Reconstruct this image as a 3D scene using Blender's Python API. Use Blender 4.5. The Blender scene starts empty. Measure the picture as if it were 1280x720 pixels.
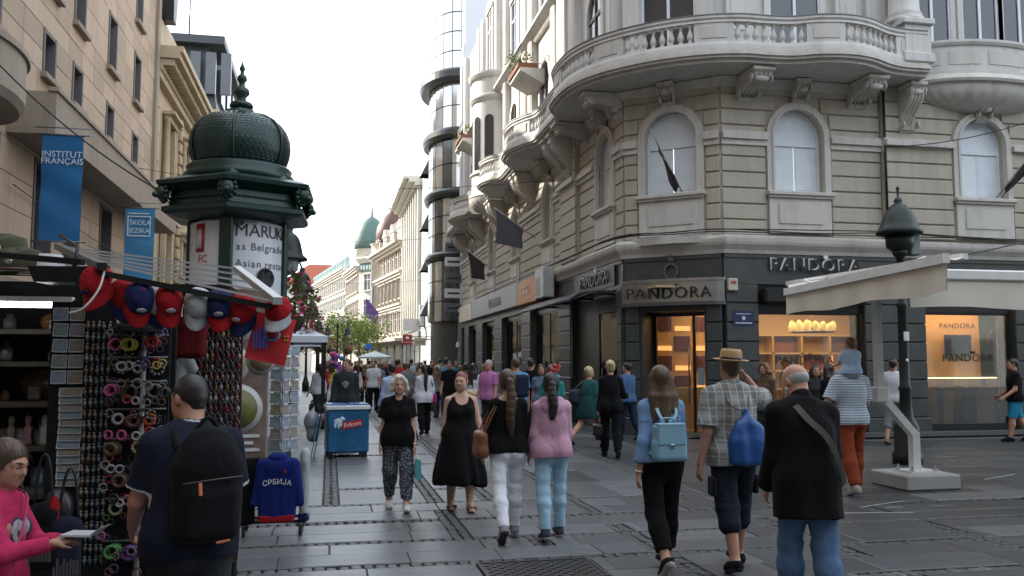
import bpy,bmesh,math,random
import numpy as np
from math import sin,cos,tan,pi,radians,sqrt,atan2,hypot
from mathutils import Vector,Matrix
random.seed(7)
RNG = np.random.default_rng(11)
SC = bpy.context.scene
COL = SC.collection
R = random.uniform
# ------------------------------------------------------------------ camera
TH,PITCH,CAMZ,FPX = radians(11.7),math.atan(92 / 1100),1.7,1100.0
cd = bpy.data.cameras.new('camera')
cam = bpy.data.objects.new('camera',cd)
COL.objects.link(cam)
cam.location = (0,0,CAMZ)
cam.rotation_euler = (pi / 2 + PITCH,0,-TH)
cd.sensor_width = 36
cd.lens = 36 * FPX / 1280
cd.clip_start,cd.clip_end = 0.05,2000
SC.camera = cam
# ------------------------------------------------------------------ sky and sun
SUN_AZ,SUN_EL = radians(-48),radians(27)
w = bpy.data.worlds.new('World')
SC.world = w
w.use_nodes = True
nt = w.node_tree
bg = nt.nodes['Background']
sky = nt.nodes.new('ShaderNodeTexSky')
sky.sky_type = 'NISHITA'
sky.sun_disc = False
sky.sun_elevation,sky.sun_rotation = SUN_EL,SUN_AZ
sky.dust_density,sky.air_density = 3.0,1.0
veil = nt.nodes.new('ShaderNodeMixRGB')          # thin even cloud over the whole sky
veil.inputs[0].default_value = 0.8
veil.inputs[2].default_value = (9.6,10.5,11.8,1)
nt.links.new(sky.outputs[0],veil.inputs[1])
nt.links.new(veil.outputs[0],bg.inputs[0])
bg.inputs[1].default_value = 0.13
sl = bpy.data.lights.new('sun','SUN')
sl.energy,sl.angle,sl.color = 5.0,radians(0.6),(1.0,0.93,0.82)
so = bpy.data.objects.new('sun',sl)
COL.objects.link(so)
tosun = Vector((sin(SUN_AZ) * cos(SUN_EL),cos(SUN_AZ) * cos(SUN_EL),sin(SUN_EL)))
so.rotation_euler = (-tosun).to_track_quat('-Z','Y').to_euler()
so.location = tosun * 60
vs = SC.view_settings
vs.view_transform,vs.look,vs.gamma,vs.exposure = 'Standard','None',1.0,0.8
vs.use_curve_mapping = False
SC.cycles.use_denoising = True
SC.cycles.max_bounces = 7
SC.cycles.transparent_max_bounces = 12
SC.cycles.caustics_reflective = SC.cycles.caustics_refractive = False
SC.cycles.sample_clamp_indirect = 6
# ------------------------------------------------------------------ where a pixel of the 1280 px photograph lies in the street
def ray(px,py):
 a,b = (px - 640) / FPX,-(py - 360) / FPX
 f,z = cos(PITCH) - b * sin(PITCH),sin(PITCH) + b * cos(PITCH)
 return a * cos(TH) + f * sin(TH),-a * sin(TH) + f * cos(TH),z
def ground(px,py):
 r = ray(px,py); t = -CAMZ / r[2]
 return r[0] * t,r[1] * t
def at_depth(px,py,d):
 r = ray(px,py); t = d / (r[0] * sin(TH) + r[1] * cos(TH))
 return r[0] * t,r[1] * t,CAMZ + r[2] * t
# ------------------------------------------------------------------ materials
MATS = {}
def nodes_of(m):
 m.use_nodes = True
 t = m.node_tree
 return t,t.nodes['Principled BSDF']
def N(t,kind,**kw):
 n = t.nodes.new(kind)
 for k,v in kw.items():
  if k.startswith('i_'):
   key = k[2:]
   n.inputs[int(key) if key.isdigit() else key.replace('_',' ')].default_value = v
  else:
   setattr(n,k,v)
 return n
def L(t,a,b): t.links.new(a,b)
def c4(c): return (c[0],c[1],c[2],1)
def mul(c,f): return tuple(min(1,x * f) for x in c)
def mat(name,col,rough=0.6,metal=0.0,var=0.25,scale=8.0,bump=0.0,bscale=60.0,dirt=None,dscale=1.2,damt=0.5,
  stretch=None,spec=0.5,rnd=0.0,sss=0.0,hue=None,streak=False):
 """Base colour with two sizes of noise, optional dirt colour in patches, fine relief, per-object variation."""
 if name in MATS: return MATS[name]
 m = bpy.data.materials.new(name); MATS[name] = m
 t,b = nodes_of(m)
 b.inputs['Roughness'].default_value = rough
 b.inputs['Metallic'].default_value = metal
 b.inputs['Specular IOR Level'].default_value = spec
 tc = N(t,'ShaderNodeTexCoord')
 vec = tc.outputs['Object']
 if stretch:
  mp = N(t,'ShaderNodeMapping'); mp.inputs['Scale'].default_value = stretch
  L(t,vec,mp.inputs[0]); vec = mp.outputs[0]
 n1 = N(t,'ShaderNodeTexNoise',i_Scale=scale,i_Detail=5.0,i_Roughness=0.6)
 L(t,vec,n1.inputs['Vector'])
 mx = N(t,'ShaderNodeMixRGB')
 c2 = hue or mul(col,1 + var)
 mx.inputs[1].default_value,mx.inputs[2].default_value = c4(mul(col,1 - var)),c4(c2)
 L(t,n1.outputs[0],mx.inputs[0])
 out = mx.outputs[0]
 if rnd:
  oi = N(t,'ShaderNodeObjectInfo')
  mr = N(t,'ShaderNodeMapRange'); mr.inputs[3].default_value,mr.inputs[4].default_value = 1 - rnd,1 + rnd
  L(t,oi.outputs['Random'],mr.inputs[0])
  mm = N(t,'ShaderNodeMixRGB',blend_type='MULTIPLY',i_0=1.0)
  L(t,out,mm.inputs[1]); L(t,mr.outputs[0],mm.inputs[2]); out = mm.outputs[0]
 if dirt:
  n2 = N(t,'ShaderNodeTexNoise',i_Scale=dscale,i_Detail=6.0,i_Roughness=0.7)
  if streak:
   mp2 = N(t,'ShaderNodeMapping'); mp2.inputs['Scale'].default_value = (2.2,2.2,.28); L(t,tc.outputs['Object'],mp2.inputs[0]); L(t,mp2.outputs[0],n2.inputs['Vector'])
  else: L(t,vec,n2.inputs['Vector'])
  rp = N(t,'ShaderNodeValToRGB'); rp.color_ramp.elements[0].position,rp.color_ramp.elements[1].position = 0.45,0.75
  L(t,n2.outputs[0],rp.inputs[0])
  sc = N(t,'ShaderNodeMath',operation='MULTIPLY'); sc.inputs[1].default_value = damt
  L(t,rp.outputs[0],sc.inputs[0])
  m2 = N(t,'ShaderNodeMixRGB'); m2.inputs[2].default_value = c4(dirt)
  L(t,sc.outputs[0],m2.inputs[0]); L(t,out,m2.inputs[1]); out = m2.outputs[0]
 L(t,out,b.inputs['Base Color'])
 rr = N(t,'ShaderNodeMapRange'); rr.inputs[3].default_value,rr.inputs[4].default_value = max(.03,rough - .12),min(1,rough + .12)
 L(t,n1.outputs[0],rr.inputs[0]); L(t,rr.outputs[0],b.inputs['Roughness'])
 if sss:
  b.inputs['Subsurface Weight'].default_value = sss
  b.inputs['Subsurface Radius'].default_value = (.02,.008,.004)
 if bump:
  n3 = N(t,'ShaderNodeTexNoise',i_Scale=bscale,i_Detail=4.0)
  L(t,vec,n3.inputs['Vector'])
  bp = N(t,'ShaderNodeBump',i_Strength=bump,i_Distance=0.02)
  L(t,n3.outputs[0],bp.inputs['Height']); L(t,bp.outputs[0],b.inputs['Normal'])
 return m
def emit(name,col,power):
 if name in MATS: return MATS[name]
 m = bpy.data.materials.new(name); MATS[name] = m
 t,b = nodes_of(m)
 b.inputs['Base Color'].default_value = c4(mul(col,.8))
 b.inputs['Emission Color'].default_value = c4(col)
 b.inputs['Emission Strength'].default_value = power
 return m
def glass(name,tint=(.9,.95,.95),fac=0.75,rough=0.03):
 """Thin pane: looks through, with a Fresnel reflection."""
 if name in MATS: return MATS[name]
 m = bpy.data.materials.new(name); MATS[name] = m
 m.use_nodes = True; t = m.node_tree; t.nodes.clear()
 o = N(t,'ShaderNodeOutputMaterial'); tr = N(t,'ShaderNodeBsdfTransparent'); gl = N(t,'ShaderNodeBsdfGlossy')
 tr.inputs[0].default_value = c4(mul(tint,fac)); gl.inputs['Roughness'].default_value = rough
 fr = N(t,'ShaderNodeFresnel',i_IOR=1.52); mx = N(t,'ShaderNodeMixShader')
 ma = N(t,'ShaderNodeMath',operation='MULTIPLY_ADD'); ma.inputs[1].default_value,ma.inputs[2].default_value = 1.0,.02
 L(t,fr.outputs[0],ma.inputs[0]); L(t,ma.outputs[0],mx.inputs[0])
 L(t,tr.outputs[0],mx.inputs[1]); L(t,gl.outputs[0],mx.inputs[2]); L(t,mx.outputs[0],o.inputs[0])
 return m
def window_glass(name,col=(.03,.035,.04),rough=0.05):
 m = mat(name,col,rough,var=.3,scale=.6,spec=.9)
 return m
def wave_mat(name,c1,c2,axis='Z',scale=20.0,rough=.8,width=.5):
 if name in MATS: return MATS[name]
 m = bpy.data.materials.new(name); MATS[name] = m
 t,b = nodes_of(m); b.inputs['Roughness'].default_value = rough
 tc = N(t,'ShaderNodeTexCoord'); wv = N(t,'ShaderNodeTexWave',bands_direction=axis,i_Scale=scale,i_Distortion=.4)
 L(t,tc.outputs['Object'],wv.inputs[0])
 rp = N(t,'ShaderNodeValToRGB'); rp.color_ramp.interpolation = 'CONSTANT'
 rp.color_ramp.elements[0].color,rp.color_ramp.elements[1].color = c4(c1),c4(c2); rp.color_ramp.elements[1].position = width
 L(t,wv.outputs['Fac'],rp.inputs[0]); L(t,rp.outputs[0],b.inputs['Base Color'])
 return m
# ------------------------------------------------------------------ objects
def link(o): COL.objects.link(o); return o
def props(o,label=None,cat=None,group=None,kind=None):
 if label: o['label'] = label
 if cat: o['category'] = cat
 if group: o['group'] = group
 if kind: o['kind'] = kind
 return o
def thing(name,label,cat,loc=(0,0,0),rz=0.0,group=None,parent=None):
 o = bpy.data.objects.new(name,None)
 o.empty_display_size = .1
 o.location = loc if len(loc) == 3 else (loc[0],loc[1],0)
 o.rotation_euler = (0,0,rz)
 link(o)
 return props(o,label,cat,group)
def copy_tree(o,parent=None,shift=None,**kw):
 c = o.copy(); link(c); c.parent = parent
 for ch in list(o.children): copy_tree(ch,c)
 if kw: props(c,**kw)
 return c
def inst(name,data,parent=None,loc=(0,0,0),rot=(0,0,0),scale=(1,1,1)):
 """another object on a mesh that is already there (local to its parent)"""
 o = bpy.data.objects.new(name,data); link(o)
 o.parent = parent; o.location = loc; o.rotation_euler = rot; o.scale = scale
 return o
class Frame:
 """wall coordinates: u along the wall, v out of it, z up"""
 def __init__(s,o,u,n): s.o,s.u,s.n = o,u,n
 def p(s,u,v,z): return (s.o[0] + s.u[0] * u + s.n[0] * v,s.o[1] + s.u[1] * u + s.n[1] * v,z)
class Turn:
 """a point placed, turned about z"""
 def __init__(s,x,y,z=0,a=0.0): s.x,s.y,s.z,s.c,s.s = x,y,z,cos(a),sin(a)
 def p(s,u,v,z): return (s.x + s.c * u - s.s * v,s.y + s.s * u + s.c * v,s.z + z)
class MB:
 def __init__(s,fr=None): s.v,s.f,s.m,s.fr,s.smooth = [],[],[],fr,[]
 def P(s,p): return s.fr.p(*p) if s.fr else tuple(p)
 def add(s,vs,fs,mi=0,sm=False):
  n = len(s.v)
  s.v += [s.P(v) for v in vs]
  s.f += [tuple(n + i for i in f) for f in fs]
  s.m += [mi] * len(fs); s.smooth += [sm] * len(fs)
  return s
 def box(s,x0,x1,y0,y1,z0,z1,mi=0,bev=0.0):
  if bev <= 0:
   vs = [(x,y,z) for z in (z0,z1) for y in (y0,y1) for x in (x0,x1)]
   fs = [(0,2,3,1),(4,5,7,6),(0,1,5,4),(1,3,7,5),(3,2,6,7),(2,0,4,6)]
   return s.add(vs,fs,mi)
  b = bev; vs = []; X = (x0,x1); Y = (y0,y1); Z = (z0,z1)
  idx = {}
  for i in (0,1):
   for j in (0,1):
    for k in (0,1):
     sx,sy,sz = (b,-b)[i],(b,-b)[j],(b,-b)[k]
     for ax,q in enumerate(((X[i],Y[j] + sy,Z[k] + sz),(X[i] + sx,Y[j],Z[k] + sz),(X[i] + sx,Y[j] + sy,Z[k]))):
      idx[i,j,k,ax] = len(vs); vs.append(q)
  fs = []
  for a in (0,1):
   fs.append([idx[a,j,k,0] for j,k in ((0,0),(1,0),(1,1),(0,1))])
   fs.append([idx[j,a,k,1] for j,k in ((0,0),(1,0),(1,1),(0,1))])
   fs.append([idx[j,k,a,2] for j,k in ((0,0),(1,0),(1,1),(0,1))])
  for i in (0,1):
   for j in (0,1):
    fs.append([idx[i,j,0,0],idx[i,j,1,0],idx[i,j,1,1],idx[i,j,0,1]])
    fs.append([idx[i,0,j,0],idx[i,1,j,0],idx[i,1,j,2],idx[i,0,j,2]])
    fs.append([idx[0,i,j,1],idx[1,i,j,1],idx[1,i,j,2],idx[0,i,j,2]])
    for k in (0,1): fs.append([idx[i,j,k,0],idx[i,j,k,1],idx[i,j,k,2]])
  return s.add(vs,fs,mi)
 def prism(s,poly,a0,a1,axis='z',mi=0,sm=False):
  """closed polygon pushed along an axis; poly in the two other coordinates, in xyz order"""
  n = len(poly)
  def q(p,a): return {'z': (p[0],p[1],a),'y': (p[0],a,p[1]),'x': (a,p[0],p[1])}[axis]
  vs = [q(p,a0) for p in poly] + [q(p,a1) for p in poly]
  fs = [tuple(range(n - 1,-1,-1)),tuple(range(n,2 * n))] + [(i,(i + 1) % n,n + (i + 1) % n,n + i) for i in range(n)]
  return s.add(vs,fs,mi,sm)
 def lathe(s,prof,n=16,c=(0,0,0),mi=0,a0=0,a1=2 * pi,sm=True,fl=None):
  """profile of (radius, z); fl(angle) scales the radius"""
  full = abs(a1 - a0 - 2 * pi) < 1e-6
  k = n if full else n + 1
  vs = []
  for r,z in prof:
   for i in range(k):
    a = a0 + (a1 - a0) * i / n
    q = r * (fl(a) if fl else 1)
    vs.append((c[0] + q * cos(a),c[1] + q * sin(a),c[2] + z))
  fs = []
  for j in range(len(prof) - 1):
   for i in range(n):
    i2 = (i + 1) % k
    fs.append((j * k + i,j * k + i2,(j + 1) * k + i2,(j + 1) * k + i))
  if full:
   if prof[0][0] > 1e-4: fs.append(tuple(range(k - 1,-1,-1)))
   if prof[-1][0] > 1e-4: fs.append(tuple((len(prof) - 1) * k + i for i in range(k)))
  return s.add(vs,fs,mi,sm)
 def tube(s,pts,r,n=8,mi=0,sm=True,closed=False,cap=True):
  pts = [Vector(p) for p in pts]; m = len(pts)
  rs = r if isinstance(r,(list,tuple)) else [r] * m
  vs = []; up = None
  for i,p in enumerate(pts):
   if closed: d = pts[(i + 1) % m] - pts[i - 1]
   else: d = pts[min(i + 1,m - 1)] - pts[max(i - 1,0)]
   d = d.normalized() if d.length > 1e-9 else Vector((0,0,1))
   if up is None: up = Vector((0,0,1)) if abs(d.z) < .9 else Vector((1,0,0))
   a = d.cross(up)
   if a.length < 1e-6: a = d.cross(Vector((0,1,0)))
   a.normalize(); b = a.cross(d).normalized(); up = b
   for k in range(n):
    t = 2 * pi * k / n
    vs.append(p + a * (rs[i] * cos(t)) + b * (rs[i] * sin(t)))
  fs = []
  for i in range(m if closed else m - 1):
   for k in range(n):
    k2 = (k + 1) % n; i2 = (i + 1) % m
    fs.append((i * n + k,i * n + k2,i2 * n + k2,i2 * n + k))
  if not closed and cap: fs += [tuple(range(n - 1,-1,-1)),tuple((m - 1) * n + k for k in range(n))]
  return s.add([tuple(v) for v in vs],fs,mi,sm)
 def bar(s,p,q,a,b=None,mi=0):
  """rectangular bar from p to q"""
  p,q = Vector(p),Vector(q); d = (q - p).normalized(); b = b or a
  x = d.cross(Vector((0,0,1)))
  if x.length < 1e-5: x = Vector((1,0,0))
  x.normalize(); y = x.cross(d)
  vs = [tuple(o + x * (sx * a / 2) + y * (sy * b / 2)) for o in (p,q) for sx,sy in ((-1,-1),(1,-1),(1,1),(-1,1))]
  return s.add(vs,[(3,2,1,0),(4,5,6,7),(0,1,5,4),(1,2,6,5),(2,3,7,6),(3,0,4,7)],mi)
 def ball(s,c,r,n=8,mi=0):
  rx,ry,rz = r if isinstance(r,(list,tuple)) else (r,r,r)
  vs = [(c[0],c[1],c[2] - rz)]; m = max(3,n // 2)
  for j in range(1,m):
   ph = -pi / 2 + pi * j / m
   vs += [(c[0] + rx * cos(ph) * cos(2 * pi * i / n),c[1] + ry * cos(ph) * sin(2 * pi * i / n),c[2] + rz * sin(ph)) for i in range(n)]
  vs.append((c[0],c[1],c[2] + rz)); fs = []
  for i in range(n):
   fs.append((0,1 + (i + 1) % n,1 + i))
   for j in range(m - 2):
    fs.append((1 + j * n + i,1 + j * n + (i + 1) % n,1 + (j + 1) * n + (i + 1) % n,1 + (j + 1) * n + i))
   fs.append((1 + (m - 2) * n + i,1 + (m - 2) * n + (i + 1) % n,len(vs) - 1))
  return s.add(vs,fs,mi,True)
 def sweep(s,path,prof,mi=0,closed=False,sm=False):
  """profile of (out, z) carried along a plan path of (x, y), out being to the left of travel"""
  m,n = len(path),len(prof); vs = []
  for i in range(m):
   a = path[i - 1] if (i or closed) else path[0]; b = path[(i + 1) % m] if (i < m - 1 or closed) else path[-1]
   dx,dy = b[0] - a[0],b[1] - a[1]; l = hypot(dx,dy) or 1
   nx,ny = -dy / l,dx / l
   vs += [(path[i][0] + nx * o,path[i][1] + ny * o,z) for o,z in prof]
  fs = []
  for i in range(m if closed else m - 1):
   for k in range(n):
    k2 = (k + 1) % n; i2 = (i + 1) % m
    fs.append((i * n + k,i * n + k2,i2 * n + k2,i2 * n + k))
  if not closed: fs += [tuple(range(n)),tuple((m - 1) * n + k for k in range(n - 1,-1,-1))]
  return s.add(vs,fs,mi,sm)
 def mesh(s,name,mats,fix=True):
  me = bpy.data.meshes.new(name)
  me.from_pydata(s.v,[],s.f)
  for m in (mats if isinstance(mats,(list,tuple)) else [mats]): me.materials.append(m)
  me.polygons.foreach_set('material_index',s.m)
  me.polygons.foreach_set('use_smooth',s.smooth)
  if fix and len(s.f) < 4000:
   bm = bmesh.new(); bm.from_mesh(me); bmesh.ops.recalc_face_normals(bm,faces=bm.faces); bm.to_mesh(me); bm.free()
  me.update()
  return me
 def build(s,name,mats,parent=None,local=False,**kw):
  """one object; points are world points unless local, and are brought into the parent's space"""
  if parent and not local:
   a = -(parent.rotation_euler[2]); q = parent; off = Vector(parent.location)
   while q.parent: q = q.parent; off += Vector(q.location); a -= q.rotation_euler[2]
   c,sn = cos(a),sin(a)
   s.v = [(c * (x - off.x) - sn * (y - off.y),sn * (x - off.x) + c * (y - off.y),z - off.z) for x,y,z in s.v]
  elif not parent and not local and s.v:            # a thing of its own: origin at its base
   xs,ys,zs = zip(*s.v)
   ox,oy,oz = (min(xs) + max(xs)) / 2,(min(ys) + max(ys)) / 2,min(zs)
   s.v = [(x - ox,y - oy,z - oz) for x,y,z in s.v]
   o = link(bpy.data.objects.new(name,s.mesh(name,mats))); o.location = (ox,oy,oz)
   return props(o,**kw)
  o = link(bpy.data.objects.new(name,s.mesh(name,mats)))
  o.parent = parent
  return props(o,**kw)
def arc(cx,cz,r,a0,a1,n):
 return [(cx + r * cos(a0 + (a1 - a0) * i / n),cz + r * sin(a0 + (a1 - a0) * i / n)) for i in range(n + 1)]
def catmull(pts,n=6):
 out = []
 P = [pts[0]] + list(pts) + [pts[-1]]
 for i in range(1,len(P) - 2):
  for k in range(n):
   t = k / n
   out.append(tuple(.5 * ((2 * b) + (-a + c) * t + (2 * a - 5 * b + 4 * c - d) * t * t + (-a + 3 * b - 3 * c + d) * t ** 3)
                             for a,b,c,d in zip(P[i - 1],P[i],P[i + 1],P[i + 2])))
 out.append(tuple(pts[-1]))
 return out
def lettering(name,txt,m,parent,loc,size,face,depth=.01,align='CENTER',sx=1.0,spacing=1.0,font=None):
 """flat letters; face = (right vector, up vector) of the text in the parent's space"""
 cu = bpy.data.curves.new(name,'FONT'); cu.body = txt; cu.size = size; cu.extrude = depth; cu.align_x = align; cu.align_y = 'CENTER'
 cu.space_character = spacing; cu.resolution_u = 3
 cu.materials.append(m)
 q = link(bpy.data.objects.new(name,cu)); bpy.context.view_layer.update()
 me = bpy.data.meshes.new_from_object(q.evaluated_get(bpy.context.evaluated_depsgraph_get())); bpy.data.objects.remove(q)
 o = link(bpy.data.objects.new(name,me)); o.parent = parent
 r = Vector(face[0]).normalized(); u = Vector(face[1]).normalized(); nn = r.cross(u)
 o.matrix_local = Matrix(((r.x * sx,u.x,nn.x,loc[0]),(r.y * sx,u.y,nn.y,loc[1]),(r.z * sx,u.z,nn.z,loc[2]),(0,0,0,1)))
 return o
# ================================================================== people: one skin per body, grown from a distance field
def smin(a,b,k):
 h = np.maximum(k - np.abs(a - b),0) / k
 return np.minimum(a,b) - h * h * (k * .25)
class Field:
 def __init__(s,h): s.h,s.prims = h,[]
 def cap(s,a,b,ra,rb,k=.02,cuts=(),sub=False): s.prims.append(('c',np.array(a,float),np.array(b,float),ra,rb,k,cuts,sub)); return s
 def ell(s,c,r,Rm=None,k=.02,cuts=(),sub=False): s.prims.append(('e',np.array(c,float),np.array(r,float),Rm,0,k,cuts,sub)); return s
 def rbox(s,c,hf,rad,Rm=None,k=.01,cuts=(),sub=False): s.prims.append(('b',np.array(c,float),np.array(hf,float),Rm,rad,k,cuts,sub)); return s
 def run(s,cuts=(),smooth=1):
  los,his = [],[]
  for p in s.prims:
   if p[7]: continue
   if p[0] == 'c':
    r = max(p[3],p[4]); los.append(np.minimum(p[1],p[2]) - r); his.append(np.maximum(p[1],p[2]) + r)
   else:
    e = np.full(3,np.linalg.norm(p[2])) if p[3] is not None else p[2]
    if p[0] == 'e' and p[3] is not None: e = np.full(3,p[2].max())
    los.append(p[1] - e); his.append(p[1] + e)
  h = s.h
  lo = np.min(los,0) - 3 * h; hi = np.max(his,0) + 3 * h
  n = np.ceil((hi - lo) / h).astype(int) + 1
  ax = [lo[i] + h * np.arange(n[i]) for i in range(3)]
  D = np.full(n,.3,np.float32)
  for p in s.prims:
   k = p[5]; m = k + 2.5 * h
   if p[0] == 'c':
    r = max(p[3],p[4]); a = np.minimum(p[1],p[2]) - r - m; b = np.maximum(p[1],p[2]) + r + m
   else:
    e = p[2] if p[3] is None else np.full(3,p[2].max() if p[0] == 'e' else np.linalg.norm(p[2]))
    a = p[1] - e - m; b = p[1] + e + m
   i0 = np.clip(np.floor((a - lo) / h).astype(int),0,n); i1 = np.clip(np.ceil((b - lo) / h).astype(int) + 1,0,n)
   if (i1 <= i0).any(): continue
   sl = tuple(slice(i0[i],i1[i]) for i in range(3))
   X,Y,Z = ax[0][sl[0]][:,None,None],ax[1][sl[1]][None,:,None],ax[2][sl[2]][None,None,:]
   if p[0] == 'c':
    x,y,z = X - p[1][0],Y - p[1][1],Z - p[1][2]
    d = p[2] - p[1]; L2 = max((d * d).sum(),1e-12)
    t = np.clip((x * d[0] + y * d[1] + z * d[2]) / L2,0,1)
    v = np.sqrt((x - t * d[0]) ** 2 + (y - t * d[1]) ** 2 + (z - t * d[2]) ** 2) - (p[3] + (p[4] - p[3]) * t)
   else:
    x,y,z = X - p[1][0],Y - p[1][1],Z - p[1][2]
    if p[3] is not None:
     Rm = p[3]
     x,y,z = (Rm[0,i] * x + Rm[1,i] * y + Rm[2,i] * z for i in range(3))
    if p[0] == 'e':
     r = p[2]
     q = np.sqrt((x / r[0]) ** 2 + (y / r[1]) ** 2 + (z / r[2]) ** 2)
     g = np.sqrt((x / r[0] ** 2) ** 2 + (y / r[1] ** 2) ** 2 + (z / r[2] ** 2) ** 2) + 1e-6
     v = q * (q - 1) / g
     v = np.where(q < .3,-r.min() * .7,v)
    else:
     qx,qy,qz = np.abs(x) - p[2][0] + p[4],np.abs(y) - p[2][1] + p[4],np.abs(z) - p[2][2] + p[4]
     v = np.sqrt(np.maximum(qx,0) ** 2 + np.maximum(qy,0) ** 2 + np.maximum(qz,0) ** 2) + np.minimum(np.maximum(qx,np.maximum(qy,qz)),0) - p[4]
   for (cp,cn) in p[6]:
    v = np.maximum(v,(X - cp[0]) * cn[0] + (Y - cp[1]) * cn[1] + (Z - cp[2]) * cn[2])
   if p[7]: D[sl] = -smin(-D[sl],v,k)
   else: D[sl] = smin(D[sl],v,k)
  X,Y,Z = ax[0][:,None,None],ax[1][None,:,None],ax[2][None,None,:]
  for (cp,cn) in cuts:
   D = np.maximum(D,((X - cp[0]) * cn[0] + (Y - cp[1]) * cn[1] + (Z - cp[2]) * cn[2]).astype(np.float32))
  return nets(D,lo,h,smooth)
def nets(D,lo,h,smooth=1):
 D[0] = D[-1] = .3; D[:,0] = D[:,-1] = .3; D[:,:,0] = D[:,:,-1] = .3
 ins = D < 0
 c = [ins[i:ins.shape[0] - 1 + i,j:ins.shape[1] - 1 + j,k:ins.shape[2] - 1 + k] for i in (0,1) for j in (0,1) for k in (0,1)]
 al,an = c[0].copy(),c[0].copy()
 for q in c[1:]: al &= q; an |= q
 act = an & ~al
 I = np.argwhere(act)
 if not len(I): return np.zeros((0,3)),np.zeros((0,4),int)
 idm = np.full(act.shape,-1,np.int64); idm[act] = np.arange(len(I))
 off = np.array([(i,j,k) for i in (0,1) for j in (0,1) for k in (0,1)])
 V = np.stack([D[I[:,0] + o[0],I[:,1] + o[1],I[:,2] + o[2]] for o in off],1)
 acc = np.zeros((len(I),3)); cnt = np.zeros(len(I))
 for a in range(8):
  for b in range(a + 1,8):
   if np.abs(off[a] - off[b]).sum() != 1: continue
   x = (V[:,a] < 0) != (V[:,b] < 0)
   t = V[x,a] / (V[x,a] - V[x,b])
   acc[x] += off[a] + t[:,None] * (off[b] - off[a]); cnt[x] += 1
 P = lo + h * (I + acc / cnt[:,None])
 Q = []
 for axis in range(3):
  s0 = [slice(1,-1)] * 3; s1 = [slice(1,-1)] * 3
  s0[axis] = slice(0,-1); s1[axis] = slice(1,None)
  A,B = ins[tuple(s0)],ins[tuple(s1)]
  for fl,msk in ((0,A & ~B),(1,~A & B)):
   E = np.argwhere(msk)
   if not len(E): continue
   E = E + np.array([0 if i == axis else 1 for i in range(3)])
   o1,o2 = [i for i in range(3) if i != axis]
   if axis == 1: o1,o2 = o2,o1
   qs = []
   for d1,d2 in ((-1,-1),(0,-1),(0,0),(-1,0)):
    C = E.copy(); C[:,o1] += d1; C[:,o2] += d2
    qs.append(idm[C[:,0],C[:,1],C[:,2]])
   q = np.stack(qs,1)
   Q.append(q[:,::-1] if fl else q)
 Q = np.concatenate(Q)
 Q = Q[(Q >= 0).all(1)]
 for _ in range(smooth):
  S = np.zeros_like(P); n = np.zeros(len(P))
  for i in range(4):
   a,b = Q[:,i],Q[:,(i + 1) % 4]
   for u_,v_ in ((a,b),(b,a)):
    for ax in range(3): S[:,ax] += np.bincount(u_,P[v_,ax],len(P))
    n += np.bincount(u_,minlength=len(P))
  P = .5 * P + .5 * S / np.maximum(n,1)[:,None]
 return P,Q
def vnormals(P,Q):
 nn = np.cross(P[Q[:,2]] - P[Q[:,0]],P[Q[:,3]] - P[Q[:,1]])
 o = np.zeros_like(P)
 for i in range(4):
  for ax in range(3): o[:,ax] += np.bincount(Q[:,i],nn[:,ax],len(P))
 return o / (np.linalg.norm(o,axis=1)[:,None] + 1e-12)
_wd = RNG.normal(size=(12,3)); _wp = RNG.uniform(0,6.28,12)
def wrinkle(P,f,stretch=(1,1,1),seed=0):
 q = P * np.array(stretch) * f
 o = 0
 for i in range(4):
  a = _wd[(i + seed) % 12]; b = _wd[(i * 3 + seed + 5) % 12]
  o = o + np.sin(q @ a + 1.7 * np.sin(q @ b * .6 + _wp[(i + seed) % 12])) / (1 + .6 * i)
 return o / 2
def np_mesh(name,P,Q,mats,mi=None):
 me = bpy.data.meshes.new(name)
 me.vertices.add(len(P)); me.vertices.foreach_set('co',P.astype(np.float32).ravel())
 me.loops.add(len(Q) * 4); me.loops.foreach_set('vertex_index',Q.astype(np.int32).ravel())
 me.polygons.add(len(Q)); me.polygons.foreach_set('loop_start',np.arange(0,len(Q) * 4,4,dtype=np.int32))
 for m in (mats if isinstance(mats,(list,tuple)) else [mats]): me.materials.append(m)
 if mi is not None: me.polygons.foreach_set('material_index',mi.astype(np.int32))
 me.polygons.foreach_set('use_smooth',np.ones(len(Q),bool))
 me.update(calc_edges=True); me.validate()
 return me
def field_obj(name,F,mats,parent,cuts=(),fold=0,ff=18,fs=(1,1,.45),seed=0,matfn=None,smooth=1,foldfn=None):
 P,Q = F.run(cuts,smooth)
 if fold:
  d = .7 * wrinkle(P,ff * .7,fs,seed) + .4 - .9 * np.abs(wrinkle(P,ff * .6,(fs[0],fs[1],fs[2] * 1.8),seed + 4))
  if foldfn is not None: d = d * foldfn(P)
  P = P + vnormals(P,Q) * (fold * d)[:,None]
 mi = matfn(P[Q].mean(1)) if matfn else None
 o = link(bpy.data.objects.new(name,np_mesh(name,P,Q,mats,mi))); o.parent = parent
 return o
TORSO_M = [(-.10,.155,.10),(-.02,.172,.112),(.10,.150,.102),(.20,.158,.106),(.30,.172,.114),(.38,.160,.096),(.44,.115,.068),(.50,.058,.052)]
TORSO_F = [(-.10,.165,.108),(-.02,.182,.117),(.05,.160,.104),(.13,.130,.092),(.22,.138,.098),(.31,.148,.100),(.38,.135,.086),(.44,.098,.060),(.50,.050,.046)]
def rot3(yaw,pitch,roll=0):
 return np.array(Matrix.Rotation(yaw,3,'Z') @ Matrix.Rotation(-pitch,3,'X') @ Matrix.Rotation(roll,3,'Y'))
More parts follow.
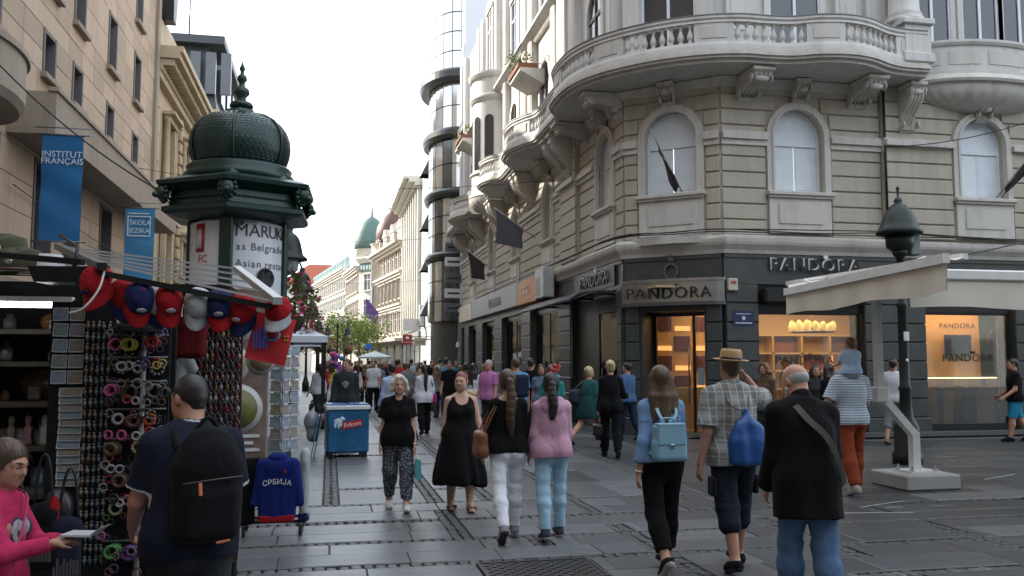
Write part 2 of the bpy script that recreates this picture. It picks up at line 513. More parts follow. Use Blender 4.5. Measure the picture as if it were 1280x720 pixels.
def patch(src,fn,off,m,name):
 """a piece of cloth sewn on: the faces of a garment that fn picks, lifted a little"""
 me = src.data; P = np.empty(len(me.vertices) * 3,np.float32); me.vertices.foreach_get('co',P); P = P.reshape(-1,3).astype(float)
 Q = np.empty(len(me.polygons) * 4,np.int32); me.loops.foreach_get('vertex_index',Q); Q = Q.reshape(-1,4)
 nv = vnormals(P,Q); q = Q[fn(P[Q].mean(1),nv[Q].mean(1))]
 if not len(q): return None
 u_,inv = np.unique(q,return_inverse=True)
 o = link(bpy.data.objects.new(name,np_mesh(name,P[u_] + nv[u_] * off,inv.reshape(-1,4),m))); o.parent = src.parent
 return o
class Body:
 """joints of a figure facing +y, feet on z = 0"""
 def __init__(s,ht,fem=False,girth=1.0,lean=0.,hunch=0.,lleg=(0,0),rleg=(0,0),larm=(0,.12,.15),rarm=(0,.12,.15),
                 head=(0,0,0),lfoot=0.,rfoot=0.,twist=0.,hips=1.0,belly=0.,shoulders=1.0,handcurl=.5,stance=1.0,wrists=None,headsize=1.0):
  k = s.k = ht / 1.75; s.fem,s.g,s.ht = fem,girth,ht; A = lambda *v: np.array(v,float)
  s.handcurl = handcurl; s.headsize = headsize
  pel = A(0,0,.95) * k
  tu = A(0,sin(lean),cos(lean)); s.tu = tu
  tu2 = A(0,sin(lean + hunch),cos(lean + hunch))
  s.spine = lambda t: pel + tu * (min(t,.3) * k) + tu2 * (max(t - .3,0) * k)
  s.tu2 = tu2
  neck = s.spine(.5); s.neck = neck
  s.profile = [(t,w_ * girth * (hips if t < .05 else 1) * (1 + belly * .3 * math.exp(-((t - .1) / .12) ** 2)),d * girth * (1 + belly * math.exp(-((t - .1) / .12) ** 2))) for t,w_,d in (TORSO_F if fem else TORSO_M)]
  sw = (.148 if fem else .172) * shoulders * (.6 + .4 * girth)
  cr = cos(twist); sr = sin(twist)
  s.sh = {}; s.el = {}; s.wr = {}; s.hd = {}; s.hip = {}; s.kn = {}; s.an = {}; s.toe = {}; s.footp = {}
  shc = s.spine(.42)
  for side,arm in ((-1,larm),(1,rarm)):
   sh = shc + A(side * sw * cr,side * sw * sr * -1,0) * k
   f,b,e = arm[:3]; inn = arm[3] if len(arm) > 3 else 0.
   ud = A(side * sin(b),sin(f) * cos(b),-cos(f) * cos(b))
   fd = A(side * sin(b - inn),sin(f + e) * cos(b - inn),-cos(f + e) * cos(b - inn))
   el = sh + ud * .285 * k; wr = el + fd * .25 * k
   if wrists and side in wrists:
    wr = np.array(wrists[side],float)
    d = wr - sh; Ld = np.linalg.norm(d); a_,b_ = .285 * k,.25 * k
    if Ld > (a_ + b_) * .995: wr = sh + d / Ld * (a_ + b_) * .995; d = wr - sh; Ld = np.linalg.norm(d)
    ca = (a_ * a_ + Ld * Ld - b_ * b_) / (2 * a_ * Ld); hh = a_ * sqrt(max(0,1 - ca * ca))
    pole = A(side * .45,-.2,-.85); pole = pole - d * (pole @ d) / (Ld * Ld); pole /= np.linalg.norm(pole)
    el = sh + d / Ld * (a_ * ca) + pole * hh; fd = (wr - el) / b_
   s.sh[side],s.el[side],s.wr[side],s.hd[side] = sh,el,wr,fd
  for side,leg,fp in ((-1,lleg,lfoot),(1,rleg,rfoot)):
   hip = pel + A(side * .09 * (1.05 if fem else 1) * hips,0,-.03) * k
   a,kn = leg[:2]; sp = side * .02 * stance
   kp = hip + A(sp * .5,sin(a),-cos(a)) * .42 * k
   an = kp + A(sp * .3,sin(a - kn),-cos(a - kn)) * .415 * k
   s.hip[side],s.kn[side],s.an[side],s.footp[side] = hip,kp,an,fp
  low = 9
  for side in (-1,1):
   fp = s.footp[side]; s.toe[side] = s.an[side] + (A(0,cos(fp),-sin(fp)) * .16 - A(0,sin(fp),cos(fp)) * .055) * k
   heel = s.an[side] + (A(0,-cos(fp),sin(fp)) * .05 - A(0,sin(fp),cos(fp)) * .06) * k
   low = min(low,heel[2] - .022 * k,s.toe[side][2] - .024 * k)
  sft = A(0,0,-low)
  for D in (s.sh,s.el,s.wr,s.hip,s.kn,s.an,s.toe):
   for q in D: D[q] = D[q] + sft
  if wrists:                          # wrists were given in the final frame; undo the shift for those
   pass
  s.neck = neck + sft; s.sft = sft; _sp = s.spine; s.spine = lambda t: _sp(t) + sft
  s.pel = pel + sft
  s.HR = rot3(head[0],-head[1],head[2])
  nd = A(0,sin(lean + hunch * .8 - .0 + head[1] * -.35),cos(lean + hunch * .8 + head[1] * -.35))
  s.headc = s.neck + nd * .16 * k + A(0,.018 * k,0)
  s.hk = k * headsize * (1.0 if ht > 1.5 else 1.0)
 def H(s,x,y,z): return s.headc + s.HR @ (np.array((x,y,z)) * s.hk)
 # ---- torso as stacked lying capsules
 def torso(s,F,t0,t1,e=0.,k=.022,flare=0.,cuts=(),dy=0):
  T = [p[0] for p in s.profile]
  t = t0
  while t <= t1 + 1e-6:
   W = np.interp(t,T,[p[1] for p in s.profile]) * s.k; d = np.interp(t,T,[p[2] for p in s.profile]) * s.k
   fl = flare * max(0,.2 - t)
   W += e + fl; d += e * .95 + fl * .8
   c = s.spine(t) + np.array((0,dy,0)); hw = max(W - d,.005)
   F.cap(c - (hw,0,0),c + (hw,0,0),d,d,k,cuts); t += .045
  return F
 def legs(s,F,e=0.,upto=1.0,k=.03,cutend=True,knee_e=0.,ank_e=0.,sides=(-1,1)):
  """upto: 1 = the ankle, .5 = the knee"""
  g = s.g * s.k
  for q in sides:
   h_,kn,an = s.hip[q],s.kn[q],s.an[q]
   rt,rk,rc,ra = .088 * g + e,.058 * g + e + knee_e,.057 * g + e + ank_e * .7,.038 * g + e + ank_e
   if upto <= .5:
    end = h_ + (kn - h_) * (upto / .5); n = (kn - h_) / np.linalg.norm(kn - h_)
    re = rt + (rk - rt) * (upto / .5)
    F.cap(h_,end + n * .03,rt,re,k,((end,n),) if cutend else ())
   else:
    F.cap(h_,kn,rt,rk,k)
    mid = kn + (an - kn) * .33 + np.array((0,-.012,0)) * s.k
    u = (upto - .5) / .5; n = (an - kn) / np.linalg.norm(an - kn)
    end = kn + (an - kn) * u
    F.cap(kn,mid,rk,rc,k)
    cu = ((end,n),) if cutend else ()
    rend = rc + (ra - rc) * max(0,(u - .33) / .67)
    F.cap(mid,end + n * (.03 if cutend else 0),rc,rend,k,cu)
 def arms(s,F,e=0.,upto=1.0,k=.02,cutend=True,loose=0.,sides=(-1,1)):
  g = (.5 + .5 * s.g) * s.k * (.88 if s.fem else 1)
  for q in sides:
   sh,el,wr = s.sh[q],s.el[q],s.wr[q]
   r0,r1,r2 = .054 * g + e,.042 * g + e + loose * .5,.029 * g + e + loose
   if upto <= .5:
    end = sh + (el - sh) * (upto / .5); n = (el - sh) / np.linalg.norm(el - sh)
    F.cap(sh,end + n * .03,r0,r0 + (r1 - r0) * upto / .5 + loose,k,((end,n),))
   else:
    F.cap(sh,el,r0,r1,k)
    u = (upto - .5) / .5; n = (wr - el) / np.linalg.norm(wr - el); end = el + (wr - el) * u
    F.cap(el,end + n * (.02 if cutend else 0),r1,r1 + (r2 - r1) * u,k,((end,n),) if cutend else ())
 def hand(s,F,q,grip=None):
  k = s.k * (.93 if s.fem else 1.0)
  wr,h_ = s.wr[q],s.hd[q]
  side = np.array((0,1,0.)) - h_ * h_[1]                   # thumb side: forwards
  if np.linalg.norm(side) < .35: side = np.array((-q,0,.3)) - h_ * (h_ @ np.array((-q,0,.3)))
  side /= np.linalg.norm(side)
  n = np.cross(h_,side) * (1 if q > 0 else -1); n /= np.linalg.norm(n)      # palm normal
  if n[0] * q > 0 and abs(n[0]) > .3: n = -n
  cl = s.handcurl if grip is None else grip
  for i,(o,ln) in enumerate(((.030,.068),(.011,.078),(-.009,.072),(-.027,.056))):
   kn = wr + h_ * .088 * k + side * o * k
   F.cap(wr + h_ * .008 * k + side * o * .62 * k,kn,.0145 * k,.0125 * k,.012)
   p = kn; ang = .15 + .10 * i * cl
   for j,fr in enumerate((.45,.32,.25)):
    ang += (.15 if j == 0 else .55) * cl * (1 + .12 * i)
    d = h_ * cos(ang) + n * sin(ang); p2 = p + d * ln * fr * k
    F.cap(p,p2,(.0098 - .0012 * j) * k,(.0088 - .0012 * j) * k,.004); p = p2
  tb = wr + h_ * .025 * k + side * .026 * k
  t1 = tb + (h_ * .65 + side * .55 + n * .35) * .036 * k; t2 = t1 + (h_ * .85 + side * .15 + n * .4) * .032 * k; t3 = t2 + (h_ * .9 + n * .35) * .024 * k
  F.cap(tb,t1,.015 * k,.0115 * k,.01); F.cap(t1,t2,.0112 * k,.0098 * k,.004); F.cap(t2,t3,.0095 * k,.0078 * k,.003)
 def headskin(s,F,nose=1.0):
  H,k = s.H,s.hk; E = lambda c,r,kk=.02,sub=False: F.ell(H(*c),np.array(r) * k,s.HR,kk,(),sub)
  nb = s.neck; F.cap(nb - s.tu2 * .03,H(0,-.022,-.055),(.052 if s.fem else .062) * s.k,(.048 if s.fem else .058) * s.k,.025)
  E((0,-.014,.026),(.074,.095,.088)); E((0,.018,-.025),(.060,.072,.075),.03)
  F.cap(H(-.02,.045,-.075),H(.02,.045,-.075),.034 * k,.034 * k,.03); E((0,.066,-.096),(.02,.018,.016),.02)
  for q in (-1,1):
   E((q * .036,.050,-.026),(.028,.030,.030),.025)
   F.cap(H(q * .012,.082,.026),H(q * .046,.062,.024),.0115 * k,.010 * k,.018)
   E((q * .030,.096,.004),(.017,.016,.011),.014,True)
   E((q * .031,.072,.003),(.0145,.0125,.0115),.005)
   E((q * .076,-.008,-.008),(.011,.020,.031),.008)
   E((q * .044,.032,-.066),(.016,.028,.022),.03)
  F.cap(H(0,.082,.012),H(0,.104 * nose,-.024),.0085 * k,.0125 * k,.012)
  for q in (-1,1): E((q * .011,.088,-.030),(.009,.010,.008),.008)
  F.cap(H(-.018,.078,-.054),H(.018,.078,-.054),.008 * k,.008 * k,.008)
  F.cap(H(-.014,.077,-.066),H(.014,.077,-.066),.009 * k,.009 * k,.008)
  E((0,.0945,-.060),(.022,.006,.0022),.004,True)
 def skin(s,h,mats,parent,stub=None,extra=None,fine=True):
  F = Field(h)
  s.torso(F,-.08,.5)
  g = s.g * s.k
  for q in (-1,1): F.cap(s.pel + np.array((q * .065,-.055,-.055)) * s.k,s.pel + np.array((q * .05,-.05,-.02)) * s.k,.082 * g,.08 * g,.04)
  if s.fem:
   for q in (-1,1): c = s.spine(.285) + np.array((q * .068,.075 * s.g,0)) * s.k; F.ell(c,np.array((.06,.055,.06)) * g,None,.05)
  for q in (-1,1): F.cap(s.spine(.485),s.sh[q] + np.array((-q * .01,0,.004)),.042 * s.k,.046 * s.k,.04)
  s.legs(F,cutend=False); s.arms(F,cutend=False)
  for q in (-1,1):
   s.hand(F,q); s.foot(F,q,0.0)
  s.headskin(F)
  if extra: extra(F)
  HR,hc,hk = s.HR,s.headc,s.hk
  def mf(C):
   p = (C - hc) @ HR / hk
   o = np.zeros(len(C),int)
   el = lambda c,r: ((((p - np.array(c)) / np.array(r)) ** 2).sum(1) < 1)
   for q in (-1,1):
    o[el((q * .031,.082,.029),(.019,.03,.0048))] = 1
    o[el((q * .031,.082,.003),(.0135,.02,.0058))] = 2
   o[el((0,.088,-.060),(.022,.02,.0105))] = 3
   if stub: o[(stub(p)) & (o == 0)] = 4
   return o
  P,Q = F.run((),1)
  b = link(bpy.data.objects.new('body',np_mesh('body',P,Q,mats,mf(P[Q].mean(1))))); b.parent = parent
  return b
 def foot(s,F,q,e,k=.02):
  an,toe = s.an[q],s.toe[q]; fp = s.footp[q]; kk = s.k
  dn = np.array((0,sin(fp),cos(fp))); fw = np.array((0,cos(fp),-sin(fp)))
  heel = an - fw * .035 * kk - dn * .045 * kk
  F.cap(an,heel,.036 * kk + e,.036 * kk + e,k)
  ball = an + fw * .11 * kk - dn * .052 * kk + np.array((q * .008,0,0))
  F.cap(heel,ball,.034 * kk + e,.032 * kk + e,k); F.cap(ball + np.array((-.014,0,0)),toe + np.array((-.012,0,-.0)),.026 * kk + e,.020 * kk + e,k)
  F.cap(ball + np.array((.016,0,0)),toe + np.array((.016,-.012,-.0)),.026 * kk + e,.018 * kk + e,k)
  F.cap(an + fw * .01 * kk,ball + dn * .012 * kk,.036 * kk + e,.026 * kk + e,k)
 def shoe(s,q,h,parent,upper,sole,e=.007,top=.03,low=False,name='shoe',solez=.024):
  F = Field(h); s.foot(F,q,e)
  an = s.an[q]; fp = s.footp[q]; dn = np.array((0,sin(fp),cos(fp))); fw = np.array((0,cos(fp),-sin(fp)))
  base = an - dn * .083 * s.k
  tp = an + dn * (top - (.03 if low else 0)) * s.k
  def mf(C): return (((C - base) @ dn) < solez * s.k).astype(int)
  return field_obj(name,F,[upper,sole],parent,((base - dn * .004,-dn),(tp,dn)),matfn=mf)
 def top(s,h,m,parent,e=.014,sleeve=.28,hem=-.06,loose=.0,fold=.012,neck=.47,name='shirt',flare=0.,seed=0,sleeve_e=None,matfn=None,scoop=None,arms=True,hood=False,shl=True,bust=True):
  F = Field(h)
  s.torso(F,hem - .04,neck,e,.03,flare)
  if s.fem and bust:
   for q in (-1,1): F.ell(s.spine(.285) + np.array((q * .068,.075 * s.g,0)) * s.k,np.array((.06,.055,.06)) * s.g * s.k + e,None,.05)
  if shl:
   for q in (-1,1): F.cap(s.spine(.472),s.sh[q] + np.array((-q * .01,0,.004)),.040 * s.k + e,.046 * s.k + e,.04)
  if -.2 < hem < .02:
   g = s.g * s.k
   F.cap(s.pel + np.array((-.065,-.052,-.045)) * s.k,s.pel + np.array((.065,-.052,-.045)) * s.k,.083 * g + e,.083 * g + e,.05)
  if -.2 < hem < .0: s.legs(F,e + .012,.28,.08,False)
  if arms and sleeve > 0: s.arms(F,e if sleeve_e is None else sleeve_e,sleeve,.03,True,loose)
  if hood:
   c = s.spine(.47) + np.array((0,-.075,-.02)) * s.k
   F.ell(c,np.array((.13,.055,.10)) * s.k,rot3(0,.5),.03)
   F.cap(c + np.array((-.08,.03,.05)),s.spine(.47) + np.array((-.05,.09,-.0)) * s.k,.035,.025,.03); F.cap(c + np.array((.08,.03,.05)),s.spine(.47) + np.array((.05,.09,-.0)) * s.k,.035,.025,.03)
  if scoop:
   for c,r in scoop: F.ell(s.spine(0) * 0 + s.neck + np.array(c) * s.k,np.array(r) * s.k,None,.01,(),True)
  z = s.spine(hem)
  return field_obj(name,F,m,parent,((z,-s.tu),),fold,17,(1,1,.6),seed,matfn)
 def pants(s,h,m,parent,e=.012,upto=.985,top=.06,fold=.0075,knee_e=.004,ank_e=.012,name='trousers',seed=3,matfn=None):
  F = Field(h); g = s.g * s.k
  s.torso(F,-.10,top + .05,e * .8,.022)
  for q in (-1,1): F.cap(s.pel + np.array((q * .065,-.055,-.055)) * s.k,s.pel + np.array((q * .05,-.05,-.02)) * s.k,.082 * g + e,.08 * g + e,.04)
  s.legs(F,e,upto,.03,True,knee_e,ank_e)
  z = s.spine(top)
  ks = [s.kn[-1],s.kn[1]]; an = [s.an[-1],s.an[1]]
  def ff(P):
   o = .35
   for j,a,r in ((ks,.9,.12),(an,1.3,.10)):
    for c in j: o = o + a * np.exp(-(((P - c) / r) ** 2).sum(1))
   o = o + .7 * np.exp(-(((P[:,2] - s.pel[2] + .1) / .09) ** 2))
   return o * np.clip((s.pel[2] - .07 - P[:,2]) / .08,0,1)
  return field_obj(name,F,m,parent,((z,s.tu),),fold * 1.6,19,(.8,.8,1.5),seed,matfn,foldfn=ff)
 def skirt(s,h,m,parent,z0,z1,r0,r1,sy=.72,fold=.012,name='skirt',dy=0.,top_t=.12):
  F = Field(h)
  n = 9
  for i in range(n + 1):
   t = i / n; z = z0 + (z1 - z0) * t; W = r0 + (r1 - r0) * t ** .8; d = W * (sy + .14 * t)
   c = np.array((0,dy * t + s.pel[1],z)); F.cap(c - (W - d,0,0),c + (W - d,0,0),d,d,.09)
  P,Q = F.run(((np.array((0,0,z1 + .01)),np.array((0,0,-1.))),),2)
  a = np.arctan2(P[:,1],P[:,0]); t = np.clip((z0 - P[:,2]) / (z0 - z1),0,1)
  P = P + vnormals(P,Q) * (fold * t * (np.sin(a * 9 + 2 * np.sin(a * 3) + P[:,2] * 4) + .6 * np.sin(a * 5 + 1)))[:,None]
  P[:,2] += np.where(t > .9,.012 * np.sin(a * 4 + .5),0)
  o = link(bpy.data.objects.new(name,np_mesh(name,P,Q,m))); o.parent = parent
  return o
 def hair(s,h,m,parent,style='short',seed=0,e=.009,length=.4,name='hair',amp=.0018):
  H,k = s.H,s.hk; F = Field(h)
  HR = s.HR
  V = lambda x,y,z: HR @ np.array((x,y,z),float)
  rr = np.array((.074,.095,.088)) * k + e
  def pl(p,n): return (H(*p),V(*n) / np.linalg.norm(n))
  if style in ('short','crop'):
   F.ell(H(0,-.022,.031),rr,HR,.01,(pl((0,.066,.056),(0,.78,-.62)),pl((0,-.02,-.035),(0,.35,-1)) if style == 'short' else pl((0,-.02,-.02),(0,.3,-1))))
   F.cap(H(0,-.06,-.02),H(0,-.055,-.065),.052 * k,.04 * k,.02,(pl((0,0,-.072),(0,0,-1)),pl((0,-.035,0),(0,1,0))))
   for q in (-1,1): F.cap(H(q * .068,.012,.02),H(q * .069,.012,-.02),.012 * k,.007 * k,.01)
  elif style in ('tail','long','bun','bob'):
   F.ell(H(0,-.026,.034),rr + .001,HR,.01,(pl((0,.070,.052),(0,.8,-.6)),))
   F.ell(H(0,-.03,-.015),np.array((.073,.074,.08)) * k + e * .8,HR,.02,(pl((0,.018,0),(0,1,-.12)),))
  if style == 'tail':
   b = H(0,-.105,.02); tail = [b,b + V(0,-.035,-.01) * k]
   n = 7
   for i in range(n): tail.append(tail[-1] + np.array((.008 * sin(i * 1.3 + seed),-.006 + .004 * (i < 1) + .012 * (i > 3),-length / n)))
   rs = [.02,.026,.036,.042,.043,.040,.034,.026,.012]
   for i in range(len(tail) - 1):
    F.cap(tail[i],tail[i + 1],rs[i] * k,rs[i + 1] * k,.015)
    F.cap(tail[i] + (.014 * k,0,0),tail[i + 1] + (.012 * k,0,-.01),rs[i] * .8 * k,rs[i + 1] * .8 * k,.015)
    F.cap(tail[i] - (.014 * k,0,0),tail[i + 1] - (.014 * k,0,0),rs[i] * .8 * k,rs[i + 1] * .8 * k,.015)
  elif style == 'long':
   nb = s.neck
   for x in (-.085,-.055,-.025,0,.025,.055,.085):
    top = H(x * .85,-.075 + abs(x) * .45,.02); mid = nb + np.array((x * 1.15,-.085 + abs(x) * .35,.02)) * s.k
    end = nb + np.array((x * 1.25 + .01 * sin(x * 90 + seed),-.125 + abs(x) * .3,-length + .03 * cos(x * 70 + seed) + abs(x) * .5)) * s.k
    F.cap(top,mid,.034 * k,.036 * k,.02); F.cap(mid,end,.036 * k,.016 * k,.02)
   for q in (-1,1):
    F.cap(H(q * .07,.03,.03),H(q * .085,.02,-.09),.02 * k,.024 * k,.02); F.cap(H(q * .085,.02,-.09),nb + np.array((q * .10,.04,-.06)) * s.k,.024 * k,.014 * k,.02)
  elif style == 'bun':
   F.ell(H(0,-.115,.055),np.array((.045,.04,.042)) * k,HR,.012); F.ell(H(.02,-.11,.085),np.array((.03,.03,.03)) * k,HR,.012)
  elif style == 'bob':
   for i in range(14):
    a = pi * (-.02 + 1.04 * i / 13) + pi; c = (.078 * cos(a),-.0 + .078 * sin(a),0)
    F.cap(H(c[0],c[1],.04),H(c[0] * 1.22,c[1] * 1.18 - .01,-.055 + .012 * sin(i * 2.2 + seed)),.028 * k,(.030 + .005 * sin(i * 1.7)) * k,.018)
    F.ell(H(c[0] * 1.28,c[1] * 1.25,-.07 + .015 * cos(i * 1.9)),np.array((.026,.026,.022)) * k,HR,.012)
   for q in (-1,1):
    F.cap(H(q * .03,.06,.10),H(q * .082,.05,.03),.026 * k,.022 * k,.02); F.cap(H(q * .082,.05,.03),H(q * .098,.045,-.06),.022 * k,.024 * k,.02)
  P,Q = F.run((),1)
  if not len(P): return None
  p = (P - s.headc) @ HR / k
  a = np.arctan2(p[:,0],p[:,1] + .02)
  nz = (1.6 if style == 'long' else 1) * np.sin(a * 34 + 3 * np.sin(p[:,2] * 25 + seed)) * .6 + np.sin(a * 61 + p[:,2] * 20) * .4 + .5 * wrinkle(P,40,(1,1,.5),seed)
  P = P + vnormals(P,Q) * (amp * nz)[:,None]
  o = link(bpy.data.objects.new(name,np_mesh(name,P,Q,m))); o.parent = parent
  if h <= .006 and style in ('tail','long','bob'):           # loose strands lying on and off the mass
   rg = random.Random(seed); nv = vnormals(P,Q); mb = MB()
   for _ in range(230):
    i = rg.randrange(len(P)); d = nv[i]; t_ = np.array((rg.gauss(0,.15),rg.gauss(0,.15),-1.)); t_ -= d * (t_ @ d) * .9; l = rg.uniform(.03,.10); b_ = rg.uniform(-.002,.010)
    mb.tube([tuple(P[i] + t_ * l * u_ + d * (.001 + b_ * u_ * u_ * 2)) for u_ in (0,.33,.66,1)],[.0012,.0011,.0009,.0004],3)
   mb.build('loose_strands',m,parent,local=True,kind='stuff')
  return o
SKIN = {}
def skinmats(tone=0,hair=(.05,.03,.02),stub=None):
 c = [(.50,.29,.20),(.44,.25,.17),(.36,.20,.135),(.56,.36,.27)][tone]
 key = (tone,hair)
 if key not in SKIN:
  n = len(SKIN)
  SKIN[key] = [mat('skin_%d' % n,c,.5,var=.12,scale=14,bump=.05,bscale=120,sss=.12,hue=(c[0] * 1.02,c[1] * .86,c[2] * .82)),
                     mat('brow_%d' % n,mul(hair,.9),.8),mat('eye_dark',(.035,.025,.02),.2,var=.1),
                     mat('lips_%d' % n,(c[0] * .95,c[1] * .70,c[2] * .70),.4,var=.1),
                     mat('stubble_%d' % n,tuple(.6 * c[i] + .4 * hair[i] for i in range(3)),.7,var=.2,scale=90)]
 return SKIN[key]
def hairmat(name,c,var=.5):
 return mat('hair_' + name,c,.42,var=var,scale=26,stretch=(2.2,2.2,.10),bump=.16,bscale=60)
def cloth(name,c,var=.14,rough=.85,hue=None,scale=6,folds=.26):
 """woven fabric: fine weave, soft creases"""
 nm = 'cloth_' + name
 if nm in MATS: return MATS[nm]
 m = mat(nm,c,rough,var=var,scale=scale,hue=hue,spec=.2)
 t = m.node_tree; b = t.nodes['Principled BSDF']
 tc = N(t,'ShaderNodeTexCoord'); mp = N(t,'ShaderNodeMapping'); mp.inputs['Scale'].default_value = (1,1,.55); mp.inputs['Rotation'].default_value = (.3,.5,0)
 L(t,tc.outputs['Object'],mp.inputs[0])
 a = N(t,'ShaderNodeTexNoise',i_Scale=11.0,i_Detail=3.0,i_Distortion=1.6); L(t,mp.outputs[0],a.inputs['Vector'])
 f = N(t,'ShaderNodeTexNoise',i_Scale=240.0,i_Detail=2.0); L(t,tc.outputs['Object'],f.inputs['Vector'])
 b1 = N(t,'ShaderNodeBump',i_Strength=folds,i_Distance=.05); L(t,a.outputs[0],b1.inputs['Height'])
 b2 = N(t,'ShaderNodeBump',i_Strength=.15,i_Distance=.003); L(t,f.outputs[0],b2.inputs['Height']); L(t,b1.outputs[0],b2.inputs['Normal'])
 L(t,b2.outputs[0],b.inputs['Normal'])
 b.inputs['Sheen Weight'].default_value = .02; b.inputs['Specular IOR Level'].default_value = .08
 return m
# ================================================================== the ground
def slate(name,c,rough=.36,rnd=.45):
 m = mat(name,c,rough,var=.22,scale=2.2,dirt=(c[0] * .45,c[1] * .45,c[2] * .47),dscale=2.3,damt=.7,bump=.10,bscale=45,rnd=rnd,spec=.55)
 return m
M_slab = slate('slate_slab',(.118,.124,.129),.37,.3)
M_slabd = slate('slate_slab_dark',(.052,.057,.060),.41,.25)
M_cob = mat('granite_cobble',(.085,.085,.083),.5,var=.3,scale=30,rnd=.45,bump=.2,bscale=80)
M_joint = mat('joint_sand',(.06,.058,.055),.85,var=.3,scale=14)
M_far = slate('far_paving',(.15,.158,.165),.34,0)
t_,b_ = nodes_of(M_far)
MB().box(-260,260,-30,600,-.5,-.036).build('ground',mat('street_bed',(.10,.105,.11),.5,var=.2,scale=1.5),kind='structure')
pave = thing('pavement',None,None)
pave['kind'] = 'structure'
def slab_mesh(b=.008):
 m = MB(); vs = []
 for s_,z in ((1,0),(1,.74),(None,1)):
  for x,y in ((-.5,-.5),(.5,-.5),(.5,.5),(-.5,.5)):
   vs.append((x,y,z) if s_ else (x * .986,y * .968,z))
 fs = [(8,9,10,11)]
 for j in (0,4): fs += [(j + i,j + (i + 1) % 4,j + 4 + (i + 1) % 4,j + 4 + i) for i in range(4)]
 return vs,fs
def dome_mesh():
 vs = []
 for s_,z in ((1,0),(1,.55),(.86,.88),(.55,1)):
  for x,y in ((-.5,-.36),(-.3,-.5),(.34,-.5),(.5,-.33),(.5,.35),(.33,.5),(-.36,.5),(-.5,.34)):
   vs.append((x * s_,y * s_,z))
 fs = [tuple(range(24,32))]
 for j in (0,8,16): fs += [(j + i,j + (i + 1) % 8,j + 8 + (i + 1) % 8,j + 8 + i) for i in range(8)]
 return vs,fs
SL,CB = slab_mesh(),dome_mesh()
slab_data = [MB().add(*SL).mesh('slab',m) for m in (M_slab,M_slabd)]
cob_data = MB().add(CB[0],CB[1],sm=True).mesh('cobble',M_cob)
slabs,cobs = [],[]                       # (x,y,length x,length y,dz,dark)
def put_slab(x0,x1,y0,y1,dark=0):
 g = .005
 if x1 - x0 < .06 or y1 - y0 < .06: return
 slabs.append(((x0 + x1) / 2,(y0 + y1) / 2,x1 - x0 - g,y1 - y0 - g,R(-.004,.003),dark))
def put_cobs(x0,x1,y0,y1,s=.1):
 nx,ny = max(1,round((x1 - x0) / s)),max(1,round((y1 - y0) / s)); dx,dy = (x1 - x0) / nx,(y1 - y0) / ny
 for i in range(nx):
  for j in range(ny):
   cobs.append((x0 + dx * (i + .5) + R(-.006,.006),y0 + dy * (j + .5) + R(-.006,.006),dx * R(.82,.95),dy * R(.82,.95),R(-.006,.004),R(-.12,.12)))
# courses across the street close by, long strips of setts along it further off
y = 3.4
while y < 10.4:
 for q in range(2):
  d = R(.40,.52); x = -4.2 + R(0,.8)
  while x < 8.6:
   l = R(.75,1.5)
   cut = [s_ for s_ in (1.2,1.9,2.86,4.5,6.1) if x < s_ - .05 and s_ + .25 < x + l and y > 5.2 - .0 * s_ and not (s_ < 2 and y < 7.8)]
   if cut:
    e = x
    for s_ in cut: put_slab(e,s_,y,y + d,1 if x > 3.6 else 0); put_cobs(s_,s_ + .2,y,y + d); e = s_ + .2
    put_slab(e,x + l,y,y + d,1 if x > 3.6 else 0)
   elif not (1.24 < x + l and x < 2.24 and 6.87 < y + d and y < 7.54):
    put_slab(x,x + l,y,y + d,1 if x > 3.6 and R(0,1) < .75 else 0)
   else:
    if x < 1.22: put_slab(x,1.24,y,y + d)
    if x + l > 2.26: put_slab(2.24,x + l,y,y + d)
   x += l
  y += d
 wc = R(.10,.22); put_cobs(-4.2,8.4,y,y + wc,.1)
 y += wc
YB = y
strips = [(-2.2,.12),(-.05,.2),(1.2,.2),(1.86,.2),(2.86,.2),(4.5,.3),(6.0,.12)]
xs_ = [-6.6] + [s_ for s_,_ in strips] + [7.0]
ends = [-6.6]
for i in range(len(strips) + 1):
 xa = -6.6 if i == 0 else strips[i - 1][0] + strips[i - 1][1]
 xb = 6.75 if i == len(strips) else strips[i][0]
 y = YB
 while y < 46:
  l = R(.75,1.6) if y < 22 else R(1.4,2.4)
  n = max(1,round((xb - xa) / (.95 if y < 24 else 1.5))); cuts_ = [xa] + sorted(xa + (xb - xa) * (k + R(-.15,.15)) / n for k in range(1,n)) + [xb]
  for k in range(n):
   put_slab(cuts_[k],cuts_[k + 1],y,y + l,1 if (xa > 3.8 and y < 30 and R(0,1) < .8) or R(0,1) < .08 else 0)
  y += l
  if i in (1,2,3,4) and R(0,1) < .33 and y < 20: put_cobs(xa,xb,y,y + .2); y += .2
for s_,wd in strips: put_cobs(s_,s_ + wd,YB,24 if s_ < 4 else 19,.1)
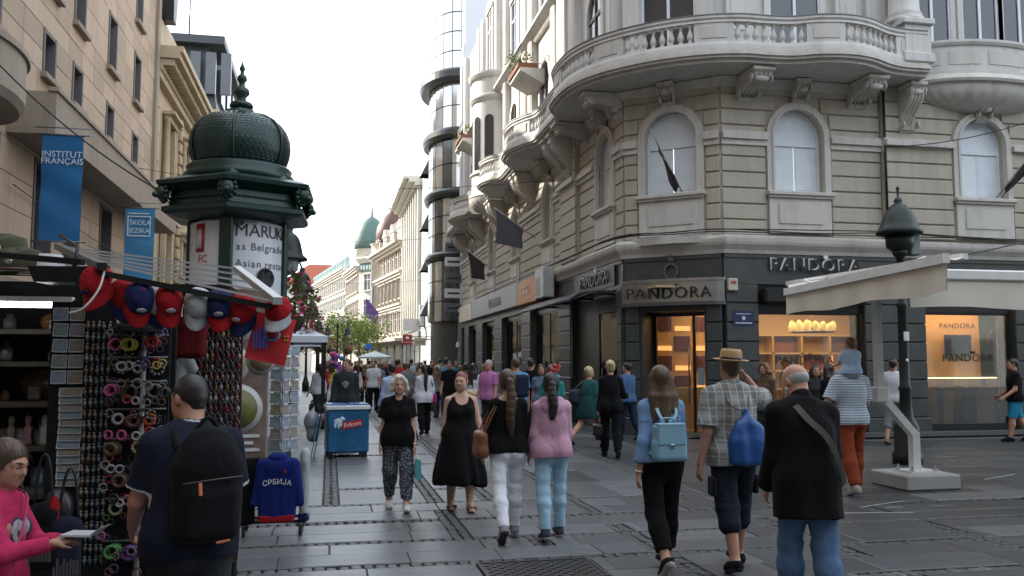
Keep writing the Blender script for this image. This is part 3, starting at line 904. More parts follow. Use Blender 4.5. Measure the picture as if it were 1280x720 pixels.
# diagonal bands of setts in the near right of the street, and the square by the shop window
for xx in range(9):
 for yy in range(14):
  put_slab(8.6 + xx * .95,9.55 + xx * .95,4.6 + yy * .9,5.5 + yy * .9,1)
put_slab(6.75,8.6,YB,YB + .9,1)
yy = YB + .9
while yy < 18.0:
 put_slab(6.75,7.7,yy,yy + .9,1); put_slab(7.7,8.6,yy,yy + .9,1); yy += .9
def seen(x,y): return (y > 1) and abs(math.atan2(x,y) - TH) < .58 and y * cos(TH) + x * sin(TH) > 4.9
def size(p):
 d = p[1] * cos(TH) + p[0] * sin(TH)
 return p[2] * p[3] / max(d,1) ** 3
def lay(items,data,name,h,base):
 vis = sorted([p for p in items if seen(p[0],p[1])],key=lambda p: -size(p))
 rest = vis[300:] + [p for p in items if not seen(p[0],p[1]) and abs(p[0]) < 14 and p[1] > 2]
 for p in vis[:300]:
  d = data[p[5]] if name == 'paving_slab' else data
  inst(name,d,pave,(p[0],p[1],base + p[4]),(R(-.003,.003),R(-.003,.003),0 if name == 'paving_slab' else p[5]),(p[2],p[3],h))
 src = SL if name == 'paving_slab' else CB
 m = MB()
 for p in rest:
  m.add([(p[0] + v[0] * p[2],p[1] + v[1] * p[3],base + p[4] + v[2] * h) for v in src[0]],src[1],(p[5] if name == 'paving_slab' else 0),name != 'paving_slab')
 m.build(name,[M_slab,M_slabd] if name == 'paving_slab' else M_cob,pave,kind='stuff')
lay(slabs,slab_data,'paving_slab',.034,-.034)
lay(cobs,cob_data,'cobble',.034,-.036)
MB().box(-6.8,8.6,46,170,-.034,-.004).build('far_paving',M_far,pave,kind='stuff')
g = thing('manhole_cover','dark rectangular cast iron cover of chequered plate set flush in the paving slabs','manhole cover',(1.74,7.2,0))
m = MB(); m.box(-.49,.49,-.33,.33,-.03,-.004)
m.build('plate',mat('cast_iron',(.07,.068,.066),.5,.5,var=.3,scale=12,dirt=(.06,.045,.03),damt=.4),g,local=True)
m = MB(); m.box(-.49,.49,-.33,-.30,-.004,.004); m.box(-.49,.49,.30,.33,-.004,.004); m.box(-.49,-.46,-.30,.30,-.004,.004); m.box(.46,.49,-.30,.30,-.004,.004)
m.build('frame',MATS['cast_iron'],g,local=True)
m = MB()
for i in range(17):
 for j in range(11):
  if (i + j) % 2: m.box(-.44 + i * .052,-.40 + i * .052,-.285 + j * .053,-.255 + j * .053,-.004,.003)
m.build('stud',MATS['cast_iron'],g,local=True,kind='stuff')
mk = MB()
for px,py,l,a in ((1182,571,.5,.1),(1250,596,.9,.25),(1104,630,.8,.2),(1150,633,.9,.0),(1075,641,1.2,-.1),(1005,572,.5,.3)):
 x,y = ground(px,py); mk.bar((x - l / 2,y - l * a,.001),(x + l / 2,y + l * a,.001),.022,.004)
mk.build('worn_paint_mark',mat('worn_white_paint',(.36,.37,.37),.7,var=.4,scale=20),pave,kind='stuff')
# ================================================================== the corner building with the jewellery shop
M_ochre = mat('ochre_render',(.45,.415,.335),.75,var=.10,scale=3,dirt=(.27,.25,.21),dscale=1.4,damt=.6,streak=True,bump=.12,bscale=70)
M_stuc = mat('pale_stucco',(.57,.545,.495),.7,var=.09,scale=3,dirt=(.30,.285,.26),dscale=1.8,damt=.6,streak=True,bump=.10,bscale=60)
M_white = mat('white_stucco',(.60,.585,.555),.65,var=.08,scale=2,dirt=(.32,.30,.27),dscale=1.5,damt=.55,streak=True,bump=.08,bscale=50)
M_shut = mat('white_shutter_paint',(.74,.80,.86),.45,var=.05,scale=4,dirt=(.5,.52,.55),dscale=3,damt=.4)
M_dark = mat('dark_green_stone',(.050,.057,.056),.38,var=.18,scale=5,dirt=(.10,.11,.105),dscale=2.5,damt=.35,bump=.08,bscale=50)
M_darkm = mat('dark_metal',(.022,.024,.025),.35,.4,var=.2,scale=6)
M_steel = mat('brushed_steel',(.42,.42,.41),.3,.9,var=.12,scale=3,stretch=(.3,.3,14))
M_lead = mat('lead_flashing',(.16,.17,.18),.5,.5,var=.2)
M_wglass = window_glass('dark_window_glass')
M_pane = glass('shop_glass',fac=.92)
M_clear = glass('clear_glass',fac=.85)
M_warm = mat('warm_panel',(.62,.36,.14),.6,var=.08,scale=2)
M_cream = mat('cream_panel',(.55,.38,.20),.6,var=.08,scale=2)
M_walnut = mat('walnut',(.16,.085,.045),.45,var=.3,scale=4,stretch=(1,1,.15))
M_glow = emit('lit_niche',(1.0,.48,.15),.8)
M_ceil = emit('ceiling_light',(1.0,.66,.32),5.0)
M_black = mat('black_lacquer',(.012,.012,.013),.3,var=.2)
FW = Frame((6.9,19.95),(0,1),(-1,0))
FC = Frame((6.9,19.95),(.7523,-.6588),(-.6588,-.7523))
FS = Frame((8.67,18.4),(1,0),(0,-1))
LW,LC,LS = 26.5,2.353,15.0
B1 = thing('corner_building','ornate cream corner building with long curved balcony over a dark stone ground floor','building',(8.2,19.6,0))
def spot(fr,u,v,z,parent):
 """position and turn of a piece made in (x along the wall, y outwards, z up)"""
 p = fr.p(u,v,z); a = atan2(fr.n[1],fr.n[0]) - pi / 2
 q = parent
 return (p[0] - q.location.x,p[1] - q.location.y,p[2] - q.location.z),(0,0,a)
WX,SILL,SPR,Z1,Z2 = .635,5.6,6.92,4.56,8.22
winW,winC,winS = [1.4,7.4,12.45,17.45,22.6],[1.18],[1.93,6.7]
def arched_wall(fr,u0,u1,z0,z1,wins,th=.35,v1=0.,half=WX,sill=SILL,spr=SPR):
 m = MB(fr); e = u0
 for c in wins:
  m.box(e,c - half,v1 - th,v1,z0,z1); m.box(c - half,c + half,v1 - th,v1,z0,sill)
  a = arc(c,spr,half,pi,0,14)
  m.prism([(c - half,z1)] + a + [(c + half,z1)],v1 - th,v1,'y'); e = c + half
 m.box(e,u1,v1 - th,v1,z0,z1)
 return m
for fr,l,ws in ((FW,LW,winW),(FC,LC,winC),(FS,LS,winS)):
 arched_wall(fr,0,l,4.2,Z2 + .4,ws).build('wall',M_ochre,B1)
# rusticated courses: each stone block its own piece
def course_blocks(fr,u0,u1,wins,v0=0.,name='stone_block',h=.366,z0=Z1,z1=Z2,mtl=M_ochre,parent=B1,thick=.045):
 n = round((z1 - z0) / h); h = (z1 - z0) / n
 for k in range(n):
  za,zb = z0 + k * h,z0 + (k + 1) * h
  segs = []; e = u0
  for c in wins:
   hw = .83
   if za > SPR: hw = sqrt(max(.0,.81 ** 2 - (za - SPR) ** 2)) + .02
   if hw < .1: continue
   segs.append((e,c - hw)); e = c + hw
  segs.append((e,u1))
  for a,b in segs:
   if b - a < .05: continue
   q = max(1,round((b - a) / 2.6))
   for i in range(q):
    MB(fr).box(a + (b - a) * i / q + (.004 if i else 0),a + (b - a) * (i + 1) / q - .004,v0,v0 + thick + R(0,.006),za + .016,zb - .016,0,.014).build(name,mtl,parent)
course_blocks(FW,.02,3.7,[1.4]); course_blocks(FW,5.4,LW,winW[1:])
course_blocks(FC,.02,LC - .02,winC); course_blocks(FS,.02,4.06,[1.93]); course_blocks(FS,4.1,14.8,[6.7],.16)
arched_wall(FS,4.07,14.9,Z1,Z2,[6.7],.158,.16).build('wall',M_ochre,B1)
course_blocks(FW,3.72,5.38,[],.14)
MB(FW).box(3.7,5.4,0,.14,Z1,Z2).build('wall',M_ochre,B1)
# string course, ledge over the shop, moulding under the balcony
def string(fr,segs,z,d,h,m=M_stuc,name='string_course',parent=B1):
 for a,b in segs:
  q = MB(fr)
  q.box(a,b,0,d * .6,z - h * .5,z); q.box(a,b,0,d,z,z + h * .5); q.box(a,b,0,d * .75,z + h * .5,z + h * .72)
  q.build(name,m,parent)
gap = .815
string(FW,[(.0,1.4 - gap),(1.4 + gap,3.7),(5.4,7.4 - gap),(7.4 + gap,12.45 - gap),(12.45 + gap,17.45 - gap),(17.45 + gap,22.6 - gap),(22.6 + gap,LW)],6.78,.16,.26)
string(FW,[(3.66,5.44)],6.78,.30,.26)
string(FC,[(0,1.18 - gap),(1.18 + gap,LC)],6.78,.16,.26)
string(FS,[(0,1.93 - gap),(1.93 + gap,4.05)],6.78,.16,.26)
string(FS,[(4.06,6.7 - gap),(6.7 + gap,10.6)],6.78,.32,.26)
outline = [(23.6,18.4),(12.74,18.4),(12.74,18.24),(12.7,18.4),(8.67,18.4),(6.9,19.95),(6.9,46.45)]
wallline = [(23.6,18.4),(8.67,18.4),(6.9,19.95),(6.9,46.45)]
MB().sweep(wallline,[(-.3,4.14),(.10,4.14),(.13,4.22),(.22,4.34),(.24,4.40),(.24,4.47),(.12,4.56),(-.3,4.56)]).build('cornice',M_stuc,B1)
MB().sweep(wallline,[(-.3,8.0),(.06,8.0),(.10,8.08),(.2,8.2),(-.3,8.2)]).build('cornice',M_stuc,B1)
m = MB(FC)                                   # bowed ledge below the window over the entrance
m.prism([(.2,.1)] + [(.2 + 1.96 * i / 12,.1 + .26 * sin(pi * i / 12)) for i in range(1,12)] + [(2.16,.1)],4.40,4.58,'z')
m.build('cornice',M_stuc,B1)
# arched first floor windows
def window_meshes():
 d = {}
 m = MB()
 o = [(-WX - .17,SILL)] + arc(0,SPR,WX + .17,pi,0,16) + [(WX + .17,SILL)]
 i_ = [(-WX,SILL)] + arc(0,SPR,WX,pi,0,16) + [(WX,SILL)]
 def ring(o,i_,y0,y1):
  n = len(o); vs = [(x,y,z) for y in (y0,y1) for q in (o,i_) for x,z in q]
  fs = []
  for k in range(n - 1):
   fs += [(k,k + 1,n + k + 1,n + k),(2 * n + k,3 * n + k,3 * n + k + 1,2 * n + k + 1),
                   (k,2 * n + k,2 * n + k + 1,k + 1),(n + k,n + k + 1,3 * n + k + 1,3 * n + k)]
  for k in (0,n - 1): fs.append((k,n + k,3 * n + k,2 * n + k))
  m.add(vs,fs)
 ring(o,i_,-.02,.085)
 o2 = [(-WX - .05,SILL)] + arc(0,SPR,WX + .05,pi,0,16) + [(WX + .05,SILL)]
 ring(o2,i_,.085,.115)
 d['surround'] = m.mesh('surround',M_stuc)
 m = MB()
 i3 = [(-WX + .07,SILL)] + arc(0,SPR,WX - .07,pi,0,16) + [(WX - .07,SILL)]
 ring(i_,i3,-.22,-.14); m.box(-WX + .07,WX - .07,-.21,-.13,6.72,6.82)
 m.box(-WX + .07,WX - .07,-.22,-.15,SILL,SILL + .06)
 d['frame'] = m.mesh('frame',M_shut)
 m = MB(); m.box(-WX + .07,-.012,-.205,-.175,SILL + .06,6.72); m.box(-WX + .11,-.05,-.175,-.165,SILL + .10,6.68)
 d['shutter'] = m.mesh('shutter',M_shut)
 m = MB(); m.prism([(-WX + .07,6.82),(-WX + .07,SPR)] + arc(0,SPR,WX - .07,pi,0,14)[1:-1] + [(WX - .07,SPR),(WX - .07,6.82)],-.205,-.175,'y')
 d['fanlight'] = m.mesh('fanlight',M_shut)
 m = MB(); m.box(-.84,.84,-.1,.20,SILL - .09,SILL - .002,0,.015); m.box(-.80,.80,-.05,.15,SILL - .14,SILL - .09)
 d['sill'] = m.mesh('sill',M_stuc)
 m = MB(); m.box(-.78,.78,0,.09,4.62,SILL - .14); m.box(-.55,.55,.09,.115,4.86,5.32)
 m.box(-.5,.5,.115,.117,4.91,5.27,0)
 d['apron'] = m.mesh('apron',M_stuc)
 return d
WD = window_meshes()
for fr,ws in ((FW,winW),(FC,winC),(FS,winS)):
 for c in ws:
  l,r = spot(fr,c,.16 if (fr is FS and c > 4) else 0,0,B1)
  wn = inst('window',WD['surround'],B1,l,r)
  for k in ('frame','fanlight','sill','apron'): inst(k,WD[k],wn)
  inst('shutter',WD['shutter'],wn); inst('shutter',WD['shutter'],wn,scale=(-1,1,1))
# scrolled corbels
def corbel_mesh(w,out,h,name,m=M_stuc):
 q = MB()
 pr = [(0,0),(out,0),(out,-.10),(out - .05,-.13)]
 pr += [(out * .90 - .5 * out * (1 - cos(t)) * .9,-.14 - (h - .3) * (t / pi) ** .8 - .02 * sin(3 * t)) for t in np.linspace(.2,pi,9)]
 pr += [(.10,-h + .06),(.02,-h),(0,-h)]
 q.prism(pr,-w / 2,w / 2,'x')
 q.box(-w / 2 - .035,w / 2 + .035,-.02,out + .03,-.09,.0,0,.012)
 for s_ in (-1,1):
  for cy,cz,r in ((out * .80,-.20,.105),(.16,-h + .16,.09)):
   q.prism([(cy + r * cos(a),cz + r * sin(a)) for a in np.linspace(0,2 * pi,13)[:-1]],s_ * (w / 2),s_ * (w / 2 + .03),'x')
   q.prism([(cy + r * .5 * cos(a),cz + r * .5 * sin(a)) for a in np.linspace(0,2 * pi,9)[:-1]],s_ * (w / 2 + .03),s_ * (w / 2 + .05),'x')
 for i in range(4):                                  # reeds down the front
  x = (-.36 + .24 * i) * w
  q.tube([(x,p[0] + .005,p[1]) for p in pr[3:-2]],.026,6)
 q.ball((0,out * .86,-.24),(w * .40,.08,.08),10)
 return q.mesh(name,m)
CBIG = corbel_mesh(.46,.95,.55,'corbel'); CTALL = corbel_mesh(.36,.55,1.1,'corbel'); CKEY = corbel_mesh(.30,.34,.52,'keystone'); CSCR = corbel_mesh(.34,.72,1.25,'corbel')
def corbel(me,fr,u,z=8.2,v=.04,name='corbel'):
 l,r = spot(fr,u,v,z,B1); inst(name,me,B1,l,r)
for u in (.62,3.45): corbel(CBIG,FS,u)
corbel(CKEY,FS,1.93,8.2,.05,'keystone'); corbel(CTALL,FS,4.65,8.2,.2); corbel(CTALL,FS,8.9,8.2,.2)
corbel(CKEY,FC,1.18,8.2,.05,'keystone'); corbel(CKEY,FW,1.4,8.2,.05,'keystone')
corbel(CBIG,FW,.25); corbel(CBIG,FW,3.0)
for u in (4.15,4.85,9.4,10.05,14.6,15.2,19.6,20.2,24.6,25.2): corbel(CSCR,FW,u,8.2,.15 if u < 5 else .03)
for u in (7.4,12.45,17.45,22.6): corbel(CKEY,FW,u,8.2,.05,'keystone')
# ---- the balcony: slab following the wavy line, balusters one by one
pathA = catmull([(13.35,17.42),(12.7,17.42),(12.2,17.30),(11.6,17.02),(11.0,16.92),(10.4,17.02),(9.9,17.24),(9.3,17.32),(8.7,17.34),(8.0,17.55),(7.2,18.02),(6.5,18.7),(6.02,19.4),(5.74,20.2),
                 (5.66,21.0),(5.70,21.9),(5.92,22.5),(6.06,22.75),(6.08,23.9),(6.08,25.4),(5.85,26.0),(5.6,26.7),(5.55,27.5),(5.68,28.3),(6.02,28.9),(6.08,29.6),(6.08,31.0),(5.8,31.5),(5.6,32.2),(5.62,33.0),(6.0,33.6),(6.08,34.4)],5)
pathB = catmull([(6.08,38.1),(6.08,39.2),(5.8,39.8),(5.6,40.6),(5.62,41.4),(6.0,42.0),(6.08,43),(6.08,45.9)],5)
def off(path,d):
 o = []
 for i,p in enumerate(path):
  a,b = path[max(0,i - 1)],path[min(len(path) - 1,i + 1)]; dx,dy = b[0] - a[0],b[1] - a[1]; l = hypot(dx,dy) or 1
  o.append((p[0] - dy / l * d,p[1] + dx / l * d))
 return o
M_balu = MB().lathe([(.062,0),(.062,.03),(.035,.05),(.048,.08),(.070,.13),(.072,.17),(.050,.25),(.030,.31),(.028,.34),(.045,.36),(.045,.385),(.058,.40),(.058,.43)],10).mesh('baluster',M_white)
def balcony(path,back):
 m = MB()
 for d,z0,z1 in ((.02,8.22,8.30),(.12,8.30,8.36),(.17,8.36,8.44),(.10,8.44,8.52)):
  m.prism(off(path,d) + back,z0,z1 - .0005,'z')
 bal = m.build('balcony',M_stuc,B1)
 pm = off(path,-.02)
 MB().sweep(pm,[(-.10,8.52),(.10,8.52),(.10,8.60),(.08,8.68),(-.08,8.68),(-.10,8.60)]).build('plinth',M_white,bal)
 MB().sweep(pm,[(-.10,9.11),(-.08,9.17),(-.12,9.20),(-.12,9.26),(.12,9.26),(.12,9.20),(.08,9.17),(.10,9.11)]).build('rail',M_white,bal)
 MB().sweep(pm,[(-.125,9.262),(-.125,9.285),(.135,9.285),(.135,9.262)]).build('rail_flashing',M_lead,bal)
 L_ = [0]
 for i in range(1,len(pm)): L_.append(L_[-1] + hypot(pm[i][0] - pm[i - 1][0],pm[i][1] - pm[i - 1][1]))
 def at(s_):
  i = min(max(1,int(np.searchsorted(L_,s_))),len(pm) - 1); t = (s_ - L_[i - 1]) / max(1e-6,L_[i] - L_[i - 1])
  return (pm[i - 1][0] + (pm[i][0] - pm[i - 1][0]) * t,pm[i - 1][1] + (pm[i][1] - pm[i - 1][1]) * t)
 s_ = 0
 while s_ < L_[-1] - .1:
  e = min(s_ + .82,L_[-1])
  sub = [at(s_ + (e - s_) * k / 4) for k in range(5)]
  MB().sweep(sub,[(-.075,8.68),(-.075,9.11),(.075,9.11),(.075,8.68)]).build('panel',M_white,bal)
  sub2 = [at(s_ + .14 + (e - s_ - .28) * k / 4) for k in range(5)]
  MB().sweep(sub2,[(.075,8.76),(.075,9.03),(.092,9.03),(.092,8.76)]).build('panel',M_stuc,bal)
  s_ = e; e = min(s_ + 1.66,L_[-1]); n = max(1,int((e - s_) / .185))
  for k in range(n):
   p = at(s_ + (e - s_) * (k + .5) / n)
   inst('baluster',M_balu,bal,(p[0] - B1.location.x,p[1] - B1.location.y,8.68))
  s_ = e
 return bal
balcony(pathA,[(6.95,34.4),(6.95,20.0),(8.7,18.45),(13.4,18.45)])
balcony(pathB,[(6.95,45.9),(6.95,38.1)])
m = MB(); m.box(12.72,13.5,17.28,18.35,8.53,8.75,0,.02); m.box(12.78,13.44,17.34,18.35,8.75,9.42); m.box(12.70,13.52,17.26,18.35,9.42,9.56,0,.02)
m.build('pedestal',M_white,B1)
MB().lathe([(.44,9.56),(.44,9.66),(.37,9.70),(.40,9.76),(.345,9.84),(.335,10.2),(.32,14.5)],20,(13.08,17.78,0)).build('column',M_white,B1)
# ---- cups of fluted shell under the rounded bays
def cup(fr,u,z0,z1,a,b,flutes=15,name='shell',mtl=M_stuc):
 vs,fs = [],[]; n,k = 60,9
 for j in range(k + 1):
  t = j / k; r = .16 + .84 * sin(t * pi / 2) ** .9; z = z0 + (z1 - z0) * (1 - cos(t * pi / 2)) ** .9
  for i in range(n + 1):
   ph = pi * i / n; w_ = 1 + .035 * abs(sin(ph * flutes)) * sin(pi * min(t * 1.1,1)) - .03
   vs.append((u - a * r * w_ * cos(ph),b * r * w_ * sin(ph) + .0,z))
 for j in range(k):
  for i in range(n): fs.append((j * (n + 1) + i,j * (n + 1) + i + 1,(j + 1) * (n + 1) + i + 1,(j + 1) * (n + 1) + i))
 MB(fr).add(vs,fs,0,True).build(name,mtl,B1)
def half_ring(fr,u,prof,a,b,m,name,parent=B1,n=28,p0=0,p1=pi):
 """profile of (outward offset, z) round a half ellipse"""
 vs,fs = [],[]; k = len(prof)
 for i in range(n + 1):
  ph = p0 + (p1 - p0) * i / n
  vs += [(u - (a + o) * cos(ph),(b + o) * sin(ph),z) for o,z in prof]
 for i in range(n):
  for j in range(k):
   j2 = (j + 1) % k; fs.append((i * k + j,i * k + j2,(i + 1) * k + j2,(i + 1) * k + j))
 fs += [tuple(range(k)),tuple(n * k + j for j in range(k))]
 return MB(fr).add(vs,fs).build(name,m,parent)
US = 6.7
cup(FS,US,7.68,8.26,1.85,.95,15)
corbel(CKEY,FS,US,7.98,.17,'keystone')
bb = half_ring(FS,US,[(-.3,8.26),(.06,8.26),(.09,8.32),(.03,8.40),(-.02,8.46),(-.02,8.52),(-.3,8.52)],1.85,.95,M_stuc,'round_balcony')
half_ring(FS,US,[(-.2,8.52),(-.06,8.52),(-.06,9.14),(-.2,9.14)],1.85,.95,M_white,'parapet',bb)
half_ring(FS,US,[(-.24,9.14),(-.02,9.14),(.02,9.20),(.02,9.26),(-.24,9.26)],1.85,.95,M_white,'rail',bb)
for p0,p1 in ((.18,.72),(.86,1.30),(1.42,2.25),(2.4,2.9)):
 half_ring(FS,US,[(-.07,8.68),(-.045,8.68),(-.045,9.0),(-.07,9.0)],1.85,.95,M_stuc,'panel',bb,10,p0,p1)
# ---- upper storeys, white
ZT = 17.5
def sash(fr,u,z0,z1,w_,parent=B1,v=0.,name='window',gm=M_wglass,mull=1,fm=M_white,arch=False,tr=.3):
 """surround with frame, glazing and muntins"""
 m = MB(fr)
 for a,b in ((u - w_ / 2 - .14,u - w_ / 2),(u + w_ / 2,u + w_ / 2 + .14)): m.box(a,b,v,v + .07,z0,z1)
 m.box(u - w_ / 2 - .18,u + w_ / 2 + .18,v,v + .11,z1,z1 + .18); m.box(u - w_ / 2 - .16,u + w_ / 2 + .16,v,v + .12,z0 - .10,z0)
 wn = m.build(name,fm,parent)
 m = MB(fr)
 for i in range(mull + 2):
  x = u - w_ / 2 + w_ * i / (mull + 1); m.box(x - .035,x + .035,v + .012,v + .045,z0,z1)
 for z in (z0 + .035,z1 - .035,z1 - (z1 - z0) * tr): m.box(u - w_ / 2 + .036,u + w_ / 2 - .036,v + .010,v + .040,z - .035,z + .035)
 m.build('frame',M_shut if fm is M_white else fm,wn)
 MB(fr).box(u - w_ / 2,u + w_ / 2,v - .02,v + .008,z0,z1).build('pane',gm,wn)
 return wn
for fr,l in ((FW,LW),(FC,LC),(FS,LS)): MB(fr).box(0,l,-.35,-.002,Z2 + .4,ZT).build('wall',M_white,B1)
for u in (1.93,5.6,6.95,8.1): sash(FS,u,8.75,12.2,1.0 if u > 5 else 1.3,gm=M_wglass)
sash(FC,1.18,8.6,12.2,1.3)
def pilaster(fr,u,w_,z0=8.52,z1=ZT,d=.16,parent=B1,mtl=M_white):
 m = MB(fr); m.box(u - w_ / 2 - .05,u + w_ / 2 + .05,0,d + .05,z0,z0 + .5); m.box(u - w_ / 2,u + w_ / 2,0,d,z0 + .5,z1)
 m.box(u - w_ / 2 + .12,u + w_ / 2 - .12,d,d + .02,z0 + .8,z1)
 m.build('pilaster',mtl,parent)
for u,w_ in ((.45,.62),(3.2,.55),(4.0,.5),(4.75,.42),(9.2,.6)): pilaster(FS,u,w_)
for u in (.28,2.08): pilaster(FC,u,.42)
for u,w_ in ((.4,.5),(3.9,.7),(5.1,.9),(6.1,.55),(9.3,.6),(10.4,.8),(11.3,.4),(13.9,.5),(19.3,.6),(20.4,.8),(24.6,.6),(25.8,.6)): pilaster(FW,u,w_,d=.22)
for u in (2.1,7.7,12.6,22.5):
 hw = .62
 m = MB(FW)
 o = [(u - hw - .2,9.0)] + arc(u,11.0,hw + .2,pi,0,14) + [(u + hw + .2,9.0)]; i_ = [(u - hw,9.0)] + arc(u,11.0,hw,pi,0,14) + [(u + hw,9.0)]
 n = len(o); vs = [(x,y,z) for y in (0,.10) for q in (o,i_) for x,z in q]; fs = []
 for k in range(n - 1): fs += [(k,k + 1,n + k + 1,n + k),(2 * n + k,3 * n + k,3 * n + k + 1,2 * n + k + 1),(k,2 * n + k,2 * n + k + 1,k + 1),(n + k,n + k + 1,3 * n + k + 1,3 * n + k)]
 wn = m.add(vs,fs).build('window',M_white,B1)
 MB(FW).prism(i_,-.0,.02,'y').build('pane',M_wglass,wn)
 m = MB(FW); m.box(u - .03,u + .03,.02,.06,9.0,11.55); m.box(u - hw,u + hw,.02,.05,10.9,11.0); m.build('frame',mat('brown_joinery',(.10,.055,.035),.5),wn)
for u in (2.1,7.7,12.6): sash(FW,u,13.2,15.8,1.2)
# oriel
UO = 16.4
cup(FW,UO,7.9,8.5,1.45,1.25,13)
corbel(CKEY,FW,UO,7.9,.05,'keystone')
orl = half_ring(FW,UO,[(-.4,8.5),(.08,8.5),(.12,8.56),(.02,8.66),(.0,8.75),(.0,9.45),(.08,9.5),(.08,9.58),(-.03,9.62),(-.03,12.55),(.03,12.6),(.10,12.72),(.10,12.80),(.0,12.86),(0,13.5),(.10,13.58),(.16,13.7),(.16,13.78),(-.4,13.85)],1.3,1.1,M_white,'oriel')
for ph in (.55,1.15,1.75,2.35):
 c,s_ = cos(ph),sin(ph); px_,py_ = UO - 1.27 * c,1.07 * s_
 tx,ty = 1.27 * s_,1.07 * c; l = hypot(tx,ty); tx,ty = tx / l,ty / l; nx_,ny_ = -ty,tx
 if nx_ * -c + ny_ * s_ < 0: nx_,ny_ = -nx_,-ny_
 prof = [(-.2,9.7)] + arc(0,11.75,.2,pi,0,8) + [(.2,9.7)]
 vs = [(px_ + tx * x + nx_ * y,py_ + ty * x + ny_ * y,z) for y in (-.03,.02) for x,z in prof]; n = len(prof)
 fs = [tuple(range(n)),tuple(range(n,2 * n))] + [(i,(i + 1) % n,n + (i + 1) % n,n + i) for i in range(n)]
 MB(FW).add(vs,fs).build('oriel_window',M_wglass,orl)
sash(FW,UO,14.0,16.8,1.1,gm=mat('brown_blind',(.19,.085,.06),.7),v=.3)
MB(FW).box(UO - 1.2,UO + 1.2,0,.3,13.85,ZT).build('wall',M_white,B1)
MB().sweep(wallline,[(-.3,12.7),(.12,12.7),(.2,12.82),(.42,12.95),(.42,13.05),(-.3,13.05)]).build('cornice',M_white,B1)
# little balconies higher up with plants
def planter_balcony(u,z,w_,label,flowers):
 m = MB(FW)
 poly = [(0,z - .5),(.12,z - .5),(.8,z - .14),(.9,z - .12),(.9,z),(0,z)]
 n = len(poly); vs = [(x,y,zz) for x in (u - w_ / 2,u + w_ / 2) for y,zz in poly]
 m.add(vs,[tuple(range(n)),tuple(range(n,2 * n))] + [(i,(i + 1) % n,n + (i + 1) % n,n + i) for i in range(n)])
 sb = m.build('balcony',M_stuc,B1)
 m = MB(FW)
 for i in range(int(w_ / .1)): m.tube([(u - w_ / 2 + .05 + i * .1,.85,z),(u - w_ / 2 + .05 + i * .1,.85,z + .8)],.009,5)
 m.tube([(u - w_ / 2,.85,z + .8),(u + w_ / 2,.85,z + .8)],.02,6)
 m.build('railing',M_darkm,sb)
 c = FW.p(u,.62,z)
 leafy('balcony_plant',label,'plant',c,(w_ * .33,w_ * .5,.75),520,flowers)
M_leaf = mat('leaf_green',(.07,.13,.03),.55,var=.4,scale=3,hue=(.13,.20,.04)); M_leaf2 = mat('leaf_yellow_green',(.16,.20,.035),.55,var=.4,scale=3)
for q in (M_leaf,M_leaf2):                            # light comes through the leaves
 t = q.node_tree; o = t.nodes['Material Output']; tl = N(t,'ShaderNodeBsdfTranslucent'); mx = N(t,'ShaderNodeMixShader',i_0=.42)
 L(t,t.nodes['Principled BSDF'].inputs['Base Color'].links[0].from_socket,tl.inputs[0]); L(t,t.nodes['Principled BSDF'].outputs[0],mx.inputs[1]); L(t,tl.outputs[0],mx.inputs[2]); L(t,mx.outputs[0],o.inputs[0])
M_flow = mat('flower_pink',(.55,.06,.19),.6,var=.4,scale=5); M_stem = mat('stem',(.06,.045,.025),.8)
def leaf_cloud(c,r,n,size=(.05,.11),mi_fn=None,clumps=9,seed=1):
 """small bent leaf faces spread through lumpy volume"""
 rg = random.Random(seed); m = MB()
 cl = [(rg.gauss(0,.42),rg.gauss(0,.42),rg.gauss(0,.42),rg.uniform(.3,.6)) for _ in range(clumps)]
 for i in range(n):
  k = rg.choice(cl)
  p = [k[j] + rg.gauss(0,k[3] * .5) for j in range(3)]
  l = sqrt(sum(q * q for q in p))
  if l > 1.15: continue
  x,y,z = (c[j] + p[j] * r[j] for j in range(3))
  a,b = rg.uniform(0,6.28),rg.uniform(-.9,.9); s_ = rg.uniform(*size)
  d = Vector((cos(a) * cos(b),sin(a) * cos(b),sin(b))); q = Vector((-sin(a),cos(a),rg.uniform(-.5,.5))).normalized() * s_ * .42
  o = Vector((x,y,z)); up = d.cross(q).normalized() * s_ * .12
  m.add([tuple(o),tuple(o + d * s_ * .5 + q + up),tuple(o + d * s_),tuple(o + d * s_ * .5 - q + up)],[(0,1,2,3)],mi_fn(rg,p) if mi_fn else 0)
 return m
def leafy(name,label,cat,c,r,n,flowers=0.0,group=None):
 t = thing(name,label,cat,c,group=group)
 m = leaf_cloud((0,0,r[2] * .5),(r[0],r[1],r[2] * .7),n,(.05,.12),lambda g_,p: 2 if g_.random() < flowers else (1 if g_.random() < .3 else 0),8,int(c[1] * 10))
 m.build('foliage',[M_leaf,M_leaf2,M_flow],t,local=True,kind='stuff')
 m = MB(); m.box(-r[0] * .6,r[0] * .6,-r[1],r[1],0,.16); m.build('trough',mat('terracotta',(.22,.09,.05),.8),t,local=True)
 return t
planter_balcony(8.6,11.4,1.7,'green bushy plant on the small balcony above the long curved one',.0)
planter_balcony(21.6,12.3,1.8,'trailing plant with pink flowers on the far small balcony',.12)
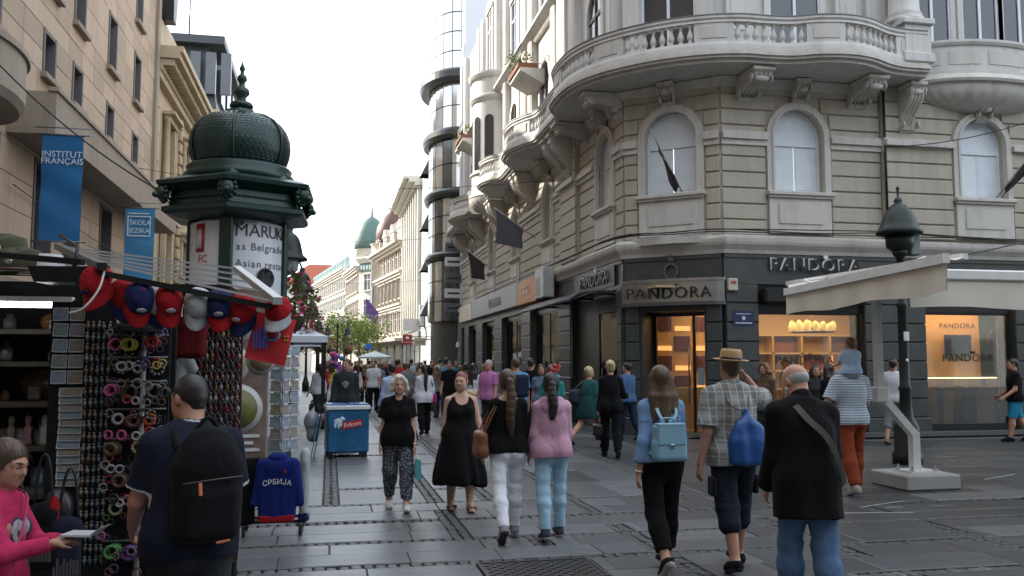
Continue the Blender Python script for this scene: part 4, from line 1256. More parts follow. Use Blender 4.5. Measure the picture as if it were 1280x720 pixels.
# ---- ground floor: dark stone piers, openings, frieze
def pier(fr,u0,u1,v=.12,z1=3.45):
 m = MB(fr); m.box(u0,u1,-.5,v - .05,0,z1); p = m.build('pier',M_dark,B1)
 MB(fr).box(u0 - .03,u1 + .03,0,v + .05,0,.40,0,.02).build('plinth',M_dark,p)
 n = 7; h = (z1 - .40) / n
 for k in range(n): MB(fr).box(u0,u1,v - .05,v,.40 + k * h + .012,.40 + (k + 1) * h - .012,0,.018).build('stone_block',M_dark,p)
 return p
pier(FS,0.02,.80); pier(FS,3.46,5.06); pier(FS,7.5,9.0); pier(FS,9.0,15.0)
pier(FW,0.02,.36); pier(FW,4.4,5.75,.16); pier(FW,9.55,10.95,.16); pier(FW,14.65,16.3,.16); pier(FW,19.25,21.0,.16); pier(FW,23.2,24.6,.16); pier(FW,25.6,26.5,.16)
pier(FC,.02,.36,.10); pier(FC,1.97,LC - .02,.10)
for fr,l in ((FW,LW),(FC,LC),(FS,LS)):
 m = MB(fr); m.box(.0,l,-.4,.06,3.45,4.14); m.box(.02,l - .02,.06,.10,3.45,3.54); m.box(.02,l - .02,.06,.09,4.05,4.12)
 m.build('frieze',M_dark,B1)
MB(FS).box(.85,15,.12,.5,.006,.09).build('step',mat('step_stone',(.09,.09,.09),.5),B1)
def shop_window(fr,u0,u1,z0,z1,v=-.08,mull=(),parent=B1,fm=M_darkm,gm=M_pane):
 m = MB(fr)
 m.box(u0,u1,v - .05,v + .06,.02,z0); m.box(u0,u1,v - .08,v + .06,z1,3.45)
 m.box(u0,u0 + .06,v - .03,v + .03,z0,z1); m.box(u1 - .06,u1,v - .03,v + .03,z0,z1)
 m.box(u0 + .06,u1 - .06,v - .03,v + .03,z1 - .05,z1); m.box(u0 + .06,u1 - .06,v - .03,v + .03,z0,z0 + .05)
 for x in mull: m.box(x - .025,x + .025,v - .028,v + .028,z0 + .05,z1 - .05)
 s_ = m.build('shop_window',fm,parent)
 MB(fr).box(u0 + .06,u1 - .06,v - .006,v + .006,z0 + .05,z1 - .05).build('pane',gm,s_)
 return s_
sw1 = shop_window(FS,.82,3.44,.22,2.82); sw2 = shop_window(FS,5.08,7.48,.18,2.86)
shop_window(FW,.38,2.35,.25,3.0); MB(FW).box(2.35,4.4,-.3,-.05,0,3.45).build('wall',M_dark,B1)
shop_window(FW,5.77,9.53,.25,3.3,mull=(7.6,)); shop_window(FW,10.97,14.63,.25,3.3,mull=(12.8,)); shop_window(FW,16.32,19.23,.25,3.3); shop_window(FW,21.02,23.18,.25,3.3)
shop_window(FW,24.62,25.58,.2,3.3)
# entrance door set back in the chamfer
m = MB(FC); m.box(.36,.42,-.8,.0,0,3.45); m.box(1.91,1.97,-.8,.0,0,3.45); m.box(.42,1.91,-.8,0,2.86,3.45); m.build('wall',M_dark,B1)
m = MB(FC); m.box(.42,.50,-.78,-.70,.02,2.86); m.box(1.83,1.91,-.78,-.70,.02,2.86); m.box(.50,1.83,-.78,-.70,2.78,2.86); m.box(1.40,1.46,-.76,-.70,.02,2.78)
dr = m.build('door',M_darkm,B1)
MB(FC).box(.50,1.83,-.745,-.735,.02,2.78).build('pane',M_pane,dr)
MB(FC).tube([(1.32,-.70,.7),(1.32,-.64,.75),(1.32,-.64,2.1),(1.32,-.70,2.15)],.02,8).build('handle',M_steel,dr)
MB(FC).box(1.5,1.66,-.733,-.729,1.15,1.55).build('notice',mat('pale_blue_notice',(.5,.62,.7),.5),dr)
MB(FC).box(.42,1.91,-.8,.15,.004,.05).build('step',MATS['step_stone'],B1)
# shop rooms behind the glass
m = MB()
m.box(8.9,23,22.6,22.7,0,3.4); m.box(16.4,16.5,18.9,22.6,0,3.4); m.build('back_wall',M_cream,B1)
MB().box(7.4,23,18.75,22.7,.0,.012).build('shop_floor',mat('shop_floor',(.35,.22,.12),.3,var=.2),B1)
MB().box(7.2,23,18.75,22.7,3.38,3.42).build('ceiling',M_cream,B1)
m = MB()
for x in (9.6,11.3,13.0): m.box(x,x + 1.1,19.6,21.6,3.33,3.36)
m.build('ceiling_lamp',M_ceil,B1)
cab = MB().box(9.2,16.2,22.1,22.58,0,.9).build('display_cabinet',M_walnut,B1)
m = MB(); k = 0
for i in range(8):
 x = 9.3 + i * .86
 m.box(x,x + .06,22.2,22.58,.9,2.4)
for z in (.92,1.42,1.9,2.4): m.box(9.2,16.2,22.2,22.59,z,z + .05)
m.build('shelf',M_cream,cab)
for i in range(8):
 for j,z in enumerate((.97,1.47,1.95)):
  x = 9.36 + i * .86
  if (i * 3 + j * 5) % 4 == 0: MB().box(x + .03,x + .16,22.4,22.5,z + .02,z + .40).build('lit_niche',M_glow,cab)
  elif (i + j) % 3: MB().box(x + .1,x + .7,22.36,22.54,z,z + .28).build('display_box',mat(('plum','bronze_brown','dusk_red')[(i + j) % 3],((.12,.03,.04),(.16,.08,.04),(.22,.06,.05))[(i + j) % 3],.5),cab)
# cabinet seen through the entrance
MB().box(8.35,10.0,20.9,21.3,0,1.05).build('display_cabinet',M_cream,B1)
cb2 = MB().box(8.3,9.9,21.9,22.3,0,3.2).build('display_cabinet',M_warm,B1)
for i in range(3):
 for j in range(4):
  x,z = 8.4 + i * .52,.95 + j * .52
  MB().box(x,x + .42,21.86,21.9,z,z + (.12 if (i + j) % 2 == 0 else .38)).build('lit_niche',M_glow if (i + j) % 2 == 0 else mat('plum',(.12,.03,.04),.5),cb2)
# chandelier
chd = thing('chandelier','glowing ring chandelier of many small lamps hanging in the jewellery shop','chandelier',(12.15,20.6,2.42))
MB().lathe([(.50,.02),(.54,.02),(.54,.06),(.50,.06),(.50,.02)],28).build('ring',M_steel,chd,local=True)
lm = MB().lathe([(.0,.06),(.05,.08),(.075,.18),(.055,.28),(.0,.31)],10).mesh('lamp',emit('chandelier_glow',(1,.62,.22),.5))
for i in range(16): inst('lamp',lm,chd,(.52 * cos(i * pi / 8),.52 * sin(i * pi / 8),0),(0,0,0),(1,1,R(.8,1.2)))
MB().tube([(0,0,.04),(0,0,.8)],.012,6).build('rod',M_steel,chd,local=True)
# display behind the second window
m = MB(); m.box(13.7,15.95,19.25,19.32,0,3.3); m.build('display_wall',M_warm,B1)
M_spot = emit('display_strip',(1.0,.60,.24),26.0)
for a,b in ((13.8,16.3),): MB().box(a,b,18.66,18.76,2.92,2.96).build('ceiling_lamp',M_spot,B1)
tv = thing('television','black wall screen showing a dark blue picture in the shop window display','television',(15.3,19.23,1.86))
MB().box(-.36,.36,-.05,.015,0,.50).build('case',M_black,tv,local=True)
MB().box(-.33,.33,-.054,-.051,.03,.47).build('screen',mat('screen_picture',(.012,.02,.05),.6,var=.9,scale=5,spec=.1),tv,local=True)
for i,(x0,x1) in enumerate(((14.3,14.78),(14.98,16.0))):
 ct = thing('display_case',('narrow lit glass jewellery case by the left edge of the window','wide lit glass jewellery case below the screen')[i],'display case',((x0 + x1) / 2,18.95,0.05))
 w_ = (x1 - x0) / 2
 m = MB(); m.box(-w_,w_,-.2,.2,.98,1.02); m.box(-w_ * .9,-w_ * .15,-.16,.18,0,.98); m.build('plinth',mat('taupe',(.16,.13,.10),.6),ct,local=True)
 MB().box(-w_ * .15,w_ * .9,-.14,.17,0,.975).build('door',M_warm,ct,local=True)
 MB().box(-w_ + .01,w_ - .01,-.19,.19,1.02,1.28).build('cover',M_clear,ct,local=True)
 MB().box(-w_ + .02,w_ - .02,.12,.16,1.24,1.26).build('lamp',emit('case_lamp',(1,.62,.28),6.0),ct,local=True)
 m = MB()
 for k in range(int(w_ * 9)): m.box(-w_ + .06 + k * .2,-w_ + .18 + k * .2,-.08,.08,1.021,1.06)
 m.build('tray',M_cream,ct,local=True)
MB().box(15.96,16.9,19.2,19.26,0,3.2).build('green_panel',mat('green_panel',(.045,.075,.045),.5,var=.3,scale=2),B1)
MB().lathe([(.24,-.02),(.27,-.02),(.27,.02),(.24,.02),(.24,-.02)],20).build('heart_ring',mat('dull_red',(.2,.05,.04),.5),B1,local=True)
o = [x for x in B1.children if x.name.startswith('heart_ring')][0]; o.location = (16.4 - 8.2,19.18 - 19.6,2.25); o.rotation_euler = (pi / 2,0,0)
# pale panel behind the first street window, warm room, posters
MB().box(7.35,7.40,20.2,22.4,.2,3.2).build('display_wall',mat('beige_display',(.42,.34,.22),.6,var=.15,scale=1.2),B1)
MB().box(7.12,7.16,20.5,22.2,3.0,3.04).build('ceiling_lamp',M_glow,B1)
MB().box(7.9,8.0,25.6,29.6,0,3.4).build('back_wall',mat('terracotta_wall',(.45,.20,.08),.6),B1)
MB().box(7.2,7.5,28.9,29.3,.6,3.3).build('lit_column',emit('amber_column',(1,.42,.12),1.6),B1)
MB().box(7.0,8.0,25.7,29.5,3.3,3.34).build('ceiling_lamp',emit('amber_ceiling',(1,.55,.22),3.0),B1)
MB().box(7.8,7.9,30.8,46,0,3.4).build('back_wall',mat('dim_room',(.06,.065,.07),.6),B1)
MB().box(7.1,7.14,36.3,39.1,.2,3.3).build('white_panel',mat('white_panel',(.55,.58,.58),.5),B1)
pst = MB(); pst.box(7.05,7.08,31.4,33.9,.9,2.9)
pst.build('poster',mat('window_poster',(.18,.24,.30),.5,var=.9,scale=1.4),B1)
# ================================================================== signs, canopies and boxes on the corner building
RV = {id(FW): (0,-1,0),id(FC): (.7523,-.6588,0),id(FS): (1,0,0)}
def crown_mark(m_,fr,u,v,z,s,ring=False):
 """the little three-pointed crown, with the O ring under it if asked"""
 m = MB(fr)
 if ring:
  n = 24; vs = []
  for y in (v,v + .03):
   for r in (.5,.36):
    vs += [(u + r * s * .86 * cos(2 * pi * i / n),y,z + r * s * sin(2 * pi * i / n)) for i in range(n)]
  fs = []
  for i in range(n):
   j = (i + 1) % n
   fs += [(i,j,n + j,n + i),(2 * n + i,3 * n + i,3 * n + j,2 * n + j),(i,2 * n + i,2 * n + j,j),(n + i,n + j,3 * n + j,3 * n + i)]
  m.add(vs,fs); z += s * .56
 w_ = s * .22
 m.prism([(u - w_ * .6,z),(u - w_,z + s * .30),(u - w_ * .42,z + s * .14),(u,z + s * .38),(u + w_ * .42,z + s * .14),(u + w_,z + s * .30),(u + w_ * .6,z)],v,v + .03,'y')
 for x,h in ((-w_,.33),(0,.42),(w_,.33)): m.ball((u + x,v + .015,z + s * h),s * .035,6)
 return m
M_lit = mat('letter_edge',(.8,.8,.77),.4,.15,var=.05)
M_letter = mat('letter_dark',(.03,.03,.03),.35,.3)
def pandora(fr,u,v,z,size,label,group=None,face=M_letter,back=M_lit,sx=1.0):
 p = fr.p(u,v,z); t = thing('shop_sign',label,'sign',p,group=group)
 r = RV[id(fr)]; n = fr.n
 if back: lettering('letter_edge','PANDORA',back,t,(-r[0] * .03,-r[1] * .03,.02),size,(r,(0,0,1)),.012,sx=sx,spacing=1.1)
 lettering('letters','PANDORA',face,t,(n[0] * .03,n[1] * .03,0),size,(r,(0,0,1)),.014,sx=sx,spacing=1.1)
 s_ = 1 if fr is not FW else -1
 q = crown_mark(None,fr,u + s_ * size * .50 * sx,v + .02,z + size * .42,size * .75); q.build('crown',back or face,t)
 return t
pandora(FS,2.25,.13,3.88,.40,'long jewellery shop sign of raised metal letters on the dark frieze right of the entrance',sx=1.12)
MB(FW).box(.5,4.05,.09,.12,3.55,4.06).build('sign_board',mat('grey_sign_board',(.10,.10,.095),.45),B1)
pandora(FW,2.15,.125,3.81,.46,'jewellery shop sign of raised letters above the glass canopy on the side street',sx=1.05)
# curved steel sign over the door
t = thing('shop_sign','curved brushed steel sign with dark letters over the corner shop entrance','sign',FC.p(1.18,.1,3.0))
cs = []
for i in range(17): cs.append((-.06 + 2.48 * i / 16,.10 + .24 * sin(pi * i / 16) ** .6))
m = MB(FC); m.prism([(-.06,.1)] + cs + [(2.42,.1)],3.06,3.53,'z'); m.build('face',M_steel,t)
for z0,z1 in ((2.98,3.06),(3.53,3.59)):
 m = MB(FC); m.prism([(-.08,.1)] + [(x,y + .03) for x,y in cs] + [(2.44,.1)],z0,z1,'z'); m.build('rim',MATS['step_stone'] if z0 < 3 else M_steel,t)
p = FC.p(1.18,.375,3.27); o_ = t.location
lettering('letters','PANDORA',M_letter,t,(p[0] - o_.x,p[1] - o_.y,p[2] - o_.z - .02),.36,(RV[id(FC)],(0,0,1)),.012,sx=1.1,spacing=1.12)
crown_mark(None,FC,1.18 + .2,.36,3.40,.2).build('crown',M_letter,t)
q = crown_mark(None,FC,1.18,.10,3.78,.42,True).build('crown_ring',mat('relief_stone',(.10,.11,.105),.4),B1)
for fr,u,z in ((FC,.19,1.0),(FC,2.15,1.0)):
 crown_mark(None,fr,u,.10,z,.2,True).build('crown_ring',M_letter,B1)
# lettering on the panes
for u,z,s_,fr in ((2.0,1.72,.26,FS),(6.3,1.78,.25,FS),(6.65,2.58,.18,FS)):
 p = fr.p(u,-.06 if z < 2.5 else -.84,z)
 lettering('letters','PANDORA',M_letter,(sw1 if u < 3 else sw2) if z < 2.5 else B1,(p[0] - 8.2,p[1] - 19.6,p[2]),s_,((1,0,0),(0,0,1)),.002,spacing=1.12,sx=1.1)
 if z < 2.5: q = crown_mark(None,fr,u + s_ * .55,-.062,z + s_ * .42,s_ * .7).build('crown',M_letter,sw1 if u < 3 else sw2)
# sale notices by the street window, blue street plate, alarm box
t = thing('street_plate','small dark blue enamel street plate on the pier right of the entrance','street sign',FS.p(.42,.13,2.52))
MB(FS).box(.17,.67,.12,.135,2.50,2.83,0,.004).build('plate',mat('blue_enamel',(.015,.028,.10),.3),t)
m = MB(FS); m.box(.24,.60,.136,.138,2.76,2.775); m.box(.22,.62,.136,.138,2.55,2.575); m.ball((.42,.138,2.67),(.045,.004,.05),10)
m.build('print',mat('white_enamel',(.6,.6,.6),.4),t)
t = thing('alarm_box','small cream alarm box fixed on the dark pier beside the steel sign','alarm box',FS.p(.1,.12,3.3))
MB(FS).box(.03,.27,.12,.22,3.28,3.56,0,.02).build('case',mat('cream_plastic',(.5,.46,.36),.5),t)
MB(FS).box(.09,.21,.221,.23,3.44,3.50).build('lamp',mat('red_plastic',(.4,.05,.03),.4),t)
# orange sign, grey sign, canopy, air conditioner
def board(fr,u0,u1,v0,v1,z0,z1,label,m,txt=()):
 t = thing('shop_sign',label,'sign',fr.p((u0 + u1) / 2,v0,z0))
 MB(fr).box(u0,u1,v0,v1,z0,z1,0,.02).build('board',m,t)
 for s_,size,u,z,mm in txt:
  p = fr.p(u,v1 + .01,z)
  lettering('letters',s_,mm,t,(p[0] - t.location.x,p[1] - t.location.y,p[2] - t.location.z),size,(RV[id(fr)],(0,0,1)),.006)
 return t
M_wl = mat('white_letter',(.75,.75,.72),.5)
board(FW,7.7,10.8,.10,.34,3.68,4.50,"orange shop sign with white letters beside the air conditioner",mat('orange_sign',(.55,.23,.05),.5),(("L'OCCI",.42,9.55,4.15,M_wl),('EN PR',.17,9.15,3.83,M_wl)))
board(FW,10.95,21.2,.10,.32,3.70,4.52,'long pale grey shop sign with darker grey letters on the side street',mat('pale_grey_sign',(.36,.38,.37),.5),(('ĐUGATARA',.52,15.3,4.08,mat('grey_letter',(.14,.15,.17),.5)),))
board(FW,21.5,25.5,.10,.3,3.7,4.5,'cream shop sign at the far end of the corner building',mat('cream_sign',(.62,.55,.42),.5))
def aircon(fr,u,v,z,label,w_=.95,h=.75):
 t = thing('air_conditioner',label,'air conditioner',fr.p(u,v,z))
 MB(fr).box(u - w_ / 2,u + w_ / 2,v,v + .36,z,z + h,0,.025).build('case',mat('ac_white',(.55,.57,.56),.5,dirt=(.3,.3,.28),dscale=3),t)
 m = MB(fr)
 for i in range(9): m.box(u - w_ * .1,u + w_ * .42,v + .36,v + .372,z + .1 + i * .065,z + .125 + i * .065)
 m.build('grille',M_darkm,t); m = MB(fr)
 m.box(u - w_ * .4,u - w_ * .36,v - .14,v + .36,z - .05,z - .004); m.box(u + w_ * .36,u + w_ * .4,v - .14,v + .36,z - .05,z - .004); m.build('bracket',M_darkm,t)
 return t
aircon(FW,6.55,.2,3.66,'white air conditioner box between the orange sign and the glass canopy',1.1,.92)
t = thing('canopy','dark glass canopy on steel arms over the side street shop window','canopy',FW.p(3.2,.1,3.3))
m = MB(FW)
pr = [(.1,3.42),(.5,3.46),(1.0,3.38),(1.25,3.22),(1.25,3.19),(1.0,3.34),(.5,3.42),(.1,3.38)]
vs = [(u,y,z) for u in (.5,5.9) for y,z in pr]; n = len(pr)
m.add(vs,[tuple(range(n)),tuple(range(n,2 * n))] + [(i,(i + 1) % n,n + (i + 1) % n,n + i) for i in range(n)]); m.build('glass_roof',mat('smoked_glass',(.06,.075,.08),.12,var=.2,spec=.8),t)
for u in (.5,2.3,4.1,5.9):
 m = MB(FW); m.tube([(u,.1,3.33),(u,.7,3.36),(u,1.25,3.17)],.03,6); m.build('arm',M_darkm,t)
MB(FW).tube([(.5,1.26,3.19),(5.9,1.26,3.19)],.035,8).build('gutter',M_lead,t)
MB(FW).tube([(4.0,.22,3.36),(4.0,.22,1.25)],.013,6).build('crank_rod',M_wl,t)
MB(FS).box(.86,3.42,.02,.34,3.0,3.36,0,.05).build('awning_case',M_darkm,B1)
# boards with writing standing inside the windows
# flags
def flag(fr,u,v,z,pole,clothpts,m,label,drop):
 p = fr.p(u,v,z); t = thing('flag',label,'flag',p)
 MB(fr).tube([(u,v,z),pole],.018,6).build('pole',mat('pole_pale',(.35,.34,.32),.4),t)
 n = 10; vs = []; fs = []
 for i in range(n + 1):
  for j in range(7):
   a = i / n; b = j / 6
   q = Vector(clothpts[0]).lerp(Vector(clothpts[1]),a); e = Vector(clothpts[3]).lerp(Vector(clothpts[2]),a); r_ = q.lerp(e,b)
   r_.y += .035 * sin(9 * a + 5 * b) * (b + .1); r_.x += .03 * sin(7 * a + 3 * b); vs.append(tuple(r_))
 for i in range(n):
  for j in range(6): fs.append((i * 7 + j,i * 7 + j + 1,(i + 1) * 7 + j + 1,(i + 1) * 7 + j))
 k = len(vs); vs2 = [(x + .004,y + .004,z_) for x,y,z_ in vs]
 MB(fr).add(vs + vs2,fs + [tuple(k + i for i in reversed(f)) for f in fs],0,True).build('cloth',m,t)
 return t
M_fg = mat('grey_flag',(.085,.085,.10),.8,var=.25); M_fd = mat('dark_flag',(.03,.022,.026),.8,var=.5,scale=5)
flag(FW,9.0,.1,5.9,(9.9,1.35,7.05),[(9.25,.45,6.22),(9.85,1.28,6.98),(9.85,1.28,5.8),(9.3,.5,5.55)],M_fg,'grey cloth flag on a slanting pole over the grey shop sign',1)
flag(FW,17.0,.1,5.6,(17.6,1.2,6.6),[(17.2,.4,5.9),(17.55,1.1,6.5),(17.5,.9,5.3),(17.25,.42,5.2)],M_fd,'small dark furled flag on the far part of the side wall',1)
flag(FC,1.5,.1,5.55,(.95,.75,7.02),[(1.42,.2,5.75),(1.02,.66,6.8),(1.10,.56,6.5),(1.32,.2,5.6)],M_fd,'dark furled flag on a slanting pole at the window over the entrance',1)
flag(FS,6.95,.3,5.6,(7.75,1.0,7.0),[(7.1,.42,5.85),(7.6,.85,6.7),(7.5,.72,6.2),(7.08,.36,5.62)],M_fd,'dark furled flag leaning right at the last arched window',1)
# cables along the front and over the street
M_cable = mat('cable_black',(.012,.012,.012),.5)
def cable(pts,label,r=.012,group=None):
 m = MB(); m.tube(pts,r,5); return m.build('cable',M_cable,label=label,cat='cable',group=group)
def sag(a,b,s_,n=14): return [tuple(a[i] + (b[i] - a[i]) * t / n - (s_ * 4 * (t / n) * (1 - t / n) if i == 2 else 0) for i in range(3)) for t in range(n + 1)]
m = MB()
for k in range(3):
 pts = []
 for i,(x,y) in enumerate([(22,18.1),(16,18.1),(12.8,18.0),(10.8,18.1),(8.55,18.1),(7.7,18.85),(6.62,19.85),(6.62,24),(6.62,30),(6.62,40)]): pts.append((x - .01 * k,y - .01 * k,4.6 + R(-.03,.05) + .02 * k))
 m.tube(catmull(pts,4),.014,5)
m.build('cable',M_cable,label='bundle of black cables lying along the ledge above the shop front',cat='cable')
cable(sag((12.75,18.1,6.72),(18.5,17.4,8.4),.35),'black cable sagging from the wall step across the last arched window')
cable([(12.76,18.2,8.2),(12.76,18.2,4.7)],'thin drain cable running down the corner of the wall step',.03)
cable(sag((8.5,12.2,3.2),(17.5,16.0,5.2),.2),'black cable rising to the right from the cream awning',.016)
cable(sag((-6.9,33,8.6),(6.7,26,7.3),.5),'thin cable sagging high across the street from wall to wall',.010)
cable(sag((-7,50,9.0),(6.8,44,8.2),.6),'second thin cable across the street farther down',.010)
cable(sag((-6.9,60,7.5),(6.8,62,7.5),.5),'third thin cable low across the far street',.010)
cable(sag((-6.3,15.5,7.6),(-2.6,14.5,4.35),.3),'black cable slanting down the left wall to the advertising column',.014)
cable(sag((-6.9,21,5.6),(-6.9,36,5.2),.1),'cable running level across the blue banners',.012)
# ================================================================== left side of the street
M_sand = mat('sandstone_cladding',(.44,.33,.235),.7,var=.16,scale=1.4,dirt=(.36,.20,.12),dscale=.9,damt=.45,streak=True,rnd=.16,bump=.08,bscale=40)
M_sand2 = mat('sandstone_trim',(.30,.245,.19),.7,var=.12,scale=3,dirt=(.15,.125,.10),damt=.6,streak=True,rnd=.05)
M_grey = mat('grey_sill',(.13,.12,.115),.7)
M_lglass = window_glass('left_window_glass',(.05,.055,.06),.08)
FL = Frame((-7.0,0),(0,1),(1,0))
B2 = thing('institute_building','tall ochre stone building with deep square windows and blue banners','building',(-9,26,0))
MB(FL).box(-14,36.8,-8,-.45,0,22).build('wall',M_sand2,B2)
rows = [(4.3,6.6,1.5),(8.75,9.9,1.0),(11.0,12.8,1.1),(13.95,15.75,1.1),(16.9,18.7,1.1)]
winY = [23.4,25.9,29.6,33.3]
allY = [-11,-7.2,-3.4,.4,4.4,8.3,12.2,15.9,19.6] + winY
# cladding stones between the openings, each its own piece
zs = [0,1.2,2.4,3.4,4.3,5.1,5.85,6.6,7.6,8.75,9.3,9.9,10.45,11.0,11.9,12.8,13.4,13.95,14.85,15.75,16.3,16.9,17.8,18.7,19.8,20.9,22]
holes = [(y_ - r[2] / 2,y_ + r[2] / 2,r[0],r[1]) for y_ in allY for r in rows]
small = MB(FL)
for a,b in zip(zs[:-1],zs[1:]):
 hs = sorted((h[0],h[1]) for h in holes if h[2] < b - .01 and h[3] > a + .01)
 e = -13.8; segs = []
 for h in hs: segs.append((e,h[0])); e = h[1]
 segs.append((e,36.3))
 for s0,s1 in segs:
  n = max(1,round((s1 - s0) / 1.25))
  for k in range(n):
   u0,u1 = s0 + (s1 - s0) * k / n + .006,s0 + (s1 - s0) * (k + 1) / n - .006
   if u0 > 20 and 8.0 < b < 17.5: MB(FL).box(u0,u1,-.45,R(-.004,.004),a + .006,b - .006,0,.006).build('cladding_stone',M_sand,B2)
   else: small.box(u0,u1,-.45,R(-.004,.004),a + .006,b - .006,0,.006)
small.build('cladding_stone',M_sand,B2,kind='stuff')
for y_ in allY:
 for z0,z1,w_ in rows:
  m = MB(FL)
  m.box(y_ - w_ / 2,y_ - w_ / 2 + .10,-.40,.03,z0,z1); m.box(y_ + w_ / 2 - .10,y_ + w_ / 2,-.40,.03,z0,z1); m.box(y_ - w_ / 2 + .1,y_ + w_ / 2 - .1,-.40,.02,z1 - .1,z1)
  wn = m.build('window',M_grey,B2)
  MB(FL).box(y_ - w_ / 2 - .12,y_ + w_ / 2 + .12,-.3,.16,z0 - .14,z0,0,.015).build('sill',M_sand2,wn)
  m = MB(FL)
  for x in (y_ - w_ / 2 + .13,y_,y_ + w_ / 2 - .13): m.box(x - .03,x + .03,-.36,-.28,z0,z1 - .1)
  m.box(y_ - w_ / 2 + .1,y_ + w_ / 2 - .1,-.355,-.285,z0 + (z1 - z0) * .68,z0 + (z1 - z0) * .68 + .06)
  m.build('frame',mat('grey_frame',(.10,.10,.105),.5),wn)
  MB(FL).box(y_ - w_ / 2 + .1,y_ + w_ / 2 - .1,-.33,-.31,z0,z1 - .1).build('pane',M_lglass,wn)
  if z0 > 9 and int(y_ * 3 + z0) % 2: MB(FL).box(y_ - w_ / 2 + .1,y_ + w_ / 2 - .1,-.305,-.295,z0 + (z1 - z0) * .55,z1 - .1).build('blind',mat('pale_blind',(.42,.40,.38),.7),wn)
# long balcony with plain parapet
bl = MB(FL).box(20.7,36.3,0,1.0,6.7,6.84).build('long_balcony',M_sand2,B2)
MB(FL).box(20.7,36.3,.86,1.0,6.84,7.65).build('parapet',M_sand2,bl); MB(FL).box(20.7,20.85,0,.86,6.84,7.65).build('parapet',M_sand2,bl)
MB(FL).box(20.65,36.3,.82,1.05,7.65,7.75,0,.01).build('coping',M_sand2,bl)
MB(FL).box(-14,36.3,-.2,.10,3.35,3.55).build('string_course',M_sand2,B2)
rb = half_ring(FL,17.9,[(-.5,6.6),(-.1,6.6),(0,6.75),(0,7.6),(.06,7.6),(.06,7.72),(-.12,7.72),(-.12,6.85),(-.5,6.85)],2.0,1.1,M_sand2,'rounded_balcony',B2)
m = MB(FL); m.prism([(17.9 - 1.7 * cos(pi * i / 16),.85 * sin(pi * i / 16)) for i in range(17)],6.62,6.80,'z'); m.build('slab',M_sand2,rb)
m = MB(FL); m.box(36.3,36.8,-1,.12,0,22); m.build('pilaster',M_sand2,B2)
MB(FL).box(-14,36.8,-8,-.2,22,23).build('roof_parapet',M_sand2,B2)
# banners
def banner(y_,z0,z1,x0,x1,m,label,lines,tcol):
 t = thing('banner',label,'banner',(x0,y_,z0))
 n = 16; vs = []; fs = []
 for i in range(n + 1):
  for j in range(5): vs.append((x0 + .12 + (x1 - x0 - .12) * j / 4,y_ + .03 * sin(i * .9 + j) * sin(pi * i / n),z0 + (z1 - z0) * i / n))
 for i in range(n):
  for j in range(4): fs.append((i * 5 + j,i * 5 + j + 1,(i + 1) * 5 + j + 1,(i + 1) * 5 + j))
 k = len(vs); MB().add(vs + [(a,b + .006,c) for a,b,c in vs],fs + [tuple(k + q for q in reversed(f)) for f in fs],0,True).build('cloth',m,t)
 for z in (z0 - .02,z1 + .02): MB().tube([(x0 - .02,y_,z),(x1 + .12,y_,z)],.022,6).build('rod',M_lead,t)
 MB().tube([(x0 - .02,y_,z1 + .17),(x1 + .18,y_,z1 + .17)],.014,6).build('rod',M_lead,t)
 for s_,size,x,z in lines: lettering('letters',s_,tcol,t,(x - x0,-.045,z - z0),size,((1,0,0),(0,0,1)),.002)
 return t
M_ban = mat('banner_blue',(.012,.125,.30),.75,var=.12,scale=2)
M_ban2 = mat('banner_light_blue',(.045,.21,.38),.75,var=.12,scale=2)
M_pt = mat('print_white',(.62,.66,.68),.7)
banner(20.2,4.27,6.55,-6.22,-5.28,M_ban,'large plain blue banner with white INSTITUT lettering on the left wall',(('INSTITUT',.19,-5.69,6.13),('FRANÇAIS',.185,-5.68,5.98)),M_pt)
bt = banner(28.0,3.6,6.3,-6.2,-5.24,M_ban2,'lighter blue banner with a white framed language school notice, farther along',(('ŠKOLA',.20,-5.64,5.86),('JEZIKA',.20,-5.66,5.62)),M_pt)
m = MB()
m.box(-6.0,-5.34,27.95,27.957,5.45,5.48); m.box(-6.0,-5.34,27.95,27.957,6.04,6.07); m.box(-6.0,-5.97,27.95,27.957,5.48,6.04); m.box(-5.37,-5.34,27.95,27.957,5.48,6.04); m.box(-6.0,-5.4,27.95,27.957,6.13,6.16)
m.build('notice_frame',M_pt,bt)
flag(FL,16.8,.1,7.9,(16.6,2.2,9.2),[(16.75,.6,8.25),(16.6,2.1,9.1),(16.5,2.0,8.35),(16.7,.9,8.05)],mat('violet_flag',(.045,.035,.11),.8),'dark violet flag at the top corner of the left wall',1)
